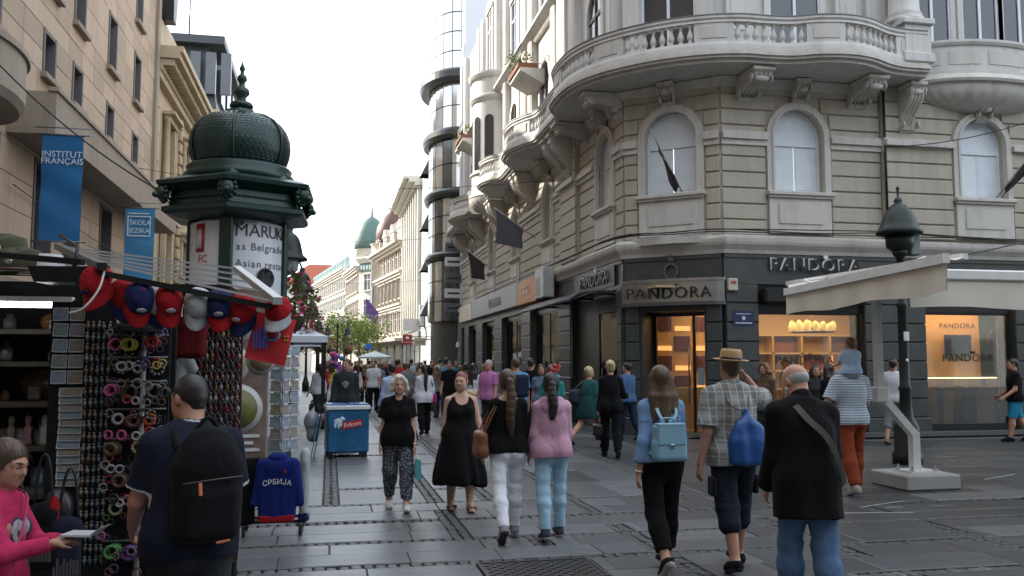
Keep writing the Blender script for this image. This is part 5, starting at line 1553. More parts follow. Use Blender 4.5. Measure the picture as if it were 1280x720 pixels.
# ---- neo-renaissance neighbour
M_beige = mat('warm_beige_stucco',(.48,.38,.25),.7,var=.12,scale=2,dirt=(.25,.19,.13),dscale=1.5,damt=.45)
B3 = thing('palace_building','beige palace with dentil cornice, pedimented windows and rough quoins','building',(-9,45,0))
u0,u1 = 36.9,53.6
MB(FL).box(u0,u1,-8,-.15,0,14.4).build('wall',M_beige,B3)
for k in range(24):
 w_ = .75 if k % 2 else .5
 MB(FL).box(u0 + .05,u0 + .05 + w_,-.15,.02,.3 + k * .56,.3 + k * .56 + .48,0,.05).build('quoin',M_beige,B3)
 if k > 8: MB(FL).box(u0 + 6.1,u0 + 6.1 + w_,-.15,.02,.3 + k * .56,.3 + k * .56 + .48,0,.05).build('quoin',M_beige,B3)
def pediment_window(fr,u,z0,z1,w_,parent,mtl,gm=M_lglass,tri=False):
 m = MB(fr)
 for s_ in (-1,1): m.box(u + s_ * (w_ / 2 + .16) - .14,u + s_ * (w_ / 2 + .16) + .14,-.1,.10,z0,z1)
 m.box(u - w_ / 2 - .38,u + w_ / 2 + .38,-.1,.16,z1,z1 + .25); m.box(u - w_ / 2 - .5,u + w_ / 2 + .5,-.1,.38,z1 + .25,z1 + .38)
 if tri: m.prism([(u - w_ / 2 - .5,z1 + .38),(u + w_ / 2 + .5,z1 + .38),(u,z1 + .85)],-.1,.34,'y')
 wn = m.build('window',mtl,parent)
 MB(fr).box(u - w_ / 2 - .45,u + w_ / 2 + .45,-.1,.34,z0 - .22,z0 - .05,0,.02).build('sill',mtl,wn)
 m = MB(fr); m.box(u - .04,u + .04,-.13,-.06,z0,z1); m.box(u - w_ / 2,u + w_ / 2,-.13,-.07,z0 + (z1 - z0) * .66,z0 + (z1 - z0) * .69); m.build('frame',mtl,wn)
 MB(fr).box(u - w_ / 2 - .02,u + w_ / 2 + .02,-.149,-.13,z0,z1).build('pane',gm,wn)
 return wn
for u in (40.2,44.6,48.0,51.4):
 pediment_window(FL,u,9.3,12.0,1.3,B3,M_beige); pediment_window(FL,u,4.9,7.4,1.3,B3,M_beige,tri=True)
 for x in (-.98,.98): MB(FL).lathe([(.17,9.1),(.17,9.25),(.13,9.3),(.11,12.0),(.17,12.1)],10,(u + x,.06,0)).build('half_column',M_beige,B3)
m = MB(FL); m.box(u0,u1,-.15,.12,13.2,13.5); m.box(u0,u1,-.15,.2,13.5,13.7); m.box(u0,u1,-.15,.85,14.0,14.25); m.box(u0,u1,-.15,.98,14.25,14.5); m.box(u0,u1,-.15,.1,14.5,15.6)
m.build('cornice',M_beige,B3)
for k in range(40): MB(FL).box(u0 + .1 + k * .415,u0 + .34 + k * .415,.05,.62,13.72,13.98).build('dentil',M_beige,B3)
bl = MB(FL).box(38.6,42.2,.0,.9,4.35,4.55).build('balcony',M_beige,B3)
MB(FL).box(38.6,42.2,.72,.9,5.2,5.32).build('rail',M_beige,bl)
sm_b = MB().lathe([(.06,0),(.03,.06),(.075,.2),(.03,.45),(.03,.5),(.06,.65)],8).mesh('baluster',M_beige)
for k in range(16): inst('baluster',sm_b,bl,(-7 + .81 + 9,38.75 + k * .22 - 45,4.55))
m = MB(FL); m.box(u0 + 1.0,u1,-7,-.6,15.6,17.2); m.build('attic',M_beige,B3)
MB(FL).prism([(37.2,17.2),(38.2,17.2),(37.9,15.7),(37.3,15.7)],-.4,.5,'y').build('roof_vent',M_darkm,B3)
# ---- dark mansard block behind
B4 = thing('mansard_building','distant building with a dark glazed attic rising behind the beige palace','building',(-9,62,0))
MB(FL).box(55,70,-9,-.2,0,16.5).build('wall',M_beige,B4)
m = MB(FL); m.box(55,70,-9,.1,16.5,17.0); m.build('cornice',M_beige,B4)
M_zinc = mat('dark_zinc',(.05,.055,.06),.45,.3,var=.2)
m = MB(FL); vs = [(55.4,-9,17),(69.6,-9,17),(69.6,.0,17),(55.4,.0,17),(56,-8.4,21.2),(69,-8.4,21.2),(69,-.7,21.2),(56,-.7,21.2)]
m.add(vs,[(3,2,1,0),(4,5,6,7),(0,1,5,4),(1,2,6,5),(2,3,7,6),(3,0,4,7)]); m.box(55.3,69.7,-9,.35,21.2,21.7); m.build('attic',M_zinc,B4)
for k in range(4): MB(FL).box(57 + k * 3.2,59 + k * 3.2,-.5,.05,18,20.4).build('window',M_lglass,B4)
for k in range(3): MB().box(-8.6 + k * .9,-8 + k * .9,55.2,55.45,18,20.6).build('window',M_lglass,B4)
for k in range(4):
 for z in (5,9,13): MB(FL).box(56.5 + k * 3.4,57.9 + k * 3.4,-.22,-.17,z,z + 2.2).build('window',M_lglass,B4)
MB(FL).tube([(57,-2,21.7),(57,-2,25)],.05,6).build('aerial',M_darkm,B4)
M_plain = mat('plain_grey_render',(.26,.265,.27),.8); B6 = thing('unseen_light_blocker','plain grey block added out of view behind the camera to dim the frontal light','building',(10,-16,0))  # unseen block with windows, added behind the camera to hold back frontal skylight
FB = Frame((-14,-14),(1,0),(0,1))
MB(FB).box(0,110,-8,-.1,0,19).build('wall',M_plain,B6)
for k in range(34):
 for z in (1,5,8.6,12.2,15.6):
  wn = MB(FB).box(1.5 + k * 3.2,2.9 + k * 3.2,-.1,.06,z - .1,z + 2.2).build('window',M_grey,B6)
  MB(FB).box(1.62 + k * 3.2,2.78 + k * 3.2,.06,.075,z,z + 2.1).build('pane',M_lglass,wn)
MB(FB).box(0,110,-.1,.6,19,19.5).build('cornice',M_plain,B6)
B5 = thing('low_row_building','low pale row of shops far down the left side','building',(-9,100,0))
MB(FL).box(72,150,-9,-1.2,0,7.5).build('wall',M_beige,B5)
MB(FL).box(71.8,150.2,-9.2,-.9,7.5,7.9).build('cornice',M_beige,B5)
for k in range(19):
 for z,h in ((1,2.4),(4.6,1.9)): MB(FL).box(74 + k * 4,75.8 + k * 4,-1.21,-1.14,z,z + h).build('window',M_lglass,B5)
# ================================================================== far buildings on the right and closing the street
M_pale = mat('pale_render',(.60,.57,.50),.75,var=.07,scale=1.2)
M_cool = mat('cool_white_panel',(.66,.67,.68),.4,var=.05,scale=1)
M_fglass = mat('curtain_glass',(.09,.10,.105),.06,.35,var=.5,scale=.5,spec=1.0)
M_bglass = mat('reflecting_glass',(.62,.62,.61),.08,.7,var=.15,scale=.4)
M_tube = mat('charcoal_band',(.025,.028,.03),.35,var=.2)
FR = Frame((7.0,0),(0,1),(-1,0))
# ---- glass building with a rounded bay
G = thing('glass_building','modern white building with a dark rounded glass bay and black band ledges','building',(9,53,0))
MB(FR).box(46.5,69,-6,.0,0,27).build('wall',M_cool,G)
cy,ra,rb_ = 50.4,2.7,1.5
ft = [(0,3.9),(3.9,7.3),(7.8,10.8),(11.3,14.1),(14.7,17.3),(18,27)]
for i,(z0,z1) in enumerate(ft):
 gm = M_fglass if i in (1,2,3) else (M_dark if i == 0 else M_bglass)
 if i == 0: half_ring(FR,cy,[(-1.4,z0),(-.2,z0),(-.2,z1),(-1.4,z1)],ra,rb_,M_dark,'stone_base',G,20); continue
 nz = max(2,round((z1 - z0) / 1.15)); na = 9
 dz = (z1 - z0) / nz
 for k in range(na):
  p0,p1 = pi * k / na,pi * (k + 1) / na
  for q in range(nz):
   g_ = gm
   if i in (1,2,3) and (k * 7 + q * 5 + i * 2) % 5 < 2 + (i == 3): g_ = M_bglass
   if i == 4 and q < 1 and 3 < k < 7: g_ = M_fglass
   half_ring(FR,cy,[(-.12,z0 + q * dz + .03),(-.02,z0 + q * dz + .03),(-.02,z0 + (q + 1) * dz - .03),(-.12,z0 + (q + 1) * dz - .03)],ra,rb_,g_,'glass_panel',G,2,p0 + .012,p1 - .012)
 half_ring(FR,cy,[(-1.4,z0),(-.14,z0),(-.14,z1),(-1.4,z1)],ra,rb_,M_tube,'bay_core',G,18)
for z0,z1,o in ((7.3,7.8,.18),(10.8,11.3,.26),(14.1,14.7,.36),(17.3,18.0,.55)):
 half_ring(FR,cy,[(-1.4,z0),(o - .1,z0),(o,z0 + .2),(o,z1 - .15),(o - .12,z1),(-1.4,z1)],ra,rb_,M_tube,'band_ledge',G,24)
for k in range(7):
 for z in range(8):
  MB(FR).box(54.4 + k * 2.0,56.3 + k * 2.0,.0,.05,4.2 + z * 2.3,6.4 + z * 2.3,0,.015).build('wall_panel',M_cool,G)
for z in (5.0,8.2,11.2,15.2):                      # tilted open vents
 m = MB(FR); m.add([(62.6,.06,z),(64.2,.06,z),(64.2,.06,z + 1.4),(62.6,.06,z + 1.4),(62.6,.7,z),(64.2,.7,z)],[(0,1,2,3),(4,5,2,3),(0,4,3),(1,5,2)]); m.build('open_vent',M_tube,G)
for z in range(6): MB(FR).box(46.55,47.6,.0,.06,4.8 + z * 2.4,7.1 + z * 2.4,0,.02).build('wall_panel',M_cool,G)
for k,z in enumerate((4.3,5.1,5.9,6.8,7.6)):
 t = thing('name_plate',('lowest','second lowest','middle','second highest','highest')[k] + ' projecting office plate in the column on the pale wall strip','sign',FR.p(47.0,.1,z),group='office plates on the pale wall strip')
 MB(FR).box(46.7,46.8,.07,1.0,z,z + .5,0,.02).build('plate',M_cool if k % 2 else mat('slate_plate',(.12,.13,.15),.4),t)
 MB(FR).box(46.69,46.70,.2,.85,z + .2,z + .3).build('print',M_tube,t)
MB(FR).box(46.5,48.4,.01,.12,0,4.2).build('stone_base',mat('mid_grey_stone',(.22,.22,.21),.6),G)
tt = thing('shop_sign','raised white letters on the grey stone strip beside the dark bay','sign',FR.p(47.4,.15,2.6))
lettering('letters','CLUB',M_wl,tt,(-.04,0,0),.42,((0,-1,0),(0,0,1)),.03)
def facade(root,fr,u0,u1,z0s,cols,wsize,wall_m,win_m=M_lglass,depth=8,top=None,sills=True):
 """wall with rows of real windows: surround, pane, sill"""
 zt = top
 MB(fr).box(u0,u1,-depth,-.12,0,zt).build('wall',wall_m,root)
 w_,h = wsize
 m = MB(); m.box(-w_ / 2 - .12,-w_ / 2,-.12,.05,0,h); m.box(w_ / 2,w_ / 2 + .12,-.12,.05,0,h); m.box(-w_ / 2 - .18,w_ / 2 + .18,-.12,.12,h,h + .2); m.box(-w_ / 2 - .2,w_ / 2 + .2,-.12,.16,-.16,-.002)
 sd = m.mesh('window',wall_m)
 m = MB(); m.box(-w_ / 2,w_ / 2,-.10,-.07,0,h); pd = m.mesh('pane',win_m)
 m = MB(); m.box(-.04,.04,-.068,-.02,0,h); m.box(-w_ / 2,w_ / 2,-.068,-.03,h * .64,h * .69); fd = m.mesh('frame',M_cool)
 for z in z0s:
  for c in cols:
   p = fr.p(c,0,z); a = atan2(fr.n[1],fr.n[0]) - pi / 2
   wn = inst('window',sd,root,(p[0] - root.location.x,p[1] - root.location.y,z),(0,0,a))
   inst('pane',pd,wn); inst('frame',fd,wn)
def cornice(root,fr,u0,u1,z,o,m):
 q = MB(fr); q.box(u0,u1,-.2,o * .4,z - .5,z - .25); q.box(u0,u1,-.2,o * .7,z - .25,z); q.box(u0,u1,-.2,o,z,z + .22); q.build('cornice',m,root)
# ---- cream building with tall pilasters
P = thing('pilaster_building','sunlit cream building with tall flat pilasters and a deep plain cornice','building',(10,70,0))
facade(P,FR,69.1,85,[4.8,7.9,11.0,13.6],[70.6 + i * 1.95 for i in range(8)],(1.1,1.9),M_pale,top=16.2)
for i in range(9): MB(FR).box(69.3 + i * 1.95,69.85 + i * 1.95,-.12,.32,4.2,16.0).build('pilaster',M_pale,P)
cornice(P,FR,69.05,85.1,16.2,1.5,M_pale)
MB(FR).box(70.5,85,-7,-1.8,16.4,19.5).build('attic',M_pale,P); cornice(P,Frame((8.8,0),(0,1),(-1,0)),70.4,85.1,19.5,.5,M_pale)
for k in range(4): MB(FR).box(69.8 + k * 3.9,73 + k * 3.9,-.1,.06,.2,3.4).build('shop_window',M_fglass,P)
MB(FR).box(69.1,85,-.12,.2,3.5,4.1).build('frieze',mat('mid_grey_stone',(.22,.22,.21),.6),P)
# shop signs sticking out over the pavement
def blade(x,y,z,w_,h,m,label,txt=None,tc=None,ts=.3):
 t = thing('hanging_sign',label,'sign',(x,y,z)); MB().box(x - w_ / 2,x + w_ / 2,y - .06,y + .06,z,z + h,0,.02).build('board',m,t)
 MB().tube([(x + w_ / 2,y,z + h * .8),(7.0,y,z + h * .8)],.03,5).build('bracket',M_darkm,t)
 if txt: lettering('letters',txt,tc,t,(0,-.075,h * .45),ts,((1,0,0),(0,0,1)),.004)
 return t
RX_,RY_,RZ_ = at_depth(509,431,58)
rs = blade(RX_,RY_,RZ_,.62,.66,mat('sign_red',(.38,.03,.04),.5),'red hanging sign with a white emblem and lettering over the crowd','wellhome',M_wl,.13)
rs.children[2].location.z -= .12
MB().ball((RX_,RY_ - .07,RZ_ + .44),(.13,.03,.10),12).build('emblem',M_wl,rs)
RX_,RY_,RZ_ = at_depth(525,432,55)
blade(RX_,RY_,RZ_,.72,.48,mat('sign_cream',(.62,.58,.42),.5),'cream hanging sign with two red lines right of the red one','OPTIKA',mat('print_red',(.45,.05,.04),.5),.15)
blade(6.0,66,4.0,1.2,.9,mat('sign_grey',(.5,.5,.5),.5),'pale grey hanging sign above the red one')
for k,(y_,lab) in enumerate(((74,'blue star shaped hanging sign over the far crowd, the nearer one'),(84,'blue star shaped hanging sign over the far crowd, the farther one'))):
 t = thing('hanging_sign',lab,'sign',(3.2 + k * .3 if k == 0 else 1.6,y_,3.3)); x = t.location.x
 m = MB(); m.prism([((.32 if i % 2 == 0 else .22) * cos(i * pi / 6),-.35 + (.32 if i % 2 == 0 else .22) * .9 * sin(i * pi / 6)) for i in range(12)],-.06,.06,'y'); m.build('board',mat('sign_blue',(.02,.11,.62),.4),t,local=True)
 MB().tube([(0,0,-3.3),(0,0,.2)],.05,6).build('post',M_darkm,t,local=True)
aircon(FR,66,.1,5.2,'pair of stacked condensers, upper box beside the hanging signs'); aircon(FR,66,.1,4.35,'pair of stacked condensers, lower box beside the hanging signs')
# ---- ornate building with the brown dome
FO = Frame((7.0,85.3),(-.128,.992),(-.992,-.128))
O = thing('domed_building','ornate cream building with a brown metal dome on its corner turret','building',(10,92,0))
M_orn = mat('ornate_stucco',(.56,.50,.42),.75,var=.12,scale=1.5,dirt=(.35,.30,.24),dscale=1,damt=.4)
facade(O,FO,0,15.5,[4.6,8.0,10.9],[1.6 + i * 2.05 for i in range(7)],(1.0,2.0),M_orn,top=13.4)
cornice(O,FO,-.1,15.6,7.2,.5,M_orn); cornice(O,FO,-.1,15.6,10.4,.6,M_orn); cornice(O,FO,-.1,15.6,13.3,1.0,M_orn)
for i in range(8):
 u = .55 + i * 2.06
 MB(FO).lathe([(.22,7.5),(.2,10.1),(.3,10.2)],8,(u,.1,0)).build('half_column',M_orn,O)
for i in range(4):
 u = 2.0 + i * 3.9
 m = MB(FO); m.box(u - .9,u + .9,-1.5,.1,13.5,15.0); m.prism([(u - 1.1,15.0),(u + 1.1,15.0),(u,15.9)],-1.5,.2,'y'); dm = m.build('dormer',M_orn,O)
 MB(FO).box(u - .45,u + .45,.1,.13,13.7,14.8).build('pane',M_lglass,dm)
MB(FO).prism([(0,13.5),(15.4,13.5),(15.0,16.6),(.4,16.6)],-7,-.9,'y').build('roof',mat('brown_tiles',(.20,.08,.05),.7,var=.3),O)
m = MB(FO); m.lathe([(1.6,0),(1.6,13.4),(1.8,13.5),(1.8,13.7),(1.6,13.8),(1.6,14.8),(1.75,14.9)],20,(14.6,-.9,0)); tw = m.build('turret',M_orn,O)
for a in np.linspace(-1.2,2.4,5):
 MB(FO).box(14.6 + 1.6 * sin(a) - .25,14.6 + 1.6 * sin(a) + .25,-.9 + 1.6 * cos(a) - .04,-.9 + 1.6 * cos(a) + .03,8.2,10.0).build('window',M_lglass,tw)
M_copper = mat('brown_copper',(.105,.055,.045),.55,.3,var=.25,scale=3)
MB(FO).lathe([(1.75,14.9),(1.95,15.4),(1.98,16.0),(1.8,16.8),(1.35,17.6),(.8,18.2),(.5,18.45),(.45,18.8),(.62,18.9),(.62,19.0),(.35,19.15),(.25,19.6),(.0,19.8)],16,(13.6,-1.6,0)).build('dome',M_copper,O)
for k in range(4): MB(FO).box(.7 + k * 3.9,3.6 + k * 3.9,-.1,.05,.3,3.3).build('shop_window',M_fglass,O)
MB(FO).box(0,15.5,-.1,.9,3.7,4.0).build('balcony',M_orn,O)
flag(FO,9.5,.1,6.0,(9.5,2.2,8.6),[(9.4,.7,6.9),(9.5,2.1,8.5),(9.6,2.0,6.4),(9.5,.9,5.6)],mat('red_blue_flag',(.40,.04,.06),.8,var=.6,scale=1.6,hue=(.06,.09,.42)),'red and blue flag hanging on the ornate domed building',1)
# ---- cream corner house with the green dome
C_ = thing('green_dome_building','cream corner house with a green copper dome and dark sign band','building',(6,112,0))
FD = Frame((3.3,108.5),(2.1 / 3.66,-3.0 / 3.66),(-3.0 / 3.66,-2.1 / 3.66)); FE = Frame((3.3,108.5),(-.1,.995),(-.995,-.1))
facade(C_,FD,0,3.66,[3.8,7.2,10.3],[1.85],(1.2,1.9),M_pale,top=14.2,depth=3)
facade(C_,FE,.05,12,[3.8,7.2,10.3],[1.2 + i * 2.05 for i in range(6)],(1.05,1.9),M_orn,top=13.4,depth=5)
cornice(C_,FD,0,3.66,6.6,.3,M_pale); cornice(C_,FE,0,12,6.6,.3,M_orn); cornice(C_,FE,0,12,13.2,.6,M_orn); cornice(C_,FD,-.1,3.7,14.1,.5,M_pale)
MB(FD).box(.4,3.3,.0,.12,12.6,13.5).build('sign_band',mat('dark_green_band',(.05,.09,.08),.5),C_)
for k in range(5): MB(FD).box(.65 + k * .55,.95 + k * .55,.12,.15,12.8,13.3).build('band_letter',mat('pale_teal',(.35,.5,.48),.5),C_)
MB().lathe([(1.9,14),(1.9,15.3),(2.1,15.4)],16,(4.9,109.3,0)).build('drum',M_pale,C_)
MB().lathe([(2.1,15.4),(2.15,16.2),(1.95,17.4),(1.4,18.6),(.7,19.3),(.15,19.6),(.10,20.6),(0,20.8)],16,(4.9,109.3,0)).build('dome',mat('verdigris',(.085,.15,.125),.6,var=.25,scale=2),C_)
# ---- long grey row closing the view
A_ = thing('long_grey_building','long pale grey block with even rows of windows closing the street','building',(0,140,0))
FA = Frame((2.1,120.5),(-.15,.989),(-.989,-.15))
facade(A_,FA,0,34,[3.4,6.2,9.0,11.6],[1.2 + i * 2.05 for i in range(16)],(1.1,1.75),M_pale,top=14.3,depth=6)
cornice(A_,FA,-.1,34.1,14.2,.7,M_pale); cornice(A_,FA,-.1,34,8.5,.25,M_pale)
for i in range(14): MB(FA).lathe([(.3,14.4),(.45,14.8),(.3,15.5),(.5,15.7),(.0,16.2)],6,(1.2 + i * 2.4,-.3,0)).build('urn',mat('pale_verdigris',(.42,.52,.50),.6),A_)
T_ = thing('red_roof_building','distant house with a red tiled roof above the grey block','building',(-6,168,0))
MB().box(-9,6,164,172,0,15.5).build('wall',M_pale,T_)
m = MB(); m.add([(-9.4,163.6,15.5),(6.4,163.6,15.5),(6.4,172.4,15.5),(-9.4,172.4,15.5),(-4,168,19.8),(3,168,19.8)],[(0,1,5,4),(1,2,5),(2,3,4,5),(3,0,4),(3,2,1,0)]); m.build('roof',mat('red_tiles',(.34,.09,.05),.75,var=.25),T_)
# ================================================================== advertising column
M_green = mat('bottle_green_paint',(.008,.031,.025),.34,.15,var=.25,scale=7,dirt=(.03,.06,.05),dscale=4,damt=.4)
M_poster = mat('poster_white',(.60,.62,.66),.3,var=.05,scale=3)
M_ink = mat('poster_ink',(.025,.025,.03),.5)
AX,AY,AR = -1.42,14.15,.72
K = thing('advertising_column','round poster column with green onion dome, lion heads and lit white posters','advertising column',(AX,AY,0))
def lb(m,name,mm,par=K,**kw): return m.build(name,mm,par,local=True,**kw)
lb(MB().lathe([(.90,0),(.90,.35),(.80,.42),(.76,.5),(.66,.5)],32),'base',M_green)
lb(MB().lathe([(.66,.5),(.66,3.95)],40),'core',M_poster)
VIEW = atan2(-AY,-AX)
for k in range(4):
 a = VIEW - .235 + k * pi / 2
 lb(MB(Turn(0,0,0,a + pi / 2)).box(-.10,.10,-.78,-.62,.45,3.98,0,.02),'post',M_green)
pan = []
for k in range(4):
 a0 = VIEW - .235 + k * pi / 2 + .13
 m = MB(); m.lathe([(.715,.6),(.72,.62),(.72,3.9),(.715,3.92)],20,a0=a0,a1=a0 + pi / 2 - .26)
 pan.append(lb(m,'poster_panel',M_poster))
def on_cyl(txt,size,ang,z,m,r=.727,spacing=1.0):
 """letters bent round the drum, one by one"""
 a = ang
 for ch in txt:
  wch = {' ': .32,'a': .52,'B': .62,'I': .26,'i': .24,'l': .24,'r': .36,'t': .36,'M': .82,'W': .9,'A': .66,'s': .5,'e': .54}.get(ch,.60) * size * spacing
  am = a + wch / 2 / r
  if ch != ' ': lettering('letter',ch,m,K,(r * cos(am),r * sin(am),z),size,((-sin(am),cos(am),0),(0,0,1)),.001)
  a += wch / r
view = atan2(-AY,-AX)          # towards the camera
on_cyl('MARUKO',.27,view - .08,3.77,M_ink)
on_cyl('as Belgrade',.165,view - .05,3.52,mat('poster_grey_ink',(.12,.12,.13),.5))
on_cyl('Asian restaurant',.165,view - .05,3.26,MATS['poster_grey_ink'])
on_cyl('trip',.12,view + .14,3.9,MATS['poster_grey_ink'])
for da in (-.03,.05):
 am = view + da; m = MB(); m.lathe([(.045,0),(.06,0)],12)
 o = inst('owl_eye',MB().lathe([(.034,-.002),(.055,-.002),(.055,.002),(.034,.002),(.034,-.002)],14).mesh('owl_eye',MATS['poster_grey_ink']),K,(.727 * cos(am),.727 * sin(am),3.9)); o.rotation_euler = (pi / 2,0,am + pi / 2)
am = view + .62
o = inst('round_stamp',MB().lathe([(.135,-.002),(.165,-.002),(.165,.002),(.135,.002),(.135,-.002)],24).mesh('round_stamp',M_ink),K,(.727 * cos(am),.727 * sin(am),3.05)); o.rotation_euler = (pi / 2,0,am + pi / 2)
lettering('letter','越',M_ink,K,(.727 * cos(am),.727 * sin(am),3.05),.2,((-sin(am),cos(am),0),(0,0,1)),.001)
on_cyl('FC',.17,view - .93,3.33,mat('poster_red',(.45,.03,.04),.5))
m = MB(); a0 = view - 1.0
m.lathe([(.726,3.44),(.728,3.44),(.728,3.88),(.726,3.88)],6,a0=a0,a1=a0 + .26); lb(m,'red_print',MATS['poster_red'])
m = MB(); m.lathe([(.731,3.5),(.733,3.5),(.733,3.8),(.731,3.8)],6,a0=a0 + .03,a1=a0 + .19); lb(m,'pale_print',M_poster)
# eaves, hexagonal with lion heads
hexa = lambda r,z,t=VIEW - .14: [(r * .965 * cos(t + i * pi / 3),r * .965 * sin(t + i * pi / 3),z) for i in range(6)]
def hexloft(prof,name,mm=M_green):
 vs = []; fs = []
 for r,z in prof: vs += hexa(r,z)
 for j in range(len(prof) - 1):
  for i in range(6): fs.append((j * 6 + i,j * 6 + (i + 1) % 6,(j + 1) * 6 + (i + 1) % 6,(j + 1) * 6 + i))
 fs += [tuple(range(5,-1,-1)),tuple((len(prof) - 1) * 6 + i for i in range(6))]
 return lb(MB().add(vs,fs),name,mm)
hexloft([(.70,3.94),(1.20,4.02),(1.26,4.06),(1.26,4.12),(1.14,4.16),(1.10,4.36),(1.22,4.42),(1.34,4.46),(1.36,4.52),(1.20,4.58),(.95,4.64),(.90,4.70)],'eaves')
for k in range(6):                                       # beading on each side of the frieze
 p,q = Vector(hexa(1.145,4.26)[k]),Vector(hexa(1.145,4.26)[(k + 1) % 6]); m = MB()
 for i in range(22):
  c = p.lerp(q,(i + .5) / 22); m.ball(c,.020,5)
 lb(m,'beading',M_green,kind='stuff')
 m = MB(Turn(*hexa(1.22,4.34)[k],VIEW - .14 + k * pi / 3 + pi / 2))
 m.ball((0,-.03,0),(.105,.10,.125),12); m.ball((0,-.12,-.04),(.055,.06,.05),10)
 for s_ in (-1,1): m.ball((s_ * .035,-.105,.035),(.02,.02,.014),6); m.ball((s_ * .095,-.02,.075),(.03,.03,.03),6)
 for i in range(11):
  a = 2 * pi * i / 11; m.ball((.115 * cos(a),.0,.13 * sin(a)),(.045,.05,.045),6)
 lb(m,'lion_head',M_green)
lb(MB().lathe([(.86,4.62),(.86,4.72),(.80,4.78),(.82,4.84),(.78,4.88)],40),'drum',M_green)
lob = lambda a: 1 + .012 * abs(cos(3 * a))
pr = [(.68,4.86),(.725,4.95),(.765,5.08),(.78,5.20),(.77,5.34),(.72,5.48),(.62,5.61),(.45,5.71),(.30,5.755),(.20,5.77)]
lb(MB().lathe(pr,48,fl=lob),'onion_dome',M_green)
sc = MB()                                               # fish-scale tiles on the dome
for j in range(17):
 t = (j + .3) / 17.6; zz = 4.92 + .82 * t
 r = float(np.interp(zz,[p[1] for p in pr],[p[0] for p in pr])); r2 = float(np.interp(zz + .06,[p[1] for p in pr],[p[0] for p in pr]))
 nn = max(8,int(r * 2 * pi / .085))
 for i in range(nn):
  a = 2 * pi * (i + .5 * (j % 2)) / nn; da = pi / nn * .92
  R1,R2 = (r + .003) * lob(a),(r2 + .001) * lob(a)
  sc.add([(R1 * cos(a),R1 * sin(a),zz - .012),((r + .0025) * lob(a) * cos(a + da * .7),(r + .0025) * lob(a) * sin(a + da * .7),zz + .008),(R2 * cos(a + da),R2 * sin(a + da),zz + .055),(R2 * cos(a - da),R2 * sin(a - da),zz + .055),((r + .0025) * lob(a) * cos(a - da * .7),(r + .0025) * lob(a) * sin(a - da * .7),zz + .008)],[(0,1,2,3,4)])
lb(sc,'dome_tile',M_green,kind='stuff')
for k in range(6):
 a = VIEW - .14 + k * pi / 3
 lb(MB().tube([((r * lob(a) + .012) * cos(a),(r * lob(a) + .012) * sin(a),z) for r,z in pr],.022,6),'rib',M_green)
hexloft([(.24,5.75),(.27,5.78),(.24,5.83),(.16,5.86)],'cap')
lb(MB().lathe([(.13,5.85),(.19,5.90),(.17,5.96),(.08,6.0),(.065,6.05),(.125,6.12),(.115,6.19),(.05,6.24),(.045,6.30),(.08,6.35),(.07,6.41),(.03,6.45),(.03,6.50),(.05,6.53),(.015,6.62),(.0,6.68)],16),'finial',M_green)
K.scale = (.97,.97,.965)
dome2 = thing('kiosk_dome','second green onion dome partly hidden behind the advertising column','kiosk dome',(-.70,18.9,0))
MB().lathe([(.6,0),(.6,4.6),(.95,4.7),(.8,4.85),(.83,4.95),(.885,5.08),(.895,5.20),(.875,5.34),(.80,5.48),(.66,5.61),(.46,5.71),(.1,5.8),(0,6.3)],24).build('body',M_green,dome2,local=True)
dome2.location = (-1.66,19.2,0)
# ================================================================== lamps
M_lamp = mat('lamp_iron',(.016,.022,.021),.4,.4,var=.25)
M_globe = mat('opal_glass',(.42,.44,.43),.25,var=.05)
def bell_mesh():
 return MB().lathe([(.05,.62),(.07,.56),(.06,.50),(.12,.46),(.17,.40),(.21,.30),(.235,.18),(.26,.08),(.33,.02),(.34,-.02),(.31,-.03),(.24,.05),(.20,.16),(.1,.3),(.0,.36)],20).mesh('shade',M_lamp)
BELL = bell_mesh(); GLOBE = MB().lathe([(.0,-.30),(.10,-.28),(.16,-.20),(.18,-.10),(.19,.0),(.16,.03),(.0,.04)],16).mesh('globe',M_globe)
BASKET = MB().lathe([(.0,-.30),(.2,-.24),(.30,-.08),(.32,.02),(.28,.02),(.0,.0)],14).mesh('basket',mat('basket_brown',(.05,.035,.02),.9))
fol = leaf_cloud((0,0,.02),(.48,.48,.42),620,(.05,.11),lambda g_,p: 2 if g_.random() < .20 else (1 if g_.random() < .2 else 0),12,5).mesh('flowers',[M_leaf,M_leaf2,M_flow],fix=False)
def lamppost(x,y,label,s_=1.0,arms=((-1,0),(1,0)),dark=0):
 t = thing('street_lamp',label,'street lamp',(x,y,0),group='lamps with flower baskets along the left side')
 lb(MB().lathe([(.20,0),(.20,.5),(.15,.6),(.12,.75),(.075,.9),(.06,2.4),(.085,2.45),(.06,2.5),(.05,4.15),(.09,4.2),(.05,4.3),(.0,4.5)],12),'post',M_lamp,t)
 for ax,ay in arms:
  arm = lb(MB().tube(catmull([(0,0,3.95),(ax * .25,ay * .25,4.25),(ax * .55,ay * .55,4.38),(ax * .68,ay * .68,4.15)],4),.028,6),'arm',M_lamp,t)
  b = inst('shade',BELL,arm,(ax * .68,ay * .68,3.58)); inst('globe',GLOBE,arm,(ax * .68,ay * .68,3.58))
 for ax,ay in ((.70,-.15),(-.45,.1)):
  o = inst('flower_basket',BASKET,t,(ax,ay,2.5)); inst('flowers',fol,o,(0,0,.12),(0,0,ax * 3),(1.25,1.25,1.5))['kind'] = 'stuff'
 return t
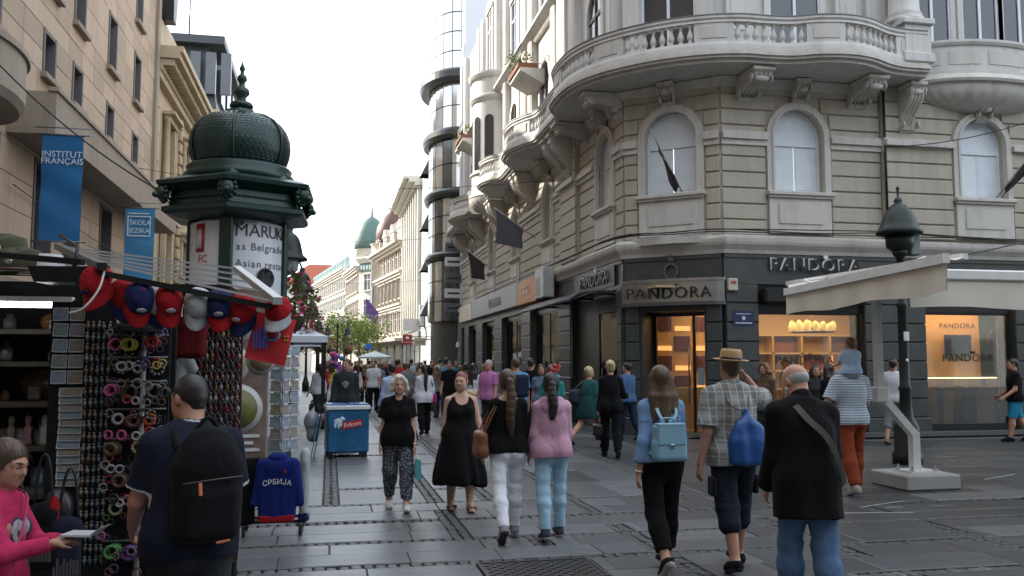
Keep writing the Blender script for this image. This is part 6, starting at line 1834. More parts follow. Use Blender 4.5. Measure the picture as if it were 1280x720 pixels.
for x,y,lab in ((-1.44,16.6,'nearest lamp with a bell shade just behind the poster column'),(-1.42,24.0,'second bell shaded lamp, hung with pink flowers above the white tent'),(-1.38,36.0,'third bell shaded lamp, down the row beyond the white tent'),(-1.3,52.0,'fourth bell shaded lamp, small and far along the left row'),(.55,62,'bell shaded lamp beside the far tree trunk'),(1.9,80,'farthest bell shaded lamp, in front of the cream house')):
 lamppost(x,y,lab)
t = thing('street_lamp','dark iron lamp post with a single bell lantern behind the cream awning','street lamp',(9.47,13.21,0))
lb(MB().lathe([(.24,0),(.24,.16),(.20,.22),(.20,.62),(.16,.70),(.11,.8),(.09,1.2),(.115,1.25),(.085,1.3),(.075,2.6),(.10,2.65),(.065,2.7),(.06,3.45),(.11,3.5),(.14,3.58)],16),'post',M_lamp,t)
ln = lb(MB().lathe([(.14,3.58),(.22,3.64),(.235,3.86)],16),'lantern',M_lamp,t)
lb(MB().lathe([(.17,3.6),(.20,3.66),(.21,3.84)],16),'globe',mat('dull_glass',(.05,.055,.055),.12,spec=.8),t)
lb(MB().lathe([(.235,3.84),(.37,3.86),(.38,3.90),(.33,3.96),(.29,4.06),(.25,4.17),(.19,4.28),(.11,4.36),(.06,4.39),(.075,4.43),(.05,4.48),(.02,4.50),(.02,4.62),(.035,4.65),(.0,4.70)],20),'shade',M_lamp,t)
lb(MB(Turn(0,0,0,0)).box(-.045,.045,-.10,-.078,2.05,2.20),'sticker',M_wl,t)
lb(MB().ball((0,-.085,1.72),(.03,.01,.03),8),'sticker',M_wl,t)
lb(MB().box(.15,.34,-.1,.12,3.5,3.95,0,.02),'equipment_box',mat('green_grey_box',(.18,.23,.22),.5),t)
# ================================================================== awning by the shop
M_canvas = mat('cream_canvas',(.70,.66,.56),.85,var=.06,scale=3,dirt=(.50,.46,.38),dscale=2,damt=.3)
M_wpaint = mat('white_metal_paint',(.74,.74,.72),.45,var=.06,dirt=(.40,.37,.33),dscale=5,damt=.35)
W_ = thing('awning','large cream folding awning on a bent white mast with concrete foot','awning',(7.88,10.84,0))
u = lambda *p: (p[0] - 7.88,p[1] - 10.84,p[2])
foot = lb(MB().box(-.42,.40,-.40,.40,.0,.20,0,.02),'concrete_foot',mat('concrete',(.40,.40,.38),.85,var=.12,dirt=(.22,.21,.2),dscale=4,damt=.5,bump=.2),W_)
lb(MB().box(-.2,.25,-.2,.2,.2,.225),'base_plate',M_wpaint,W_)
for x,y in ((-.15,-.15),(.2,-.15),(.2,.15),(-.15,.15)): lb(MB().lathe([(.03,.225),(.03,.25),(.015,.25),(.015,.29)],6,(x,y,0)),'bolt',M_steel,W_)
px0 = (-.62,-.1)
m = MB(); m.bar((0,0,.2),(0,0,.74),.11); m.bar((0.01,0,.69),(-.60,-.08,1.30),.10)
lb(m,'lower_mast',M_wpaint,W_)
m = MB(); m.bar((-.56,-.08,1.18),(-.56,-.08,2.86),.095); lb(m,'upper_mast',M_wpaint,W_)
lb(MB().box(-.66,-.46,-.16,0,1.15,1.36,0,.02),'bracket',M_wpaint,W_)
fa,fb = u(6.44,11.6,2.70),u(6.08,7.75,2.74); ca,cb = u(7.05,12.6,2.92),u(7.1,8.75,2.90)
def panel(p,q,r,s_,th,name,mm,nu=10,nv=4,sagz=.03):
 vs = []; fs = []
 for j in (0,1):
  for i in range(nu + 1):
   for k in range(nv + 1):
    a = Vector(p).lerp(Vector(q),i / nu); b = Vector(s_).lerp(Vector(r),i / nu); c = a.lerp(b,k / nv)
    vs.append((c.x,c.y,c.z - sagz * sin(pi * k / nv) - (th if j else 0)))
 w_ = nv + 1; o = (nu + 1) * w_
 for i in range(nu):
  for k in range(nv):
   f = (i * w_ + k,i * w_ + k + 1,(i + 1) * w_ + k + 1,(i + 1) * w_ + k); fs += [f,tuple(o + x for x in reversed(f))]
 for i in range(nu): fs += [(i * w_,(i + 1) * w_,o + (i + 1) * w_,o + i * w_),(i * w_ + nv,(i + 1) * w_ + nv,o + (i + 1) * w_ + nv,o + i * w_ + nv)]
 return lb(MB().add(vs,fs,0,True),name,mm,W_)
panel(fa,fb,cb,ca,.012,'canvas',M_canvas)
m = MB(); m.bar(fa,fb,.07,.10); lb(m,'front_bar',M_wpaint,W_)
m = MB(); m.bar(ca,cb,.10,.07); lb(m,'cassette',M_wpaint,W_)
def valance(a,b,h,name,mm,par,loc):
 n = 26; vs = []; fs = []
 for j in (0,1):
  for i in range(n + 1):
   t = i / n; p = Vector(a).lerp(Vector(b),t)
   for k in range(4):
    q = .015 * sin(i * 1.3) * k / 3; vs.append((p.x - q + j * .006,p.y + q - j * .004,p.z - .04 - h * k / 3 + (.02 * sin(i * .5) if k == 3 else 0)))
 o = (n + 1) * 4
 for i in range(n):
  for k in range(3):
   f = (i * 4 + k,i * 4 + k + 1,(i + 1) * 4 + k + 1,(i + 1) * 4 + k); fs += [f,tuple(o + x for x in reversed(f))]
 return lb(MB().add(vs,fs,0,True),name,mm,par)
valance(fa,fb,.29,'valance',M_canvas,W_,None)
for t_ in (.25,.75):
 a,b = Vector(fa).lerp(Vector(fb),t_),Vector(ca).lerp(Vector(cb),t_ * .8 + .1); e_ = a.lerp(b,.5) + Vector((0,.5 if t_ < .5 else -.5,.06))
 m = MB(); m.tube([tuple(a),tuple(e_),tuple(b)],.022,6); lb(m,'folding_arm',M_wpaint,W_)
W2 = thing('awning','second cream awning, seen along its straight grey front valance at the right edge','awning',(9.0,9.7,0))
lb(MB().box(-1.95,3.5,-.06,.06,2.72,2.86,0,.02),'front_bar',M_wpaint,W2)
valance((-1.95,-.02,2.75),(3.5,-.02,2.75),.34,'valance',M_canvas,W2,None)
m = MB(); m.add([(-1.9,.06,2.84),(3.45,.06,2.84),(3.45,1.22,2.81),(-1.9,1.22,2.81),(-1.9,.06,2.815),(3.45,.06,2.815),(3.45,1.22,2.795),(-1.9,1.22,2.795)],[(0,1,2,3),(7,6,5,4),(0,3,7,4),(1,5,6,2),(0,4,5,1),(3,2,6,7)]); lb(m,'canvas',M_canvas,W2)
lb(MB().box(-1.95,3.5,1.22,1.34,2.72,2.82),'cassette',M_wpaint,W2)
m = MB(); m.bar((2.6,1.28,0),(2.6,1.28,2.72),.1); lb(m,'mast',M_wpaint,W2)
lb(MB().box(2.2,3.0,.9,1.7,0,.2,0,.02),'concrete_foot',MATS['concrete'],W2)
blk = thing('concrete_block','low concrete block on the paving behind the old man','concrete block',(7.35,12.6,0))
lb(MB().box(-.5,.5,-.3,.3,0,.18,0,.02),'block',MATS['concrete'],blk)
# ================================================================== ice cream freezer, tents, trees
F_ = thing('ice_cream_freezer','blue ice cream chest freezer with a red brand label and polar bear','freezer',(.33,16.4,0),radians(4))
def sheet_mat(name,c1,c2):
 m = mat(name,c1,.25,var=.35,scale=2.2,hue=c2); return m
lb(MB().box(-.37,.37,-.33,.37,.08,.84,0,.03),'body',mat('freezer_blue',(.006,.05,.16),.3,var=.7,scale=2.6,hue=(.03,.19,.38)),F_)
lb(MB().box(-.39,.39,-.35,.39,.84,.92,0,.015),'rim',mat('white_plastic',(.6,.62,.63),.35),F_)
for x in (-.19,.19): lb(MB().box(x - .18,x + .18,-.33,.37,.92,.945,0,.01),'sliding_lid',mat('lid_blue',(.02,.09,.30),.2),F_)
for x in (-.3,.3):
 for y in (-.26,.3): lb(MB().box(x - .04,x + .04,y - .04,y + .04,0,.08),'foot',M_black,F_)
lbl = MB(); lbl.add([(-.10,-.343,.50),(.24,-.343,.56),(.24,-.343,.68),(-.10,-.343,.62),(-.10,-.332,.50),(.24,-.332,.56),(.24,-.332,.68),(-.10,-.332,.62)],[(0,1,2,3),(7,6,5,4),(0,4,5,1),(1,5,6,2),(2,6,7,3),(3,7,4,0)])
lb(lbl,'brand_label',mat('label_red',(.45,.02,.03),.35),F_)
lettering('letters','Frikom',M_wl,F_,(.07,-.346,.588),.105,((1,0,.17),(-.17,0,1)),.001)
m = MB()                                                  # a plain polar bear print
for c,r in (((-.18,.64),(.075,.055)),((-.11,.69),(.04,.035)),((-.23,.57),(.022,.05)),((-.17,.56),(.02,.05)),((-.13,.58),(.02,.04)),((-.08,.68),(.025,.018))): m.ball((c[0],-.335,c[1]),(r[0],.006,r[1]),12)
lb(m,'bear_print',mat('bear_white',(.55,.62,.68),.5),F_)
for k,(c,lab,mm) in enumerate((((-.72,16.15),'pale blue board leaning on the left side of the freezer',mat('board_blue',(.05,.20,.34),.5)),((-.67,16.32),'grey folded board leaning between the blue board and the freezer',mat('board_grey',(.22,.22,.21),.6)))):
 t = thing('board',lab,'board',(c[0] + .52,c[1] - .12,0)); m = MB()
 m.add([(-.10,-.30 + k * .1,0),(-.08,-.30 + k * .1,0),(.06,-.26,.76),(.04,-.26,.76),(-.10,.26,0),(-.08,.26,0),(.06,.30,.76),(.04,.30,.76)],[(0,1,2,3),(4,7,6,5),(0,4,5,1),(1,5,6,2),(2,6,7,3),(3,7,4,0)]); lb(m,'panel',mm,t)
t = thing('plastic_bag','clear plastic bag of goods hung at the left of the freezer','plastic bag',(-.29,16.35,0))
F0 = Field(.02); F0.ell((0,0,.62),(.13,.15,.2)); F0.ell((.02,0,.42),(.11,.13,.16)); F0.cap((0,0,.78),(.05,0,.92),.04,.015)
field_obj('bag',F0,mat('bag_grey',(.26,.27,.30),.25,var=.5,scale=9),t,fold=.02,ff=30)
m = MB(); m.tube([(.05,0,.9),(.12,0,.93)],.008,5); lb(m,'handle',M_black,t)
def tent(x,y,w_,d,h,top,label,m,post=M_lamp):
 t = thing('market_tent',label,'tent',(x,y,0))
 v = [(-w_ / 2,-d / 2,h),(w_ / 2,-d / 2,h),(w_ / 2,d / 2,h),(-w_ / 2,d / 2,h),(0,0,top)]
 lo = [(a,b,c - .16) for a,b,c in v[:4]]
 MB().add(v + lo,[(0,1,4),(1,2,4),(2,3,4),(3,0,4),(0,5,6,1),(1,6,7,2),(2,7,8,3),(3,8,5,0)]).build('canopy',m,t,local=True)
 for a,b,c in v[:4]:
  q = MB(); q.box(a * .94 - .05,a * .94 + .05,b * .94 - .05,b * .94 + .05,0,h - .02); lb(q,'post',post,t)
  lb(MB().lathe([(.16,0),(.24,.1),(.24,.3),(.14,.38),(.0,.38)],10,(a * .94,b * .94,0)),'weight',M_black,t)
 return t
M_tent = mat('tent_white',(.62,.66,.74),.8,var=.04)
tent(-1.55,24.8,3.0,3.4,2.35,2.95,'white peaked market tent on dark posts left of the freezer',M_tent)
tent(-1.7,31.0,2.8,3.0,2.35,2.9,'second white market tent farther down behind the first',M_tent)
t = thing('parasol','pale green white parasol rising above the far crowd','parasol',(2.60,52,0))
lb(MB().tube([(0,0,0),(0,0,2.3)],.03,6),'pole',M_wl,t)
m = MB(); n = 8; vs = [(0,0,2.32)] + [(1.0 * cos(2 * pi * i / n),1.0 * sin(2 * pi * i / n),1.98) for i in range(n)] + [(.99 * cos(2 * pi * i / n),.99 * sin(2 * pi * i / n),1.88) for i in range(n)]
m.add(vs,[(0,1 + i,1 + (i + 1) % n) for i in range(n)] + [(1 + i,9 + i,9 + (i + 1) % n,1 + (i + 1) % n) for i in range(n)]); lb(m,'canopy',mat('parasol_pale',(.58,.66,.62),.8),t)
def tree(x,y,h,r,label,seed):
 t = thing('street_tree',label,'tree',(x,y,0),group='small trees along the far street'); rg = random.Random(seed)
 m = MB(); m.tube([(0,0,0),(.05,0,h * .3),(-.03,.04,h * .55),(.05,0,h * .8)],[.13,.10,.075,.03],8)
 for i in range(6):
  a = i * 1.1 + rg.random(); z = h * (.38 + .07 * i); l = r * .8
  m.tube([(0,0,z),(l * .5 * cos(a),l * .5 * sin(a),z + l * .35),(l * cos(a),l * sin(a),z + l * .55)],[.05,.03,.01],5)
 lb(m,'trunk',mat('bark',(.08,.06,.045),.9,var=.3),t)
 c = leaf_cloud((0,0,h * .72),(r,r,h * .34),1500,(.14,.32),lambda g_,p: 1 if g_.random() < .45 else 0,16,seed)
 c.build('crown',[M_leaf,M_leaf2],t,local=True,kind='stuff')
for sd,(x,y,h,r,lab) in enumerate(((1.15,71,5.6,2.0,'nearest small leafy tree, left of the street lamp'),(2.5,77,6.0,2.3,'small leafy tree in the middle of the far row'),(3.5,84,6.0,2.2,'small leafy tree nearest the domed building'),(.6,84,5.8,2.0,'small pale tree behind the nearest one'))): tree(x,y,h,r,lab,sd)
t = thing('balloon_bunch','bunch of small pink and blue toy balloons by the far stalls','balloons',(.25,44,0))
m = MB()
for i in range(14): m.ball((R(-.4,.4),R(-.3,.3),1.7 + R(-.35,.45)),.14,8,i % 3)
lb(m,'balloon',[M_flow,mat('balloon_violet',(.3,.1,.4),.4),mat('balloon_blue',(.05,.2,.5),.4)],t); lb(MB().tube([(0,0,0),(0,0,1.6)],.015,5),'stick',M_wl,t)
# ================================================================== souvenir stall
M_sdark = mat('stall_black',(.013,.013,.014),.75,spec=.15,var=.3,dirt=(.04,.04,.04),dscale=4)
M_sbar = mat('awning_bar_white',(.42,.42,.41),.45,var=.1)
M_wood = mat('dark_shelf',(.05,.04,.032),.6,var=.3,scale=6)
S_ = thing('souvenir_stall','dark souvenir stall with white slatted awning frame, crowded shelves and peg boards','market stall',(-1.6,6.1,0))
def sb(m,name,mm,**kw): return m.build(name,mm,S_,**kw)
sb(MB().box(-3.1,-1.45,6.45,6.52,0,2.15),'back_wall',M_sdark); sb(MB().box(-3.1,-3.02,5.2,6.45,0,2.15),'side_wall',M_sdark)
sb(MB().box(-3.1,-.62,5.75,6.55,2.13,2.18),'roof',M_sdark); sb(MB().box(-3.1,-1.34,5.68,5.74,2.06,2.17),'fascia',M_sdark)
for z in (.55,.92,1.18,1.45,1.70,1.90): sb(MB().box(-3.02,-1.46,5.95 if z > 1 else 5.75,6.44,z - .03,z),'shelf',M_wood)
sb(MB().box(-3.0,-1.5,5.5,5.9,0,.55),'counter',M_sdark)
lampt = thing('strip_light','glowing white fluorescent tube under the stall roof','strip light',(-2.05,5.62,2.02))
lb(MB().box(-.75,.56,-.03,.03,.03,.06),'holder',M_wl,lampt); lb(MB().tube([(-.74,0,.012),(.55,0,.012)],.016,8),'tube',emit('tube_light',(.95,1.0,.98),5.0),lampt)
fl_ = thing('floodlight','dark flat floodlight jutting out on the stall roof above the strip light','floodlight',(-1.42,5.25,2.13),radians(-8))
m = MB(); m.add([(-.14,-.1,.0),(.16,-.1,.0),(.16,.1,.0),(-.14,.1,.0),(-.17,-.12,.085),(.19,-.12,.085),(.19,.12,.085),(-.17,.12,.085)],[(3,2,1,0),(4,5,6,7),(0,1,5,4),(1,2,6,5),(2,3,7,6),(3,0,4,7)]); lb(m,'case',M_darkm,fl_)
lb(MB().tube([(0,.05,.08),(0,.1,.22),(-.15,.2,.3)],.01,5),'arm',M_darkm,fl_)
# awning frame bars
for i in range(5):
 t = i / 4
 a = Vector((-1.85,6.5,2.49)).lerp(Vector((-1.18,5.0,2.22)),t); b = Vector((-.66,6.5,2.36)).lerp(Vector((-.30,5.0,2.03)),t)
 m = MB(); m.bar(a,b,.014,.012); sb(m,'awning_slat',M_sbar)
m = MB(); m.bar((-.66,6.55,2.365),(-.28,4.95,2.03),.05,.04); sb(m,'awning_arm',M_sbar)
m = MB(); m.bar((-1.85,6.55,2.495),(-1.18,4.95,2.2),.05,.04); sb(m,'awning_arm',M_darkm)
m = MB(); m.bar((-2.9,5.3,2.36),(-1.30,5.05,2.23),.05,.03); sb(m,'awning_arm',M_sdark)
m = MB(); m.bar((-1.2,5.0,2.17),(-.32,5.02,2.0),.03); sb(m,'hanging_rail',M_sdark)
for x,y in ((-1.42,5.72),(-.62,6.4),(-.95,5.75)): sb(MB().box(x - .025,x + .025,y - .025,y + .025,0,2.14),'post',M_sdark)
sb(MB().box(-1.40,-.93,5.56,5.60,.25,2.05),'peg_board',M_sdark); sb(MB().box(-.92,-.57,6.16,6.2,.4,2.0),'key_board',mat('maroon_felt',(.05,.012,.014),.9))
sb(MB().box(-1.60,-1.41,5.60,5.63,.9,2.06),'card_board',M_sdark)
sb(MB().box(-.93,-.58,6.1,6.16,0,.4),'counter',M_sdark)
# postcards
PC = [mat('postcard_%d' % i,c,.35,var=.75,scale=22,hue=h) for i,(c,h) in enumerate((((.04,.09,.17),(.36,.45,.54)),((.12,.08,.05),(.40,.34,.25)),((.04,.09,.09),(.32,.40,.40)),((.14,.07,.07),(.40,.38,.40))))]
card = MB(); card.box(-.062,.062,-.002,.002,0,.085,0); card.add([(-.062,-.003,0),(.062,-.003,0),(.062,-.003,.085),(-.062,-.003,.085),(-.055,-.003,.007),(.055,-.003,.007),(.055,-.003,.078),(-.055,-.003,.078)],[(0,1,5,4),(1,2,6,5),(2,3,7,6),(3,0,4,7)],1)
M_edge = mat('card_edge',(.42,.46,.50),.5); cards = [card.mesh('postcard',[q,M_edge]) for q in PC]
def postcard(x,y,z,i,lab,grp,sx=1,sz=1,rz=0,rx=-.12):
 o = inst('postcard',cards[i % 4],None,(x,y,z),(rx,R(-.04,.04),rz),(sx,1,sz)); props(o,lab,'postcard',grp)
for k in range(13):
 postcard(-1.475 + R(-.004,.004),5.585,.98 + k * .043,k * 3 + 1,'postcard in the single overlapping stack on the narrow board beside the trinket panel','overlapping postcards on the narrow board',1.02,.62,0,-.3)
for r_ in range(5):
 for c in range(2):
  postcard(-1.545 + c * .09,5.585,1.57 + r_ * .092,r_ * 2 + c,'small postcard in the two column pockets high on the narrow board','postcards in two columns on the narrow board',.66,.92)
# trinkets on the left strip of the peg board
tk = MB(); tk.ball((0,-.012,.012),(.011,.008,.014),7); tk.ball((0,-.012,.030),(.008,.007,.008),6); tk.box(-.003,.003,-.006,-.002,-.012,.0)
TK = [tk.mesh('magnet',mat('magnet_%d' % i,c,.4,var=.6,scale=60)) for i,c in enumerate(((.24,.23,.19),(.10,.16,.17),(.20,.14,.09),(.17,.18,.19)))]
for r_ in range(22):
 for c in range(5):
  o = inst('magnet',TK[(r_ * 2 + c // 2) % 4],None,(-1.385 + c * .030,5.555,.55 + r_ * .064 + R(-.004,.004)),(0,R(-.15,.15),0),(1.1,1.1,1.15))
  props(o,'small pale trinket in the dense rows on the left strip of the peg board','magnet','trinkets in rows on the peg board')
def bracelet_mesh(r,t,m,beads=0):
 q = MB()
 if beads:
  for i in range(beads): q.ball((r * cos(2 * pi * i / beads),0,r * sin(2 * pi * i / beads)),t * (1 if i % 2 else .85),6,i % len(m))
 else: q.tube([(r * cos(2 * pi * i / 20),0,r * sin(2 * pi * i / 20)) for i in range(20)],t,6,closed=True)
 return q.mesh('bracelet',m)
BC = dict(white=(.36,.36,.36),red=(.34,.02,.025),black=(.015,.015,.015),pink=(.40,.07,.20),yellow=(.38,.34,.06),brown=(.08,.04,.022),orange=(.48,.11,.03),silver=(.22,.23,.24),violet=(.10,.035,.14),green=(.07,.22,.06))
BM = {k: mat('band_' + k,v,.4,var=.2) for k,v in BC.items()}
def bracelet(x,z,r,t,cols,what,y=5.50,beads=0,n=1):
 r *= .78
 for i in range(n):
  me = bracelet_mesh(r * R(.94,1.04),t,[BM[c] for c in cols],beads)
  o = inst('bracelet',me,None,(x + R(-.01,.01) * (n > 1),y + .022 * i - .011 * n,z),(R(-.2,.2) if n == 1 else R(-.1,.1),R(0,3),R(-.4,.4)))
  props(o,what,'bracelet',what.replace('bracelet','bracelets') if n > 1 or what[:5] == 'small' else None)
bracelet(-1.215,1.80,.040,.006,['pink'],'thin pink bracelet in the bunch at the top of the peg board',n=5)
bracelet(-1.135,1.80,.042,.006,['yellow'],'thin yellow bracelet in the bunch at the top of the peg board',n=6)
bracelet(-1.02,1.815,.036,.014,['red'],'thick glossy red bangle at the top right of the peg board')
bracelet(-1.18,1.665,.040,.010,['brown','silver'],'brown and silver beaded bracelet in the second row of the peg board',beads=16)
bracelet(-1.085,1.67,.042,.010,['black','white'],'black and white beaded bracelet in the middle of the second row',beads=18)
bracelet(-.985,1.66,.044,.011,['white','black'],'large white studded black bracelet at the right of the second row',beads=18)
bracelet(-1.225,1.535,.038,.008,['pink','violet'],'pink twisted bracelet at the left of the third row',n=3)
bracelet(-1.13,1.525,.046,.008,['brown'],'plain brown leather bracelet in the third row',n=2)
bracelet(-1.0,1.53,.046,.007,['silver'],'silver hoop bracelet in the third row',n=2)
bracelet(-.94,1.52,.036,.010,['black'],'black rubber bracelet at the right edge of the third row',n=3)
bracelet(-1.19,1.37,.036,.009,['white'],'white oval bracelet in the fourth row')
bracelet(-1.10,1.36,.038,.012,['brown','violet'],'violet and brown bracelet bunched in the fourth row',n=3)
bracelet(-1.02,1.365,.038,.010,['orange','red'],'bright orange red bracelet in the fourth row')
bracelet(-1.08,1.205,.036,.012,['red','yellow','orange','white'],'rainbow beaded bracelet glowing red and yellow',beads=18)
bracelet(-.965,1.22,.036,.009,['silver','white'],'pale silver beaded bracelet right of the rainbow one',beads=16)
bracelet(-1.21,1.2,.040,.013,['brown','red'],'dark red brown bracelet bunched left of the rainbow one',n=4)
bracelet(-1.05,1.04,.044,.009,['white','silver'],'white pearl bracelet hanging alone below the rainbow one',beads=20)
bracelet(-1.17,1.02,.040,.012,['brown','yellow'],'brown wooden bracelet left of the pearl one',n=4)
bracelet(-1.18,.86,.042,.010,['yellow','silver'],'gold beaded bracelet in the lower rows',beads=16,n=2)
bracelet(-1.06,.85,.040,.009,['silver'],'silver chain bracelet in the lower rows',beads=18,n=3)
bracelet(-1.19,.62,.044,.009,['green','yellow'],'lime green bracelet in the lowest bunch',n=3)
bracelet(-1.10,.61,.046,.010,['violet','brown'],'violet bracelet in the lowest bunch',n=3)
bracelet(-.99,.62,.046,.011,['silver','black'],'grey beaded bracelet at the right of the lowest row',beads=18,n=2)
for r_ in range(12):                                   # the close rows of small bands behind the larger ones
 for c in range(8):
  k = ('brown','silver','black','violet','red','white','green','orange')[(r_ * 3 + c * 5) % 8]
  if (r_ + c) % 4 == 3: continue
  bracelet(-1.235 + c * .040 + R(-.008,.008),.58 + r_ * .112 + R(-.012,.012),R(.020,.030),R(.004,.007),[k,'black'],'small %s bracelet in the close back rows of the peg board' % k,5.535,10 if c % 2 else 0)
for r_ in range(15):                                   # and a front layer hung in the gaps
 for c in range(9):
  if RNG.random() < .45: continue
  k = ('brown','silver','black','violet','red','white','yellow','pink')[int(RNG.integers(8))]
  bracelet(-1.24 + c * .037 + R(-.012,.012),.52 + r_ * .096 + R(-.02,.02),R(.022,.034),R(.004,.008),[k,'black' if c % 2 else 'silver'],'small %s bracelet in the mixed front layer of the peg board' % k,5.47,12 if r_ % 2 else 0)
for z in (1.82,1.69,1.55,1.39,1.22,1.06,.88,.64): sb(MB().tube([(-1.25,5.50,z + .035),(-.93,5.50,z + .035)],.006,5),'rail',M_lead)
pl = MB().tube([(-1.07,5.53,.3),(-1.07,5.53,2.0)],.016,6); sb(pl,'pole',M_sbar)
hb = thing('hat','flat black pillbox hat with a red rim above the bracelets','hat',(-1.09,5.47,1.87))
lb(MB().lathe([(.12,0),(.13,.01),(.13,.085),(.125,.09),(.0,.09)],20),'side',M_black,hb); lb(MB().lathe([(.131,.075),(.134,.08),(.131,.092),(.10,.094)],20),'trim',BM['red'],hb)
# keyrings on the felt board
kr = MB(); kr.tube([(.012 * cos(2 * pi * i / 10),0,.012 * sin(2 * pi * i / 10) + .03) for i in range(10)],.002,4,closed=True); kr.box(-.004,.004,-.004,.004,.005,.02); kr.ball((0,0,-.012),(.013,.005,.018),8,1)
KR = [kr.mesh('keyring',[M_steel,mat('key_%d' % i,c,.3,me_,var=.3)]) for i,(c,me_) in enumerate((((.25,.24,.23),.8),((.16,.02,.02),0),((.20,.13,.06),.7),((.03,.035,.05),.2),((.30,.29,.27),.3)))]
for r_ in range(13):
 for c in range(10):
  o = inst('keyring',KR[(r_ * 3 + c * c + (c // 3)) % 5],None,(-.90 + c * .034 + R(-.004,.004),6.145,1.05 + r_ * .07 + R(-.005,.005)),(0,R(-.15,.15),R(-.3,.3)),(1,1,R(1,1.35)))
  props(o,'metal keyring in the dense rows on the maroon felt board','keyring','keyrings on the maroon felt board')
# plates and pots on the shelves
def plate(x,y,z,r,c1,c2,lab):
 t = thing('plate',lab,'plate',(x,y,z))
 o = lb(MB().lathe([(.0,.012),(r * .62,.010),(r,-.012),(r * 1.01,-.004),(r * .64,.020),(.0,.022)],24),'dish',mat('glaze_' + c1[0],c1[1],.25,var=.5,scale=14),t); o.rotation_euler = (pi / 2 - .2,0,0); o.location = (0,0,r)
 q = lb(MB().lathe([(.0,.0225),(r * .58,.0208),(r * .56,.018),(0,.018)],20),'picture',mat('picture_' + c2[0],c2[1],.3,var=.9,scale=26),t); q.rotation_euler = o.rotation_euler; q.location = (0,-.001,r)
plate(-1.66,6.2,1.70,.075,('teal',(.10,.26,.27)),('castle',(.35,.33,.24)),'teal rimmed souvenir plate with a pale castle picture on the middle shelf')
plate(-1.79,6.25,1.90,.06,('rust',(.30,.10,.04)),('town',(.25,.17,.08)),'orange rimmed small plate on the top shelf')
plate(-1.64,6.28,1.90,.06,('blue',(.08,.14,.28)),('field',(.30,.24,.10)),'blue rimmed plate with an ochre picture at the right of the top shelf')
plate(-1.53,6.3,1.70,.068,('gold',(.28,.20,.06)),('church',(.24,.22,.14)),'gold rimmed plate half behind the teal one')
plate(-1.86,6.3,1.45,.11,('brown',(.14,.08,.04)),('mill',(.16,.13,.08)),'large brown wooden plate on the third shelf')
plate(-1.62,6.25,1.45,.12,('grey',(.10,.11,.11)),('river',(.14,.13,.10)),'large dull grey plate on the third shelf')
mug = MB().lathe([(.035,0),(.038,.01),(.036,.09),(.032,.088),(.03,.01),(.0,.01)],14).tube([(.036,0,.07),(.06,0,.06),(.06,0,.035),(.036,0,.025)],.006,6)
MG = [mug.mesh('mug',mat('mug_%d' % i,c,.3,var=.5,scale=20)) for i,c in enumerate(((.30,.30,.30),(.10,.14,.22),(.28,.08,.07)))]
for i in range(15):
 z = (1.18,.92,.55)[i % 3]; x = -2.0 + (i // 3) * .105
 o = inst('mug',MG[i % 3],None,(x,6.12 + R(-.03,.03),z),(0,0,R(0,6)),(1,1,R(.9,1.35))); props(o,('pale mug in the row on the fourth shelf','blue mug in the row on the fifth shelf','reddish mug in the row on the lowest shelf')[i % 3] + ' behind the girl','mug',('pale mugs','blue mugs','reddish mugs')[i % 3])
for z,n_ in ((1.90,2),(1.70,2),(1.45,3),(1.18,9),(.92,11),(.55,12)):      # boxes,icons and jars crowding the shelves
 for i in range(n_):
  cn,cc = (('brown',(.08,.05,.03)),('blue',(.04,.06,.10)),('grey',(.10,.10,.10)),('gold',(.16,.11,.04)),('red',(.12,.025,.02)))[(i * 2 + n_) % 5]
  x = -2.02 + i * (.52 / n_) + R(-.01,.01); w_,h = R(.025,.045),R(.06,.14)
  m = MB()
  if i % 3: m.box(-w_,w_,-.03,.03,0,h,0,.006); m.box(-w_ * .75,w_ * .75,-.034,-.03,h * .15,h * .85,1)
  else: m.lathe([(w_ * .7,0),(w_,h * .2),(w_ * .9,h * .7),(w_ * .5,h * .8),(w_ * .55,h),(0,h)],12)
  o = m.build('souvenir_box' if i % 3 else 'jar',[mat('souv_' + cn,cc,.4,var=.5,scale=30),PC[i % 4]],None,local=True); o.location = (x,R(6.16,6.26),z)
  props(o,'small %s %s among the crowded goods on the stall shelves' % (cn,'picture box' if i % 3 else 'jar'),'box' if i % 3 else 'jar','%s %s on the stall shelves' % (cn,'boxes' if i % 3 else 'jars'))
for i in range(6):
 t = thing('figurine',('first','second','third','fourth','fifth','sixth')[i] + ' small figurine from the left on the shelf under the large plates','figurine',(-2.02 + i * .095,6.03,1.18))
 lb(MB().lathe([(.028,0),(.03,.02),(.02,.06),(.026,.10),(.012,.13),(.02,.15),(.018,.175),(0,.19)],12),'figure',mat('fig_%d' % (i % 3),((.30,.28,.24),(.16,.12,.08),(.22,.10,.10))[i % 3],.4,var=.4),t)
rp = thing('ribbon','pale ribbon hanging down between the shelves','ribbon',(-1.61,5.93,1.5)); lb(MB().bar((.02,0,.28),(0,0,.05),.012,.004).ball((0,0,.03),(.018,.01,.03),8),'strip',M_wl,rp)
for x,z,lab in ((-1.50,1.96,'dark furry cap hanging below the strip light'),(-1.56,1.93,'second dark fur cap beside it')):
 t = thing('fur_cap',lab,'cap',(x,5.8,z)); F0 = Field(.012); F0.ell((0,0,0),(.075,.06,.075)); F0.ell((.05,0,-.02),(.05,.05,.05)); field_obj('fur',F0,mat('black_fur',(.015,.014,.013),.95,var=.4,scale=40),t,fold=.012,ff=60)
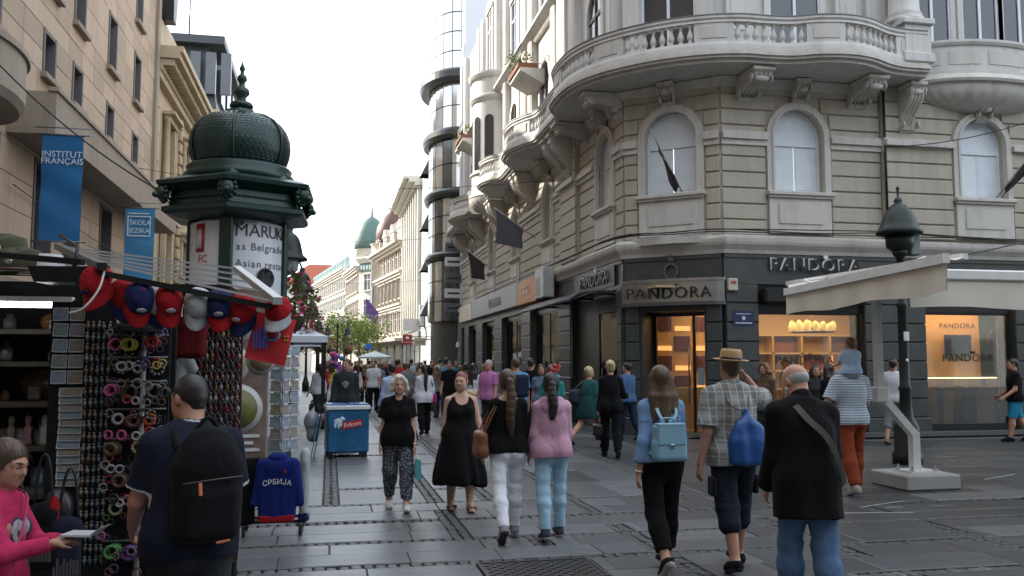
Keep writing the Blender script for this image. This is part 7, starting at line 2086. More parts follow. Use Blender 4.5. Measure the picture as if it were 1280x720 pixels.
# hats on the roof
M_olive = mat('olive_felt',(.055,.055,.030),.9,var=.2)
def side_cap(x,y,z,rz,lab,s_=1.0):
 t = thing('hat',lab,'hat',(x,y,z),rz)
 v = []; n = 16
 for k,(sx,zz) in enumerate(((1,0),(1.04,.06),(.96,.11),(.30,.135))):
  for i in range(n):
   a = 2 * pi * i / n; v.append((.135 * s_ * sx * cos(a),.10 * s_ * sx * sin(a) * (1 if k < 3 else .35),zz * s_ + (.025 * abs(cos(a)) if k in (2,3) else 0)))
 f = [(j * n + i,j * n + (i + 1) % n,(j + 1) * n + (i + 1) % n,(j + 1) * n + i) for j in range(3) for i in range(n)] + [tuple(3 * n + i for i in range(n))]
 lb(MB().add(v,f,0,True),'crown',M_olive,t)
 lb(MB().lathe([(.136,.012),(.14,.016),(.14,.028),(.136,.03)],20),'band',BM['brown'],t); t.children[1].scale = (1,.76,1)
 lb(MB().ball((0,-.105,.065),(.022,.008,.024),8),'badge',M_steel,t)
side_cap(-1.86,5.5,2.27,.2,'olive felt army cap with a badge, the upper one of the pair on the roof',1.05); side_cap(-1.74,5.42,2.19,-.1,'olive felt army cap with a badge, the lower one of the pair on the roof')
wh = thing('hat','white straw hat with a brown ribbon on the stall roof','hat',(-1.585,5.45,2.195))
lb(MB().lathe([(.16,.0),(.165,.004),(.09,.014),(.085,.09),(.07,.115),(.0,.12)],22),'straw',mat('white_straw',(.50,.50,.50),.8,bump=.3,bscale=160),wh); lb(MB().lathe([(.091,.016),(.093,.018),(.091,.042),(.088,.044)],22),'ribbon',BM['brown'],wh)
M_cred,M_cnavy,M_cwhite = cloth('cap_red',(.30,.014,.018)),cloth('cap_navy',(.018,.024,.08)),cloth('cap_white',(.40,.41,.42))
def cap_(x,y,z,rz,tilt,cm,bm,lab,s_=1.0,emblem=None):
 t = thing('baseball_cap',lab,'cap',(x,y,z),rz); t.rotation_euler = (tilt,R(-.12,.12),rz)
 F0 = Field(.009); s_ *= .92; F0.ell((0,0,.0),(.082 * s_,.10 * s_,.095 * s_),None,.01,(((0,0,-.012),(0,0,-1)),)); field_obj('crown',F0,cm,t,fold=.003,ff=50)
 v = []; f = []; n = 12
 for j,(ro,dz) in enumerate(((1.0,0),(1.32,-.008),(1.66,-.028))):
  for i in range(n + 1):
   a = pi + pi * i / n; v.append((.080 * s_ * cos(a) * (1 if j == 0 else .98),.10 * s_ * sin(a) * ro,-.008 + dz - .03 * (cos(a) ** 2) * j / 2))
 w_ = n + 1
 for j in range(2):
  for i in range(n): f.append((j * w_ + i,j * w_ + i + 1,(j + 1) * w_ + i + 1,(j + 1) * w_ + i))
 o = len(v); v2 = [(a,b,c - .005) for a,b,c in v]
 lb(MB().add(v + v2,f + [tuple(o + q for q in reversed(k)) for k in f],0,True),'peak',bm,t)
 lb(MB().ball((0,0,.096 * s_),(.009,.009,.006),6),'button',bm,t)
 if emblem: lb(MB().ball((0,-.098 * s_,.035),(.026,.008,.018),10),'emblem',emblem,t)
 return t
cap_(-1.225,5.06,2.12,-.5,.9,M_cred,M_cred,'red baseball cap at the left end, tied with a white cord',1.1,M_cnavy)
cap_(-1.10,5.12,2.06,.5,1.0,M_cred,M_cnavy,'red cap with a navy peak, second from the left',1.05,M_cwhite)
cap_(-1.01,5.06,2.04,.4,1.1,M_cnavy,M_cred,'navy cap with a red peak, hung sideways third from the left',1.05,M_cwhite)
cap_(-.93,5.12,2.03,.6,1.1,M_cwhite,M_cnavy,'white cap with a navy peak behind the third one')
cap_(-.865,5.08,2.03,.3,1.0,M_cred,M_cred,'dark red cap with small white lettering in the middle',1.0,M_cwhite)
cap_(-.715,5.10,2.02,.2,1.1,M_cwhite,M_cwhite,'plain white cap near the right end')
cap_(-.60,5.10,2.01,.0,.9,M_cnavy,M_cred,'white and navy cap with a red peak facing the camera',1.05,M_cwhite)
cap_(-.48,5.12,1.99,-.3,1.0,M_cred,M_cnavy,'red cap with a white and navy crest at the right end',1.05,M_cwhite)
cap_(-.285,5.1,1.985,-.3,.7,M_cred,M_cwhite,'bright red cap above the hanging red cloth',.95)
cable(catmull([(-1.17,4.98,2.2),(-1.19,4.95,2.08),(-1.26,4.95,1.98),(-1.34,5.0,1.955)],5),'white cord looped over the leftmost red cap',.006).data.materials[0] = M_wl
# hanging red cloth with an emblem
rc = thing('hanging_cloth','bright red printed cloth with a round white emblem hung at the awning corner','cloth',(-.315,5.12,1.70))
v = []; f = []
for i in range(9):
 for j in range(9):
  a,b = i / 8,j / 8; v.append((-.13 + .22 * a + .06 * b - .02,.012 * sin(4 * a + 3 * b),.02 + .26 * b - .045 * a))
for i in range(8):
 for j in range(8): f.append((i * 9 + j,(i + 1) * 9 + j,(i + 1) * 9 + j + 1,i * 9 + j + 1))
lb(MB().add(v + [(a,b + .004,c) for a,b,c in v],f + [tuple(81 + q for q in reversed(k)) for k in f],0,True),'cloth',mat('bright_red_cloth',(.55,.03,.035),.8),rc)
for nm,mm,r,y_ in (('emblem_ring',M_cwhite,.046,-.026),('emblem_disc',mat('emblem_blue',(.05,.08,.35),.6),.038,-.030),('emblem_core',M_cred,.024,-.034)):
 o = lb(MB().lathe([(0,-.003),(r,-.003),(r,.003),(0,.003)],20),nm,mm,rc); o.location = (.0,y_ + .012,.15); o.rotation_euler = (pi / 2,0,0); o.scale = (1,.8,1)
m = MB()
for i in range(5): m.box(-.105 + i * .018,-.094 + i * .018,-.018,-.013,.07 + .008 * (i % 2),.17 + .01 * i)
lb(m,'print',MATS['emblem_blue'],rc); m = MB()
for i in range(4): m.ball((.068 + (i % 2) * .016,-.016,.14 - (i // 2) * .022),.006,6)
lb(m,'star',BM['yellow'],rc)
# hanging shirts and bags
def garment(name,lab,x,y,z,w_,h,mm,rz=0,sleeves=0.0,extra=None,depth=.05,cat='shirt'):
 t = thing(name,lab,cat,(x,y,z),rz); F0 = Field(.011)
 F0.rbox((0,0,h * .5),(w_ / 2,depth,h * .5),.045); F0.ell((0,-.01,h * .85),(w_ * .42,depth * 1.2,h * .15),None,.03)
 if sleeves:
  for q in (-1,1): F0.cap((q * w_ * .44,0,h * .9),(q * w_ * .60,0,h * (1 - sleeves)),.045,.036,.03)
 field_obj('fabric',F0,mm,t,fold=.010,ff=16,fs=(1.4,1,.3),seed=int(abs(x) * 10))
 if extra: extra(t,w_,h,depth)
 return t
def jersey(t,w_,h,d):
 m = MB()
 for i,(a,b) in enumerate(((-.6,.9),(-.2,.7),(.2,.4))): m.add([(a * w_ * .5,-d - .014,h * .35),(a * w_ * .5 + .035,-d - .014,h * .35),(b * w_ * .3 + .035,-d - .014,h * .9),(b * w_ * .3,-d - .014,h * .9)],[(0,1,2,3)])
 lb(m,'stripe',M_cnavy,t); lb(MB().ball((.02,-d - .008,h * .3),(.05,.008,.06),10),'crest',M_cred,t)
garment('hanging_shirt','white football shirt with navy stripes hung between the two boards',-1.06,6.1,1.36,.30,.42,M_cwhite,0,.3,jersey)
garment('hanging_shirt','dark red shirt hung high behind the caps',-.95,5.95,1.72,.34,.26,cloth('maroon',(.12,.012,.015)))
def skyline(t,w_,h,d):
 m = MB()
 for i in range(8):
  x = -w_ * .36 + i * w_ * .095; m.box(x,x + w_ * .07,-d - .012,-d - .006,h * .15,h * (.28 + .13 * abs(sin(i * 1.7))))
 lb(m,'print',mat('print_grey',(.07,.072,.075),.9),t)
for i,(x,z,mm,lab) in enumerate(((-1.50,.58,'bag_black','black cloth bag with a faint skyline print at the left of the hanging bags'),(-1.37,.50,'bag_navy','dark navy cloth bag with a faint print at the right of the hanging bags'),(-1.62,.42,'bag_grey','grey printed cloth bag low on the counter'))):
 tt = garment('cloth_bag',lab,x,5.25,z,.17,.36,cloth(mm,((.014,.014,.016),(.02,.022,.04),(.12,.12,.13))[i]),R(-.2,.2),0,skyline if i < 9 else (lambda t,w_,h,d: lb(MB().box(-w_ * .45,w_ * .45,-d - .012,d,.0,.05,0,.01),'hem',M_cred,t)),depth=.022,cat='bag')
 lb(MB().tube(catmull([(-.05,0,.34),(-.03,0,.55),(0,0,.62),(.03,0,.55),(.05,0,.34)],4),.008,5),'strap',M_black,tt)
bc = thing('baseball_cap','black cap with a red lining hung above the cloth bags','cap',(-1.44,5.3,.90),.5); F0 = Field(.01); F0.ell((0,0,0),(.085,.07,.11)); field_obj('crown',F0,M_black,bc,fold=.006,ff=30); lb(MB().ball((-.03,-.06,-.01),(.03,.012,.09),10),'lining',M_cred,bc)
# lit food poster on its panel beyond the stall
fp = thing('food_poster','tall food poster with three filled plates on a dark panel beside the postcard rack','poster',(-.70,7.45,0))
lb(MB().box(-.22,.22,0,.06,.92,2.3,0,.01),'panel',mat('poster_brown',(.24,.10,.07),.4,var=.7,scale=5,hue=(.40,.33,.28)),fp)
for i,(x,z,r,c,c2) in enumerate(((-.06,2.0,.16,(.30,.12,.05),(.42,.32,.10)),(-.10,1.68,.17,(.45,.30,.05),(.5,.42,.15)),(-.02,1.32,.20,(.30,.10,.05),(.16,.26,.05)),(.16,1.72,.12,(.28,.22,.16),(.4,.3,.2)))):
 o = lb(MB().lathe([(0,-.006),(r,-.006),(r,.0),(0,.004)],28),'plate_print',mat('plate_white',(.48,.48,.46),.3),fp); o.rotation_euler = (pi / 2,0,0); o.location = (x,-.003 - i * .002,z)
 o = lb(MB().lathe([(0,.004),(r * .80,.004),(r * .80,.006),(0,.007)],28),'food_print',mat('food_%d' % i,c,.4,var=.6,scale=14,hue=c2),fp); o.rotation_euler = (pi / 2,0,0); o.location = (x,-.003 - i * .002,z)
m = MB()
for i in range(3): m.box(-.18,.16 - .05 * (i % 2),-.008,-.002,1.09 - i * .055,1.115 - i * .055)
lb(m,'text_lines',M_wl,fp)
# ---- postcard rack on wheels with the hanging tops
RX,RY = -.52,9.25
pr_ = thing('postcard_rack','wheeled revolving rack with clear pockets full of postcards','postcard rack',(RX,RY,0))
lb(MB().tube([(0,0,.12),(0,0,1.9)],.02,8),'pole',M_steel,pr_)
m = MB(); m.tube([(-.27,-.18,.13),(.27,.18,.13)],.018,6); m.tube([(-.27,.18,.13),(.27,-.18,.13)],.018,6); m.tube([(-.32,-.2,.14),(.30,-.2,.14)],.016,6); lb(m,'base',M_black,pr_)
whl = MB().lathe([(.02,-.014),(.05,-.014),(.052,.0),(.05,.014),(.02,.014),(.02,-.014)],14).mesh('wheel',mat('rubber',(.03,.03,.03),.7))
for x,y in ((-.27,-.18),(.27,.18),(-.27,.18),(.27,-.18)):
 o = inst('wheel',whl,pr_,(x,y,.052),(0,pi / 2,R(-.6,.6))); q = inst('caster',MB().box(-.012,.012,-.02,.02,.05,.13).mesh('caster',M_steel),pr_,(x,y,0))
pk = MB()
for x in (-.074,.074): pk.tube([(x,-.022,.11),(x,-.03,.0),(x,0,-.002)],.0018,4)
pk.tube([(-.074,-.03,.0),(.074,-.03,.0)],.0018,4); pk.tube([(-.074,-.029,.035),(.074,-.029,.035)],.0015,4)
pkm = pk.mesh('pocket',M_steel)
for side,(a,n) in enumerate(((-.35,2),(-1.75,2),(1.0,2),(2.6,2))):
 for r_ in range(9):
  for c in range(n):
   cx,cy = (c - .5) * .155,-.15
   x,y = cos(a) * cx - sin(a) * cy,sin(a) * cx + cos(a) * cy; z = .80 + r_ * .118
   inst('pocket',pkm,pr_,(x,y,z),(-.25,0,a) if False else (0,0,a))
   if side < 3:
    px_,py_ = cos(a) * cx - sin(a) * (cy - .02),sin(a) * cx + cos(a) * (cy - .02)
    o = inst('postcard',cards[(r_ * 5 + c * 2 + side) % 4],None,(RX + px_,RY + py_,z + .012),(-.12,R(-.06,.06),a),(1.12,1,1.28)); props(o,'postcard standing in a clear pocket of the wheeled rack','postcard','postcards in the wheeled rack')
M_roy = cloth('royal_blue',(.012,.022,.14)); M_blk = cloth('jet',(.0085,.0085,.009))
def serbia(t,w_,h,d):
 for i,ch in enumerate('СРБИЈА'):
  x = -.112 + i * .045; lettering('letter',ch,M_wl,t,(x,-d - .022,h * .63 - .9 * (x * x) * 1.2),.068,((1,0,-x * 1.2),(x * 1.2,0,1)),.002)
 lb(MB().ball((.07,-d - .010,h * .80),(.018,.008,.026),8),'crest',BM['red'],t)
 lb(MB().box(-w_ * .46,w_ * .46,-d - .012,d + .01,-.01,.06,0,.015),'hem',M_cred,t)
 F0 = Field(.012); F0.ell((0,.0,h * 1.0),(.10,.06,.05)); field_obj('hood',F0,M_roy,t,fold=.006)
garment('hanging_hoodie','royal blue hooded top with white arched lettering and a red hem on the rack',RX + .05,RY - .32,.17,.36,.60,M_roy,0,.72,serbia)
garment('hanging_jacket','black jacket hung on the left of the blue hooded top',RX - .24,RY - .22,.12,.17,.70,M_blk,.5,.5)
garment('hanging_shirt','white top with a blue hem hung edge on at the right of the blue one',RX + .30,RY - .18,.14,.09,.70,M_cwhite,-.2,0,lambda t,w_,h,d: lb(MB().box(-w_ * .5,w_ * .5,-d - .01,d + .01,-.01,.08,0,.012),'hem',M_cnavy,t))
# ================================================================== people
D_ = radians
H_BLOND,H_DARK,H_BROWN,H_LBROWN,H_GREY = hairmat('blond',(.46,.36,.20)),hairmat('dark',(.022,.016,.013)),hairmat('brown',(.075,.042,.024)),hairmat('light_brown',(.15,.085,.045)),hairmat('grey',(.30,.29,.28))
H_SILVER = hairmat('pale_blond',(.62,.56,.44)); H_PINK = hairmat('pink_red',(.20,.035,.045))
W_SOLE,B_SOLE = mat('sole_white',(.55,.55,.53),.6),mat('sole_black',(.02,.02,.02),.6)
def person(label,loc,deg,b,tone=0,hairc=(.05,.03,.02),h=.008,stub=None,group=None,z=0.0):
 r = thing('person',label,'person',(loc[0],loc[1],z),D_(deg),group)
 b.root = r
 b.skin(h,skinmats(tone,hairc),r,stub)
 return r
def carried(name,label,cat,b,group=None):
 """something worn or held: its own object, standing where its bearer stands"""
 t = thing(name,label,cat,tuple(b.root.location),b.root.rotation_euler[2],group); return t
def capsule_obj(name,segs,m,par,h=.008,k=.01,fold=0):
 F = Field(h)
 for a,b_,r0,r1 in segs: F.cap(a,b_,r0,r1,k)
 return field_obj(name,F,m,par,fold=fold)
def ribbon(name,pts,w_,th,m,par,nrm):
 """flat strap along points; nrm gives the outward direction at each point"""
 pts = catmull([tuple(p) for p in pts],4); vs = []; n = len(pts)
 for i,p in enumerate(pts):
  p = Vector(p); d = (Vector(pts[min(i + 1,n - 1)]) - Vector(pts[max(0,i - 1)])).normalized(); o = Vector(nrm(p)).normalized(); s_ = d.cross(o).normalized() * w_ / 2
  vs += [tuple(p + s_),tuple(p - s_),tuple(p - s_ + o * th),tuple(p + s_ + o * th)]
 fs = [(0,1,2,3),tuple((n - 1) * 4 + q for q in (3,2,1,0))]
 for i in range(n - 1):
  for q in range(4): fs.append((i * 4 + q,i * 4 + (q + 1) % 4,(i + 1) * 4 + (q + 1) % 4,(i + 1) * 4 + q))
 return MB().add(vs,fs,0).build(name,m,par,local=True)
def sewn(tr,b,m):
 """back pockets and waistband on a pair of trousers"""
 p = b.pel
 patch(tr,lambda C,n: (n[:,1] < -.2) & (np.abs(np.abs(C[:,0]) - .085) < .055) & (C[:,2] > p[2] - .12) & (C[:,2] < p[2] + .005),.0035,m,'back_pocket')
 patch(tr,lambda C,n: (C[:,2] > b.spine(.06)[2] - .045) & (np.abs(n[:,2]) < .8),.003,m,'waistband')
# --- girl in pink at the shelves
b = Body(1.35,True,.80,lleg=(D_(4),D_(2)),rleg=(D_(-3),D_(3)),head=(D_(-6),D_(-16),0),headsize=1.1,wrists={1: (.045,.27,.90),-1: (-.05,.25,.895)},hips=.9,handcurl=.8)
r = person('girl in a bright pink top with a flowered heart, looking down at a white booklet',(-1.44,4.43),-104,b,1,(.05,.03,.02),.006)
M_pink = cloth('girl_pink',(.50,.035,.11))
tp_ = b.top(.006,M_pink,r,.011,.97,-.13,.004,.007,.47,'top',bust=False)
b.pants(.009,cloth('girl_white',(.46,.45,.47)),r,.009)
b.hair(.005,hairmat('girl_brown',(.07,.04,.025)),r,'tail',length=.26)
for q in (-1,1): b.shoe(q,.008,r,cloth('girl_shoe',(.4,.3,.35)),W_SOLE)
hp = b.spine(.24) + np.array((-.03,.115,0)) * b.k
def heart(C,n,sc_):
 x,z = (C[:,0] - hp[0]) / sc_,(C[:,2] - hp[2]) / sc_
 return (n[:,1] > .1) & (np.abs(C[:,1] - hp[1]) < .05) & ((x * x + z * z - 1) ** 3 - x * x * z ** 3 < 0)
patch(tp_,lambda C,n: heart(C,n,.070),.003,mat('heart_navy',(.05,.05,.12),.7),'heart_print'); patch(tp_,lambda C,n: heart(C,n,.062),.005,cloth('girl_white',(.46,.45,.47)),'heart_centre')
for i,(dx,dz,rr_) in enumerate(((0,0,.020),(-.022,.012,.015),(.022,.014,.016),(.0,-.024,.014),(-.012,.03,.010),(.018,-.012,.012),(-.02,-.014,.011))):
 patch(tp_,lambda C,n: (n[:,1] > .1) & (np.abs(C[:,1] - hp[1]) < .05) & (np.hypot(C[:,0] - hp[0] - dx,C[:,2] - hp[2] - dz) < rr_),.0065 + .0004 * i,(M_flow,mat('rose_pale',(.5,.22,.3),.7),M_leaf)[i % 3],'flower_print')
t = carried('purse','small dark purse with a pink flower hanging at the girl in pink','purse',b)
F0 = Field(.006); F0.rbox(b.spine(-.06) + np.array((.10,.13,0)),(.075,.022,.05),.018,rot3(-.3,0,.15)); field_obj('case',F0,cloth('purse_plum',(.05,.02,.06)),t)
c = b.spine(-.06) + np.array((.105,.155,.005)); m = MB()
for i in range(6): m.ball((c[0] + .017 * cos(i * pi / 3),c[1],c[2] + .017 * sin(i * pi / 3)),(.011,.004,.011),7)
lb(m,'flower',M_flow,t); ribbon('strap',[b.spine(-.02) + np.array((.12,.12,0)),b.spine(.2) + np.array((.07,.125,0)),b.spine(.44) + np.array((-.05,.09,.01)),b.spine(.47) + np.array((-.09,0,.025))],.012,.004,M_flow,t,lambda p: (0,1,.2))
t = carried('booklet','open white booklet held in the hands of the girl in pink','booklet',b)
c = (b.wr[1] + b.wr[-1]) / 2 + np.array((0,.12,.035)); m = MB(); m.box(c[0] - .055,c[0] + .055,c[1] - .075,c[1] + .06,c[2] - .006,c[2] + .006,0,.002); lb(m,'cover',mat('booklet_white',(.5,.52,.54),.5),t)
m = MB(); m.add([(c[0] - .05,c[1] + .05,c[2]),(c[0] + .05,c[1] + .05,c[2]),(c[0] + .05,c[1] + .10,c[2] + .035),(c[0] - .05,c[1] + .10,c[2] + .035),(c[0] - .05,c[1] + .054,c[2]),(c[0] + .05,c[1] + .054,c[2]),(c[0] + .05,c[1] + .104,c[2] + .035),(c[0] - .05,c[1] + .104,c[2] + .035)],[(0,1,2,3),(7,6,5,4),(0,4,5,1),(2,6,7,3),(0,3,7,4),(1,5,6,2)]); lb(m,'page',MATS['booklet_white'],t)
# --- man with the black backpack
b = Body(1.67,False,1.08,lean=D_(3),hunch=D_(12),lleg=(D_(3),D_(4)),rleg=(D_(-4),D_(2)),larm=(D_(12),.20,D_(40),.25),rarm=(D_(8),.16,D_(30),.2),head=(D_(24),D_(-14),0),belly=.2)
r = person('stocky man in a navy polo shirt with white trim, looking at the stall',(-.63,4.48),20,b,1,(.05,.045,.04),.007)
def trim(P):
 o = np.zeros(len(P),int)
 for q in (-1,1):
  n = (b.el[q] - b.sh[q]) / np.linalg.norm(b.el[q] - b.sh[q]); t_ = (P - b.sh[q]) @ n
  o[(t_ > .195) & (np.abs(P[:,0]) > .17) & (t_ < .26) & (np.linalg.norm(P - b.sh[q] - np.outer(t_,n),axis=1) < .12)] = 1
 return o
b.top(.006,[cloth('navy_polo',(.014,.017,.030)),M_cwhite],r,.022,.39,-.13,.012,.010,.47,'polo_shirt',matfn=trim)
F0 = Field(.007); c0,c1 = b.spine(.485),b.H(0,-.03,-.075)
F0.cap(c0 - (0,0,.0),c0 + (c1 - c0) * .55,.078,.070,.02)
n_ = (c1 - c0) / np.linalg.norm(c1 - c0); tp = c0 + (c1 - c0) * .50
field_obj('collar',F0,[cloth('navy_polo',(.014,.017,.030)),M_cwhite],r,((tp,n_),),matfn=lambda P: (((P - tp) @ n_ > -.016) & ((P - tp) @ n_ < -.005)).astype(int))
b.pants(.010,cloth('charcoal_jeans',(.030,.032,.036)),r,.02)
b.hair(.006,hairmat('cropped',(.016,.014,.013)),r,'crop',e=.0035,amp=.0008)
for q in (-1,1): b.shoe(q,.008,r,M_blk,B_SOLE)
t = carried('backpack','large black backpack with orange zip pulls on the back of the navy polo man','backpack',b)
Rm = rot3(0,-.07,0); c = b.spine(.24) + np.array((.02,-.235,0))
F0 = Field(.008); F0.rbox(c + (0,0,-.05),(.155,.085,.205),.08,Rm,.04); F0.ell(c + (0,.005,.11),(.142,.085,.165),Rm,.05); F0.rbox(c + (0,-.055,-.11),(.13,.05,.125),.048,Rm,.02); F0.ell(c + (0,-.045,.10),(.118,.055,.12),Rm,.02)
M_bp = cloth('backpack_black',(.011,.0105,.012),folds=.2); field_obj('pack',F0,M_bp,t,fold=.004,ff=22)
segs = []
for q in (-1,1):
 p0,p1,p2,p3 = b.spine(.42) + np.array((q * .085,-.15,.0)),b.sh[q] + np.array((-q * .075,-.01,.085)),b.spine(.33) + np.array((q * .12,.135,0)),b.spine(.08) + np.array((q * .17,-.06,0))
 segs += [(p0,p1,.02,.024),(p1,p2,.024,.02),(p2,p3,.018,.012)]
capsule_obj('strap',segs,M_bp,t,.009)
lb(MB().tube(catmull([tuple(c + (-.05,.03,.26)),tuple(c + (0,.02,.31)),tuple(c + (.05,.03,.26))],5),.011,6),'handle',M_bp,t)
m = MB(); m.bar(c + (-.06,-.125,.035),c + (-.058,-.135,-.02),.014,.008); lb(m,'zip_pull',mat('zip_orange',(.50,.13,.05),.5),t)
m = MB(); m.bar(c + (.02,-.11,-.235),c + (.08,-.105,-.23),.012,.008); lb(m,'zip_pull',MATS['zip_orange'],t)
m = MB(); m.tube(catmull([tuple(c + (-.13,-.105,.03)),tuple(c + (0,-.13,.045)),tuple(c + (.13,-.105,.05))],4),.004,5); lb(m,'zip',mat('zip_dark',(.05,.035,.03),.5),t)
# --- elderly woman with pale blond hair
def leopard():
 m = mat('leopard_print',(.05,.055,.07),.85,var=.1); t,q = nodes_of(m)
 tc = N(t,'ShaderNodeTexCoord'); vo = N(t,'ShaderNodeTexVoronoi',i_Scale=46.0); L(t,tc.outputs['Object'],vo.inputs['Vector'])
 rp = N(t,'ShaderNodeValToRGB'); e = rp.color_ramp.elements; e[0].position,e[0].color = .30,(.30,.32,.36,1); e[1].position,e[1].color = .42,(.035,.04,.055,1)
 L(t,vo.outputs['Distance'],rp.inputs[0]); L(t,rp.outputs[0],q.inputs['Base Color']); return m
b = Body(1.57,True,1.06,hunch=D_(6),lleg=(D_(15),D_(4)),rleg=(D_(-6),D_(18)),rfoot=D_(14),lfoot=D_(-2),larm=(D_(6),.10,.18),rarm=(D_(-2),.14,.15),head=(D_(4),D_(-8),0),belly=.15)
r = person('elderly woman with curly pale blond hair in black T-shirt and patterned trousers',(.80,10.35),178,b,3,(.3,.24,.16),.006)
b.top(.009,M_blk,r,.020,.34,-.12,.02,.011,.46,'tshirt',scoop=(((0,.10,.02),(.075,.06,.07)),))
b.pants(.009,leopard(),r,.018,.93,.1,.008,.01,.006)
b.hair(.006,H_SILVER,r,'bob',seed=2,amp=.005)
for q in (-1,1): b.shoe(q,.007,r,cloth('shoe_white',(.58,.59,.60)),W_SOLE,low=True)
lb(MB().lathe([(.034,-.012),(.038,-.01),(.038,.01),(.034,.012)],12,tuple(b.wr[-1])),'watch',M_steel,r)
t = carried('paper_bag','turquoise paper gift bag in the hand of the blond elderly woman','bag',b)
c = b.wr[-1] + np.array((-.035,.03,-.36)); m = MB(); v = []
for s_,z in ((1,0),(1.0,.21)):
 v += [(c[0] + x,c[1] + y,c[2] - .04 + z + (.02 if x > 0 else 0)) for x,y in ((-.035,-.075),(.035,-.075),(.035,.075),(-.035,.075))]
m.add(v,[(3,2,1,0),(0,1,5,4),(1,2,6,5),(2,3,7,6),(3,0,4,7)]); lb(m,'sack',mat('turquoise_paper',(.07,.34,.36),.6),t)
for s_ in (-1,1): lb(MB().tube(catmull([(c[0] + s_ * .03,c[1] - .04,c[2] + .17),(b.wr[-1][0],b.wr[-1][1] + .03,b.wr[-1][2] - .09),(c[0] + s_ * .03,c[1] + .04,c[2] + .17)],5),.003,5),'handle',M_wl,t)
t = carried('shoulder_bag','small black bag hanging behind the blond elderly woman','bag',b)
F0 = Field(.012); F0.rbox(b.spine(-.20) + np.array((-.10,-.20,-.05)),(.09,.05,.09),.03); field_obj('sack',F0,M_blk,t,fold=.004); lb(MB().tube([tuple(b.spine(-.15) + np.array((-.10,-.2,0))),tuple(b.sh[-1] + np.array((0,-.07,.02)))],.008,5),'strap',M_black,t)
# --- woman in the long black dress
b = Body(1.60,True,1.16,lleg=(D_(9),D_(4)),rleg=(D_(-5),D_(10)),rfoot=D_(8),larm=(D_(10),.20,.25),rarm=(D_(-6),.16,.22),head=(D_(-28),D_(-4),0),belly=.25,hips=1.05)
r = person('woman with cropped pink red hair in a long sleeveless black dress and sandals',(1.50,10.15),180,b,3,(.12,.05,.05),.006)
b.top(.009,M_blk,r,.012,0,-.02,0,.004,.43,'dress_top',arms=False,shl=False,scoop=(((0,.11,-.02),(.095,.085,.11)),((0,-.10,.02),(.09,.06,.08))))
F0 = Field(.008)
for q in (-1,1): F0.cap(b.spine(.38) + np.array((q * .095,.08,0)),b.sh[q] + np.array((-q * .055,0,.052)),.024,.02); F0.cap(b.sh[q] + np.array((-q * .055,0,.052)),b.spine(.38) + np.array((q * .09,-.08,0)),.02,.024)
field_obj('dress_strap',F0,M_blk,r)
b.skirt(.011,M_blk,r,b.spine(.07)[2],.30,.165,.285,.78,.016,'dress_skirt')
b.hair(.005,H_PINK,r,'crop',e=.004,amp=.001)
for q in (-1,1):
 an = b.an[q]; F0 = Field(.007); F0.cap(b.toe[q] + np.array((-.035,-.04,.02)),b.toe[q] + np.array((.035,-.04,.02)),.028,.028); F0.cap(an + (0,.05,-.07),b.toe[q] + (0,-.02,-.012),.034,.03)
 F0.cap(an + (0,-.03,-.065),an + (0,.06,-.07),.034,.034); field_obj('sandal',F0,mat('sandal_brown',(.10,.045,.025),.5),r,((b.toe[q] + np.array((0,0,.03)),np.array((0,.25,1.))),))
# --- two girls walking away, ponytails
b = Body(1.63,True,.96,lleg=(D_(-12),D_(20)),lfoot=D_(38),rleg=(D_(14),D_(5)),rfoot=D_(-6),larm=(D_(8),.14,.3),rarm=(D_(5),.12,.45),head=(0,0,0),hips=1.06)
r = person('woman with a very long brown ponytail, black top and tight white trousers',(1.70,8.42),1,b,3,(.06,.04,.03),.007)
b.top(.009,M_blk,r,.014,.94,-.07,.004,.010,.44,'top',scoop=(((0,-.04,.03),(.12,.09,.07)),))
tr = b.pants(.009,cloth('white_denim',(.78,.80,.86)),r,.008,.985,.06,.006,.002,.008)
sewn(tr,b,MATS['cloth_white_denim'])
b.hair(.006,H_BROWN,r,'tail',seed=1,length=.50)
lb(MB().lathe([(.022,-.012),(.030,0),(.022,.012)],12,tuple(b.H(0,-.135,-.005))),'hair_tie',mat('tie_violet',(.05,.04,.25),.6),r)
for q in (-1,1): b.shoe(q,.007,r,cloth('trainer_grey',(.22,.22,.24)),B_SOLE if q < 0 else W_SOLE)
t = carried('shoulder_bag','soft brown leather shoulder bag at the side of the white trousered woman','bag',b)
c = b.spine(.02) + np.array((-.26,.03,0)); F0 = Field(.009); F0.rbox(c,(.055,.15,.125),.05,None,.02); F0.rbox(c + (0,0,-.07),(.06,.16,.06),.05,None,.03); field_obj('sack',F0,mat('tan_leather',(.17,.065,.025),.5,var=.3,bump=.1),t,fold=.006,ff=16)
for dx in (0,.03): lb(MB().tube(catmull([tuple(c + (dx * .5,-.10,.1)),tuple(b.spine(.3) + np.array((-.20 + dx,-.07,0))),tuple(b.sh[-1] + np.array((.045 + dx * .5,-.01,.066))),tuple(b.spine(.3) + np.array((-.19 + dx,.12,0))),tuple(c + (dx * .5,.10,.1))],5),.008,6),'handle',MATS['tan_leather'],t)
b = Body(1.60,True,.95,lleg=(D_(-7),D_(9)),lfoot=D_(10),rleg=(D_(9),D_(5)),rfoot=D_(-4),larm=(D_(4),.12,.4),rarm=(D_(14),.10,.55),head=(D_(-4),0,0),hips=1.0)
r = person('girl with a dark ponytail in a pale pink hooded top and light blue jeans',(2.13,8.40),-2,b,1,(.03,.02,.02),.007)
M_hood = cloth('hoodie_pink',(.52,.30,.39))
hd = b.top(.009,M_hood,r,.024,.97,-.10,.010,.014,.46,'hoodie',hood=True)
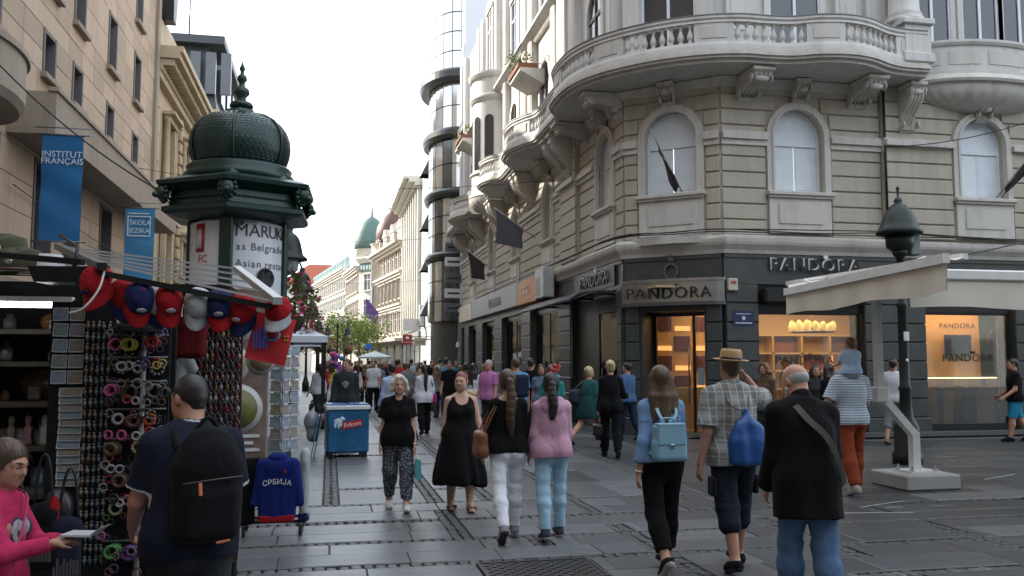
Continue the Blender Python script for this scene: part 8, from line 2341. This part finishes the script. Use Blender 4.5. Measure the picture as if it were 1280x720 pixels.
patch(hd,lambda C,n: (C[:,2] < b.spine(-.10)[2] + .055) & (np.abs(n[:,2]) < .8),.004,cloth('hoodie_rib',(.48,.27,.36)),'hem_band')
tr = b.pants(.009,cloth('light_denim',(.34,.52,.64)),r,.009,.985,.06,.006,.003,.008)
sewn(tr,b,MATS['cloth_light_denim'])
b.hair(.006,H_DARK,r,'tail',seed=5,length=.34); lb(MB().lathe([(.022,-.012),(.030,0),(.022,.012)],12,tuple(b.H(0,-.135,-.005))),'hair_tie',mat('tie_red',(.25,.02,.05),.6),r)
for q in (-1,1): b.shoe(q,.007,r,cloth('trainer_navy',(.04,.045,.07)),W_SOLE)
# --- woman with the pale blue backpack
b = Body(1.67,True,.98,lleg=(D_(-10),D_(24)),lfoot=D_(45),rleg=(D_(12),D_(4)),rfoot=D_(-4),larm=(D_(-14),.16,.22),rarm=(D_(10),.16,.2),head=(D_(-12),D_(2),0))
r = person('woman with long brown hair, light denim shirt and black cropped trousers',(2.66,6.85),2,b,0,(.06,.04,.03),.007)
sh = b.top(.009,cloth('denim_shirt',(.155,.27,.47),hue=(.22,.34,.54),scale=14),r,.019,.88,-.02,.010,.013,.48,'shirt')
patch(sh,lambda C,n: (n[:,1] < -.3) & (np.abs(C[:,2] - b.spine(.33)[2]) < .012),.005,MATS['cloth_denim_shirt'],'yoke_seam')
patch(sh,lambda C,n: (np.linalg.norm(C - b.wr[-1],axis=1) < .085) | (np.linalg.norm(C - b.wr[1],axis=1) < .085),.006,MATS['cloth_denim_shirt'],'rolled_cuff')
b.pants(.010,M_blk,r,.012,.90,.04,.006,.006,.014)
b.hair(.006,hairmat('ombre',(.085,.048,.027),.7),r,'long',seed=3,length=.20)
for q in (-1,1): b.shoe(q,.007,r,M_blk,mat('sole_cream',(.40,.37,.32),.6),low=True)
lb(MB().lathe([(.032,-.01),(.036,0),(.032,.01)],12,tuple(b.wr[-1])),'bracelet_band',M_steel,r)
t = carried('backpack','small pale blue leather backpack with a flap and silver clasp','backpack',b)
M_lb = mat('pale_blue_leather',(.20,.38,.47),.42,var=.08,scale=5,bump=.06,bscale=180)
Rm = rot3(0,.04,0); c = b.spine(.15) + np.array((-.02,-.20,0)); F0 = Field(.006); v = .135
F0.rbox(c,(.130,.055,.145),.035,Rm,.012); F0.rbox(c + (0,.0,-.06),(.140,.060,.085),.04,Rm,.02); field_obj('pack',F0,M_lb,t)
F0 = Field(.006); F0.rbox(c + (0,-.052,.055),(.118,.014,.075),.010,Rm,.01); F0.rbox(c + (0,-.02,.140),(.118,.045,.014),.010,Rm,.01); field_obj('flap',F0,M_lb,t)
lb(MB().box(c[0] - .018,c[0] + .018,c[1] - .076,c[1] - .062,c[2] - .035,c[2] - .008,0,.003),'clasp',mat('silver',(.6,.6,.58),.25,.9),t)
lb(MB().tube(catmull([tuple(c + (-.06,.02,.145)),tuple(c + (-.045,.02,.185)),tuple(c + (.045,.02,.185)),tuple(c + (.06,.02,.145))],5),.0075,8),'handle',M_lb,t)
for q in (-1,1): ribbon('strap',[c + (q * .02,.04,.15),b.spine(.38) + np.array((q * .075,-.135,0)),b.sh[q] + np.array((-q * .06,-.03,.072)),b.sh[q] + np.array((-q * .055,.06,.03)),b.spine(.3) + np.array((q * .13,.12,0)),b.spine(.1) + np.array((q * .16,-.02,0)),c + (q * .12,.02,-.1)],.026,.006,M_lb,t,lambda p: (p[0] * .8,p[1] * 1.2 - .03,.25))
# --- man with the straw hat
def plaid():
 m = mat('plaid',(.3,.3,.3),.85,var=.1); t,q = nodes_of(m); tc = N(t,'ShaderNodeTexCoord'); sx = N(t,'ShaderNodeSeparateXYZ'); L(t,tc.outputs['Object'],sx.inputs[0])
 outs = []
 for o,f,ph in (('X',52,0),('Z',48,.8),('X',104,1.2),('Z',96,.4)):
  a = N(t,'ShaderNodeMath',operation='MULTIPLY_ADD'); a.inputs[1].default_value,a.inputs[2].default_value = f,ph; L(t,sx.outputs[o],a.inputs[0])
  s_ = N(t,'ShaderNodeMath',operation='SINE'); L(t,a.outputs[0],s_.inputs[0]); outs.append(s_)
 def mixc(prev,src,col,lo,hi,amt):
  mr = N(t,'ShaderNodeMapRange'); mr.inputs[1].default_value,mr.inputs[2].default_value,mr.inputs[4].default_value = lo,hi,amt; L(t,src.outputs[0],mr.inputs[0])
  mx = N(t,'ShaderNodeMixRGB'); mx.inputs[2].default_value = c4(col); L(t,mr.outputs[0],mx.inputs[0])
  if prev is None: mx.inputs[1].default_value = (.30,.31,.30,1)
  else: L(t,prev.outputs[0],mx.inputs[1])
  return mx
 p = mixc(None,outs[0],(.13,.115,.08),.1,.3,.65); p = mixc(p,outs[1],(.15,.13,.09),.1,.3,.6); p = mixc(p,outs[2],(.46,.48,.50),.86,.95,.75); p = mixc(p,outs[3],(.40,.42,.46),.86,.95,.7)
 L(t,p.outputs[0],q.inputs['Base Color']); return m
b = Body(1.80,False,1.0,lleg=(D_(-11),D_(9)),lfoot=D_(14),rleg=(D_(13),D_(5)),rfoot=D_(-4),larm=(D_(-10),.20,.25),rarm=(0,.1,.1),head=(D_(-5),D_(2),0),wrists={1: (.21,.17,1.56)},handcurl=.7,shoulders=1.05)
r = person('tall man in a straw hat, checked short sleeved shirt and dark cargo shorts',(3.30,6.88),-2,b,1,(.05,.04,.03),.007)
b.top(.009,plaid(),r,.026,.44,-.12,.016,.012,.47,'shirt')
F0 = Field(.008); F0.cap(b.spine(.48),b.spine(.48) + (b.H(0,-.03,-.08) - b.spine(.48)) * .5,.075,.068); field_obj('collar',F0,plaid(),r)
tr = b.pants(.010,cloth('navy_shorts',(.016,.019,.030)),r,.024,.52,.03,.008,name='shorts'); sewn(tr,b,MATS['cloth_navy_shorts'])
F0 = Field(.01)
for q in (-1,1): F0.rbox(b.hip[q] + (b.kn[q] - b.hip[q]) * .62 + np.array((q * .11,0,0)),(.02,.07,.08),.015)
field_obj('cargo_pocket',F0,MATS['cloth_navy_shorts'],r)
b.hair(.006,H_BROWN,r,'short',e=.006)
hat = MB(); fh = lambda a: 1 + .10 * abs(sin(a))
hat.lathe([(.080,-.004),(.142,.010),(.146,.016),(.142,.020),(.088,.008),(.090,.04),(.085,.085),(.075,.105),(.045,.095),(.0,.088)],32,fl=lambda a: 1 + .12 * sin(a) ** 2)
M_straw = mat('straw_weave',(.42,.27,.13),.75,var=.18,scale=40,bump=.4,bscale=220)
o = lb(hat,'straw_hat',M_straw,r); o.location = tuple(b.H(0,-.014,.046)); o.rotation_euler = (.06,.05,0)
o2 = lb(MB().lathe([(.0905,.012),(.093,.014),(.092,.038),(.089,.04)],32,fl=lambda a: 1 + .12 * sin(a) ** 2),'hat_band',M_black,o)
for q in (-1,1): b.shoe(q,.008,r,M_blk,B_SOLE,low=True)
t = carried('drawstring_bag','blue nylon drawstring bag on the back of the man in the straw hat','bag',b)
c = b.spine(.10) + np.array((.055,-.19,0)); F0 = Field(.007)
F0.rbox(c + (0,0,-.10),(.165,.055,.12),.05,None,.03); F0.ell(c + (0,-.005,-.02),(.155,.06,.19),None,.04); F0.cap(c + (0,.01,.12),c + (0,.02,.22),.055,.028,.05)
field_obj('sack',F0,mat('blue_nylon',(.012,.075,.26),.38,var=.25,scale=5),t,fold=.012,ff=22,fs=(1.5,1,.22),seed=2)
for q in (-1,1): lb(MB().tube(catmull([tuple(c + (q * .01,.02,.21)),tuple(b.spine(.36) + np.array((q * .08,-.155,0))),tuple(b.sh[q] + np.array((-q * .055,-.01,.078))),tuple(b.spine(.3) + np.array((q * .15,.12,0))),tuple(b.spine(.08) + np.array((q * .19,-.04,0))),tuple(c + (q * .14,.01,-.2))],5),.0045,6),'cord',M_black,t)
# --- old man in the black jacket
b = Body(1.73,False,.98,lean=D_(4),hunch=D_(14),lleg=(D_(10),D_(6)),rleg=(D_(-6),D_(8)),rfoot=D_(6),larm=(D_(6),.06,.45,.05),rarm=(D_(4),.08,.5,.05),head=(D_(28),D_(-22),0),belly=.1)
x,y,z = at_depth(1006,520,5.9)
fr = lambda p: ((p[:,2] < .045) & (p[:,1] < .03) & (p[:,2] > -.075) & (np.abs(p[:,0]) > -1) & (p[:,1] > -.13)) | ((p[:,2] < -.045) & (p[:,1] > .03))
r = person('old bald man with a white beard in a long black jacket and blue jeans',(x,y),-8,b,0,(.36,.35,.34),.007,stub=lambda p: ((p[:,2] < -.05) & (p[:,1] > .025) & (p[:,2] > -.13)))
b.top(.010,cloth('black_wool',(.0085,.008,.0085)),r,.031,.985,-.26,.012,.010,.465,'jacket',flare=.09)
F0 = Field(.008); F0.cap(b.spine(.47),b.spine(.47) + (b.H(0,-.03,-.09) - b.spine(.47)) * .62,.088,.074); field_obj('collar',F0,MATS['cloth_black_wool'],r)
b.pants(.010,cloth('blue_denim',(.075,.14,.26),hue=(.12,.20,.33)),r,.022,.985,.0)
F0 = Field(.006)
F0.ell(b.H(0,-.018,.012),np.array((.0775,.094,.070)) * b.hk,b.HR,.01,((b.H(0,0,.062),b.HR @ np.array((0,-.30,1.))),(b.H(0,.022,0),b.HR @ np.array((0,1.,.15))),(b.H(0,0,-.06),b.HR @ np.array((0,0,-1.)))))
field_obj('hair_fringe',F0,hairmat('white_fringe',(.34,.335,.33),.3),r,fold=.001,ff=90)
F0 = Field(.006); F0.ell(b.H(0,.055,-.085),np.array((.050,.045,.042)) * b.hk,b.HR,.02,((b.H(0,.0,-.052),b.HR @ np.array((0,-.1,1.))),))
for q in (-1,1): F0.cap(b.H(q * .062,.03,-.045),b.H(q * .04,.06,-.085),.018 * b.hk,.022 * b.hk)
field_obj('beard',F0,hairmat('white_beard',(.50,.49,.47),.3),r,fold=.003,ff=80)
for q in (-1,1): b.shoe(q,.009,r,M_blk,B_SOLE)
ribbon('bag_strap',[b.spine(.42) + np.array((-.10,.13,0)),b.sh[-1] + np.array((.075,.0,.105)),b.spine(.40) + np.array((-.03,-.175,0)),b.spine(.28) + np.array((.07,-.20,0)),b.spine(.10) + np.array((.16,-.165,0)),b.spine(-.04) + np.array((.225,-.06,0))],.045,.006,cloth('strap_grey',(.085,.078,.068)),r,lambda p: (p[0] * .5,-1 if p[1] < .05 else .6,.35))
# --- father with the toddler on his shoulders
b = Body(1.84,False,1.04,lleg=(D_(-10),D_(14)),lfoot=D_(16),rleg=(D_(9),D_(4)),larm=(D_(20),.28,D_(120)),rarm=(D_(15),.25,D_(70)),head=(0,D_(-8),0),wrists={-1: (-.20,.20,1.30)})
x,y = 6.66,10.42
r = person('man in a white and blue striped T-shirt and rust red trousers carrying a toddler',(x,y),-4,b,1,(.06,.04,.03),.009)
b.top(.010,wave_mat('blue_stripes',(.66,.70,.74),(.20,.32,.46),'Z',9.5,.85,.62),r,.022,.42,-.10,.012,.010,.46,'tshirt')
b.pants(.011,cloth('rust_red',(.26,.055,.025)),r,.016,.985,.05)
b.hair(.008,H_BROWN,r,'short')
for q in (-1,1): b.shoe(q,.008,r,cloth('shoe_beige',(.34,.32,.27)),W_SOLE)
k = Body(.92,False,1.12,lleg=(D_(80),D_(75)),rleg=(D_(80),D_(75)),larm=(D_(35),.15,D_(40)),rarm=(D_(35),.15,D_(40)),head=(D_(14),D_(-4),0),headsize=1.45,stance=4)
kz = b.neck[2] + .055 - k.pel[2]
c_,s_ = cos(D_(-4)),sin(D_(-4)); oy = -.045
kr_ = person('toddler in a pale blue T-shirt sitting on the shoulders of the striped man',(x - s_ * oy,y + c_ * oy),-4,k,3,(.10,.06,.04),.008,z=kz)
k.top(.008,cloth('toddler_blue',(.42,.56,.74)),kr_,.014,.36,-.06,.006,.006,.46,'tshirt',bust=False)
k.pants(.009,cloth('toddler_grey',(.42,.42,.42)),kr_,.014,.9,.02)
k.hair(.006,H_LBROWN,kr_,'short',e=.006)
for q in (-1,1): k.shoe(q,.008,kr_,cloth('toddler_shoe',(.3,.3,.34)),W_SOLE)
# --- a walker of the middle distance, in one call
SHOE = dict(black=(M_blk,B_SOLE),white=(cloth('shoe_white',(.58,.59,.60)),W_SOLE),tan=(cloth('shoe_tan',(.22,.13,.07)),B_SOLE))
def walker(label,loc,deg,ht,fem,topc,botc,hair=('short',H_DARK),girth=1.0,sleeve=.36,bottom='pants',upto=.985,stride=12,tone=1,h=.013,shoe='black',head=(0,0,0),arms=None,skirt=None,hem=-.10,e=.018,group=None,**kw):
 q = 1 if int(loc[0] * 10) % 2 else -1
 la,ra = arms or ((D_(-q * stride * .9),.13,.25),(D_(q * stride * .9),.13,.25))
 b = Body(ht,fem,girth,lleg=(D_(q * stride),D_(5 if q > 0 else stride * 1.1)),rleg=(D_(-q * stride),D_(stride * 1.1 if q > 0 else 5)),lfoot=D_(0 if q > 0 else stride),rfoot=D_(stride if q > 0 else 0),larm=la,rarm=ra,head=head,**kw)
 r = person(label,loc,deg,b,tone,(.05,.03,.02),h,group=group)
 b.top(h * 1.1,topc,r,e,sleeve,hem,.008,.009,.46,'top')
 if bottom == 'pants': b.pants(h * 1.1,botc,r,.015,upto,.05)
 else: b.skirt(h * 1.1,botc,r,b.spine(.1)[2],skirt or .5,.16,.24,.75,.01,'skirt')
 b.hair(h * .8,hair[1],r,hair[0],seed=int(ht * 50),length=hair[2] if len(hair) > 2 else .3)
 for s_ in (-1,1): b.shoe(s_,h * .9,r,*SHOE[shoe])
 return b
M_navy,M_char,M_lblue,M_teal = cloth('navy',(.018,.024,.05)),cloth('charcoal',(.035,.036,.04)),cloth('pale_blue',(.36,.45,.60)),cloth('teal',(.025,.20,.19))
M_cw,M_gr,M_tblue,M_pol = cloth('white',(.56,.57,.60)),cloth('mid_grey',(.17,.18,.19)),cloth('tshirt_blue',(.11,.24,.42)),cloth('polo_pink',(.44,.16,.36))
walker('man in a plain white T-shirt and grey shorts by the lamp post',ground(1120,556),-50,1.80,False,M_cw,M_gr,upto=.52,sleeve=.38,shoe='tan',h=.011)
bb = [o for o in bpy.data.objects if o.get('category') == 'person'][-1]
t = thing('carrier_bag','green plastic carrier bag held by the man in the white T-shirt','bag',(bb.location.x + .12,bb.location.y - .15,.36))
F0 = Field(.015); F0.ell((0,0,.18),(.11,.08,.18)); F0.cap((0,0,.3),(0,0,.44),.05,.015); field_obj('sack',F0,mat('green_plastic',(.03,.24,.09),.35,var=.3,scale=8),t,fold=.012,ff=24)
walker('man in a black T-shirt and bright blue shorts at the right edge of the picture',ground(1271,552),62,1.80,False,M_blk,cloth('bright_blue',(.03,.25,.42)),upto=.50,shoe='black',h=.011,girth=1.08,arms=((D_(8),.15,.8),(D_(8),.15,.8)))
b = walker('blond woman in a black trouser suit walking past the shop corner',ground(764,572),-14,1.76,True,M_blk,M_blk,('bun',H_BLOND),sleeve=.97,stride=13,h=.010,tone=3,hem=-.13,arms=((D_(2),.12,.12),(D_(16),.3,1.2)))
t = carried('handbag','black handbag hanging from the hand of the woman in the black suit','handbag',b)
c = b.wr[-1] + np.array((-.02,.03,-.34)); F0 = Field(.011); F0.rbox(c,(.09,.17,.11),.05); field_obj('sack',F0,mat('black_leather',(.014,.014,.015),.35),t,fold=.006); lb(MB().tube(catmull([tuple(c + (0,-.1,.1)),tuple(b.wr[-1] + np.array((0,.03,-.09))),tuple(c + (0,.1,.1))],5),.009,6),'handle',M_black,t)
b = walker('blond woman in a dark teal dress striding towards the shop corner',ground(737,560),-58,1.68,True,cloth('dark_teal',(.02,.075,.085),hue=(.03,.14,.13),scale=12),cloth('dark_teal_skirt',(.015,.05,.055)),('bun',H_BLOND),sleeve=.45,bottom='skirt',skirt=.58,stride=24,h=.010,tone=0,arms=((D_(6),.14,.4),(D_(6),.14,.3)))
t = carried('tote_bag','big slouchy dark blue bag on the shoulder of the woman in the teal dress','bag',b)
c = b.spine(.16) + np.array((-.22,-.10,0)); F0 = Field(.012); F0.rbox(c,(.10,.20,.15),.08); field_obj('sack',F0,cloth('bag_slate',(.035,.045,.06)),t,fold=.012,ff=14); lb(MB().tube(catmull([tuple(c + (0,-.12,.12)),tuple(b.sh[-1] + np.array((.03,-.02,.07))),tuple(c + (0,.14,.12))],5),.012,6),'strap',M_black,t)
t = carried('shopping_bag','dark square shopping bag in front of the woman in the teal dress','bag',b); c = b.wr[1] + np.array((.02,.05,-.42))
lb(MB().box(c[0] - .08,c[0] + .08,c[1] - .19,c[1] + .19,c[2] - .18,c[2] + .18,0,.015),'sack',cloth('bag_navy_dark',(.02,.03,.04)),t); lb(MB().tube(catmull([tuple(c + (0,-.1,.18)),tuple(b.wr[1] + np.array((0,.03,-.08))),tuple(c + (0,.1,.18))],5),.007,5),'handle',M_black,t)
walker('man in a blue shirt half hidden behind the woman in the black suit',(6.35,18.3),30,1.72,False,cloth('shirt_blue',(.06,.12,.24)),M_navy,sleeve=.95)
b = walker('long haired woman in a teal T-shirt behind the girl in the pink hooded top',at_depth(690,500,15.2)[:2],-20,1.66,True,M_teal,M_navy,('long',H_BROWN,.28),stride=4)
t = thing('toy_balloon','twisted red and turquoise toy balloon beside the woman in the teal T-shirt','balloon',at_depth(691,470,14.6)); m = MB()
for k_ in range(5): m.ball((.05 * sin(k_ * 2),0,.09 * k_ - .12),(.055,.05,.06),8,0)
for k_ in range(4): m.ball((.05 + .07 * (k_ % 2),-.01,-.17 + .05 * k_),(.06,.05,.05),8,1)
for k_ in range(3): m.ball((.12 + .02 * k_,0,.12 + .05 * k_),(.04,.04,.05),8,0)
t.scale = (.7,.7,.7); lb(m,'balloon',[mat('balloon_red',(.5,.03,.03),.3),mat('balloon_turquoise',(.05,.35,.42),.3)],t)
b = walker('man in a blue T-shirt with a dark backpack behind the long ponytail',at_depth(645,500,16.8)[:2],4,1.80,False,M_tblue,M_char,hair=('short',H_BROWN),stride=5)
t = carried('backpack','dark navy backpack on the man in the blue T-shirt','backpack',b); c = b.spine(.26) + np.array((.05,-.2,0)); F0 = Field(.013); F0.rbox(c,(.14,.08,.21),.06); field_obj('pack',F0,M_navy,t,fold=.004)
capsule_obj('strap',[(c + (q_ * .08,.05,.18),b.sh[q_] + np.array((-q_ * .06,0,.07)),.018,.018) for q_ in (-1,1)],M_navy,t,.012)
b = walker('man in a black cap and black T-shirt standing near the street shop windows',at_depth(664,500,19.5)[:2],-30,1.80,False,M_blk,M_char,stride=3)
F0 = Field(.012); F0.ell(b.H(0,-.01,.045),np.array((.088,.105,.075)),None,.01,((b.H(0,0,.03),(0,0,-1.)),)); F0.rbox(b.H(0,.14,.038),(.065,.06,.008),.006); field_obj('cap',F0,M_black,b.root)
walker('woman in a dark top between the capped man and the teal T-shirt',at_depth(677,500,19)[:2],160,1.66,True,cloth('dusk_blue',(.10,.14,.20)),M_char,('long',H_DARK,.2),stride=3)
walker('stout man in a pink polo shirt standing in profile by the dark piers',at_depth(611,500,19.8)[:2],128,1.76,False,M_pol,M_char,hair=('crop',H_GREY),girth=1.1,stride=2,arms=((D_(4),.14,.3),(D_(10),.14,.35)))
walker('woman with long dark hair and a white blouse left of the pink polo man',at_depth(592,500,21.5)[:2],-28,1.68,True,M_cw,cloth('white_print',(.42,.44,.50)),('long',H_DARK,.3),stride=6,sleeve=.5)
walker('small blond child behind the woman in the long black dress',at_depth(589,520,17.5)[:2],-80,1.14,False,cloth('child_blue',(.25,.33,.5)),M_navy,('short',H_BLOND),stride=6,headsize=1.2)
walker('dark haired man in a black T-shirt facing us beyond the women',at_depth(562,500,25)[:2],170,1.74,False,M_blk,M_char,stride=5)
b = walker('tall man in a blue T-shirt with a white towel on his shoulder, walking away',at_depth(558,500,28)[:2],-6,1.86,False,cloth('steel_blue',(.12,.21,.30)),cloth('dark_jeans',(.03,.045,.08)),stride=10)
ribbon('towel',[b.spine(.40) + np.array((.10,.13,0)),b.sh[1] + np.array((-.06,0,.08)),b.spine(.36) + np.array((.09,-.15,0)),b.spine(.12) + np.array((.10,-.16,0))],.12,.02,M_cw,b.root,lambda p: (0,p[1],.3))
b = walker('woman with a long black ponytail, loose white blouse and wide black trousers',ground(530,543),6,1.66,True,M_cw,M_blk,('tail',H_DARK,.52),sleeve=.95,stride=11,h=.011,e=.026,hem=-.16)
t = carried('shoulder_bag','magenta bag on a dark strap at the hip of the white bloused woman','bag',b); c = b.spine(-.06) + np.array((.23,-.02,0)); F0 = Field(.012); F0.rbox(c,(.05,.11,.12),.04); field_obj('sack',F0,cloth('magenta',(.38,.02,.16)),t,fold=.004); lb(MB().tube([tuple(c + (0,0,.1)),tuple(b.spine(.3) + np.array((.17,-.12,0))),tuple(b.sh[1] + np.array((-.05,-.02,.075)))],.012,6),'strap',M_black,t)
walker('dark haired person in a pale blue shirt right behind the elderly blond woman',at_depth(490,500,17.2)[:2],10,1.70,True,M_lblue,M_char,('short',H_DARK),sleeve=.97,stride=9)
b = walker('man in a dark sweatshirt with a pale print and grey trousers, facing us',at_depth(432,500,18.0)[:2],176,1.79,False,cloth('dark_sweat',(.028,.032,.036)),cloth('grey_marl',(.20,.22,.24)),hair=('short',H_BROWN),sleeve=.97,stride=9,h=.010,girth=1.05,head=(D_(-20),0,0))
m = MB(); c = b.spine(.27) + np.array((0,.148,0))
for dx,dz,s_ in ((0,.03,.055),(-.03,-.02,.03),(.03,-.02,.03),(0,-.05,.035),(-.05,.02,.03),(.05,.02,.03)): m.ball((c[0] + dx,c[1],c[2] + dz),(s_,.008,s_ * .8),8)
lb(m,'chest_print',mat('print_pale',(.16,.19,.20),.8),b.root)
walker('smiling woman with long dark hair facing us at the shop window',at_depth(1020,500,17.0)[:2],170,1.66,True,M_char,M_char,('long',H_DARK,.25),stride=2,tone=0)
walker('woman seen from behind with long black hair at the shop window',at_depth(1037,500,16.4)[:2],20,1.68,True,M_blk,M_blk,('long',H_DARK,.3),stride=2,sleeve=.95)
walker('dark haired man inside the jewellery shop behind the lettering',(11.0,19.6),160,1.80,False,M_blk,M_blk,stride=2)
walker('person in a brown coat partly hidden behind the man in the hat',at_depth(957,500,16.6)[:2],120,1.70,True,cloth('brown_coat',(.10,.06,.04)),M_char,('bob',H_LBROWN),stride=3,sleeve=.95)
# --- the far crowd: six figures, each copied with other clothes
TOPS = {'white': M_cw,'black': M_blk,'red': cloth('crowd_red',(.36,.03,.035)),'navy': M_navy,'grey': M_gr,'pale blue': M_lblue,'beige': cloth('crowd_beige',(.38,.32,.24)),'pink': cloth('crowd_pink',(.5,.22,.3)),'olive': cloth('crowd_olive',(.09,.10,.05)),'teal': M_teal,'yellow': cloth('crowd_yellow',(.5,.38,.1)),'violet': cloth('crowd_violet',(.16,.08,.26))}
BOTS = {'dark': M_char,'blue': cloth('crowd_jeans',(.08,.14,.25)),'khaki': cloth('crowd_khaki',(.24,.18,.11)),'white': M_cw,'black': M_blk}
GC = 'people in the far crowd'
base = []
for i,(fem,hs,sl,up,st) in enumerate(((False,'short',.36,.985,13),(True,'long',.36,.985,12),(False,'short',.36,.52,10),(True,'tail',.9,.985,14),(True,'bob',.36,.75,8),(False,'crop',.9,.985,3))):
 b = walker('',(0,-300),0,1.66 if fem else 1.77,fem,M_cw,M_char,(hs,H_DARK,.25),sleeve=sl,upto=up,stride=st,h=.024,group=GC)
 base.append(b.root)
used = [0] * 6
spots_ = [(398,24.5,'white','dark'),(410,40,'navy','dark'),(418,47,'pink','blue'),(445,30,'white','blue'),(448,38,'black','dark'),(456,35,'black','black'),(463,33,'red','dark'),(467,29,'white','black'),(474,31,'grey','blue'),(478,44,'beige','dark'),(484,48,'teal','khaki'),(490,46,'olive','blue'),(497,29,'red','khaki'),(503,33,'violet','dark'),(510,27,'grey','khaki'),(514,39,'pale blue','dark'),(519,43,'pink','dark'),(523,35,'beige','blue'),(536,38,'yellow','dark'),(540,31,'black','blue'),(545,27,'grey','dark'),(550,41,'white','khaki'),(570,36,'teal','dark'),(576,31,'navy','blue'),(583,28,'olive','dark'),(552,33,'red','blue'),(440,52,'beige','khaki'),(431,50,'grey','white'),(452,56,'yellow','blue'),(470,58,'white','white'),(489,60,'red','white'),(506,55,'navy','white'),(527,57,'pink','white'),(425,60,'violet','blue'),(500,38,'black','khaki'),(531,48,'olive','khaki'),(461,45,'pale blue','blue'),(481,36,'navy','khaki'),(404,31,'red','black'),(515,50,'teal','white'),(543,52,'violet','khaki'),(604,27,'black','white'),(414,36,'yellow','white'),(444,42,'pink','black'),(494,52,'white','black')]
HAIRS = [('dark',H_DARK),('brown',H_BROWN),('fair',H_LBROWN)]
seen_l = set()
for n_,(px,d,tc_,bc_) in enumerate(spots_):
 i = (n_ * 5 + n_ // 6) % 6
 if n_ == 0: i = 3
 x,y,z = at_depth(px,470,d)
 o = base[i] if not used[i] else copy_tree(base[i]); used[i] += 1
 hn,hm = HAIRS[n_ % 3]; away = n_ % 3 != 1
 lab = '%s haired %s in %s top and %s %s, far crowd, %s' % (hn,'woman' if i in (1,3,4) else 'man',tc_,bc_,'shorts' if i == 2 else 'trousers','walking away' if away else 'facing us')
 props(o,lab,'person',GC)
 o.location = (x,y,0); o.rotation_euler = (0,0,D_((R(-40,40)) + (0 if away else 180))); sc_ = R(.95,1.05); o.scale = (sc_,sc_,sc_)
 for ch in o.children:
  nm = ch.name.split('.')[0]; mm = TOPS[tc_] if nm == 'top' else BOTS[bc_] if nm == 'trousers' else hm if nm == 'hair' else None
  if mm: ch.material_slots[0].link = 'OBJECT'; ch.material_slots[0].material = mm
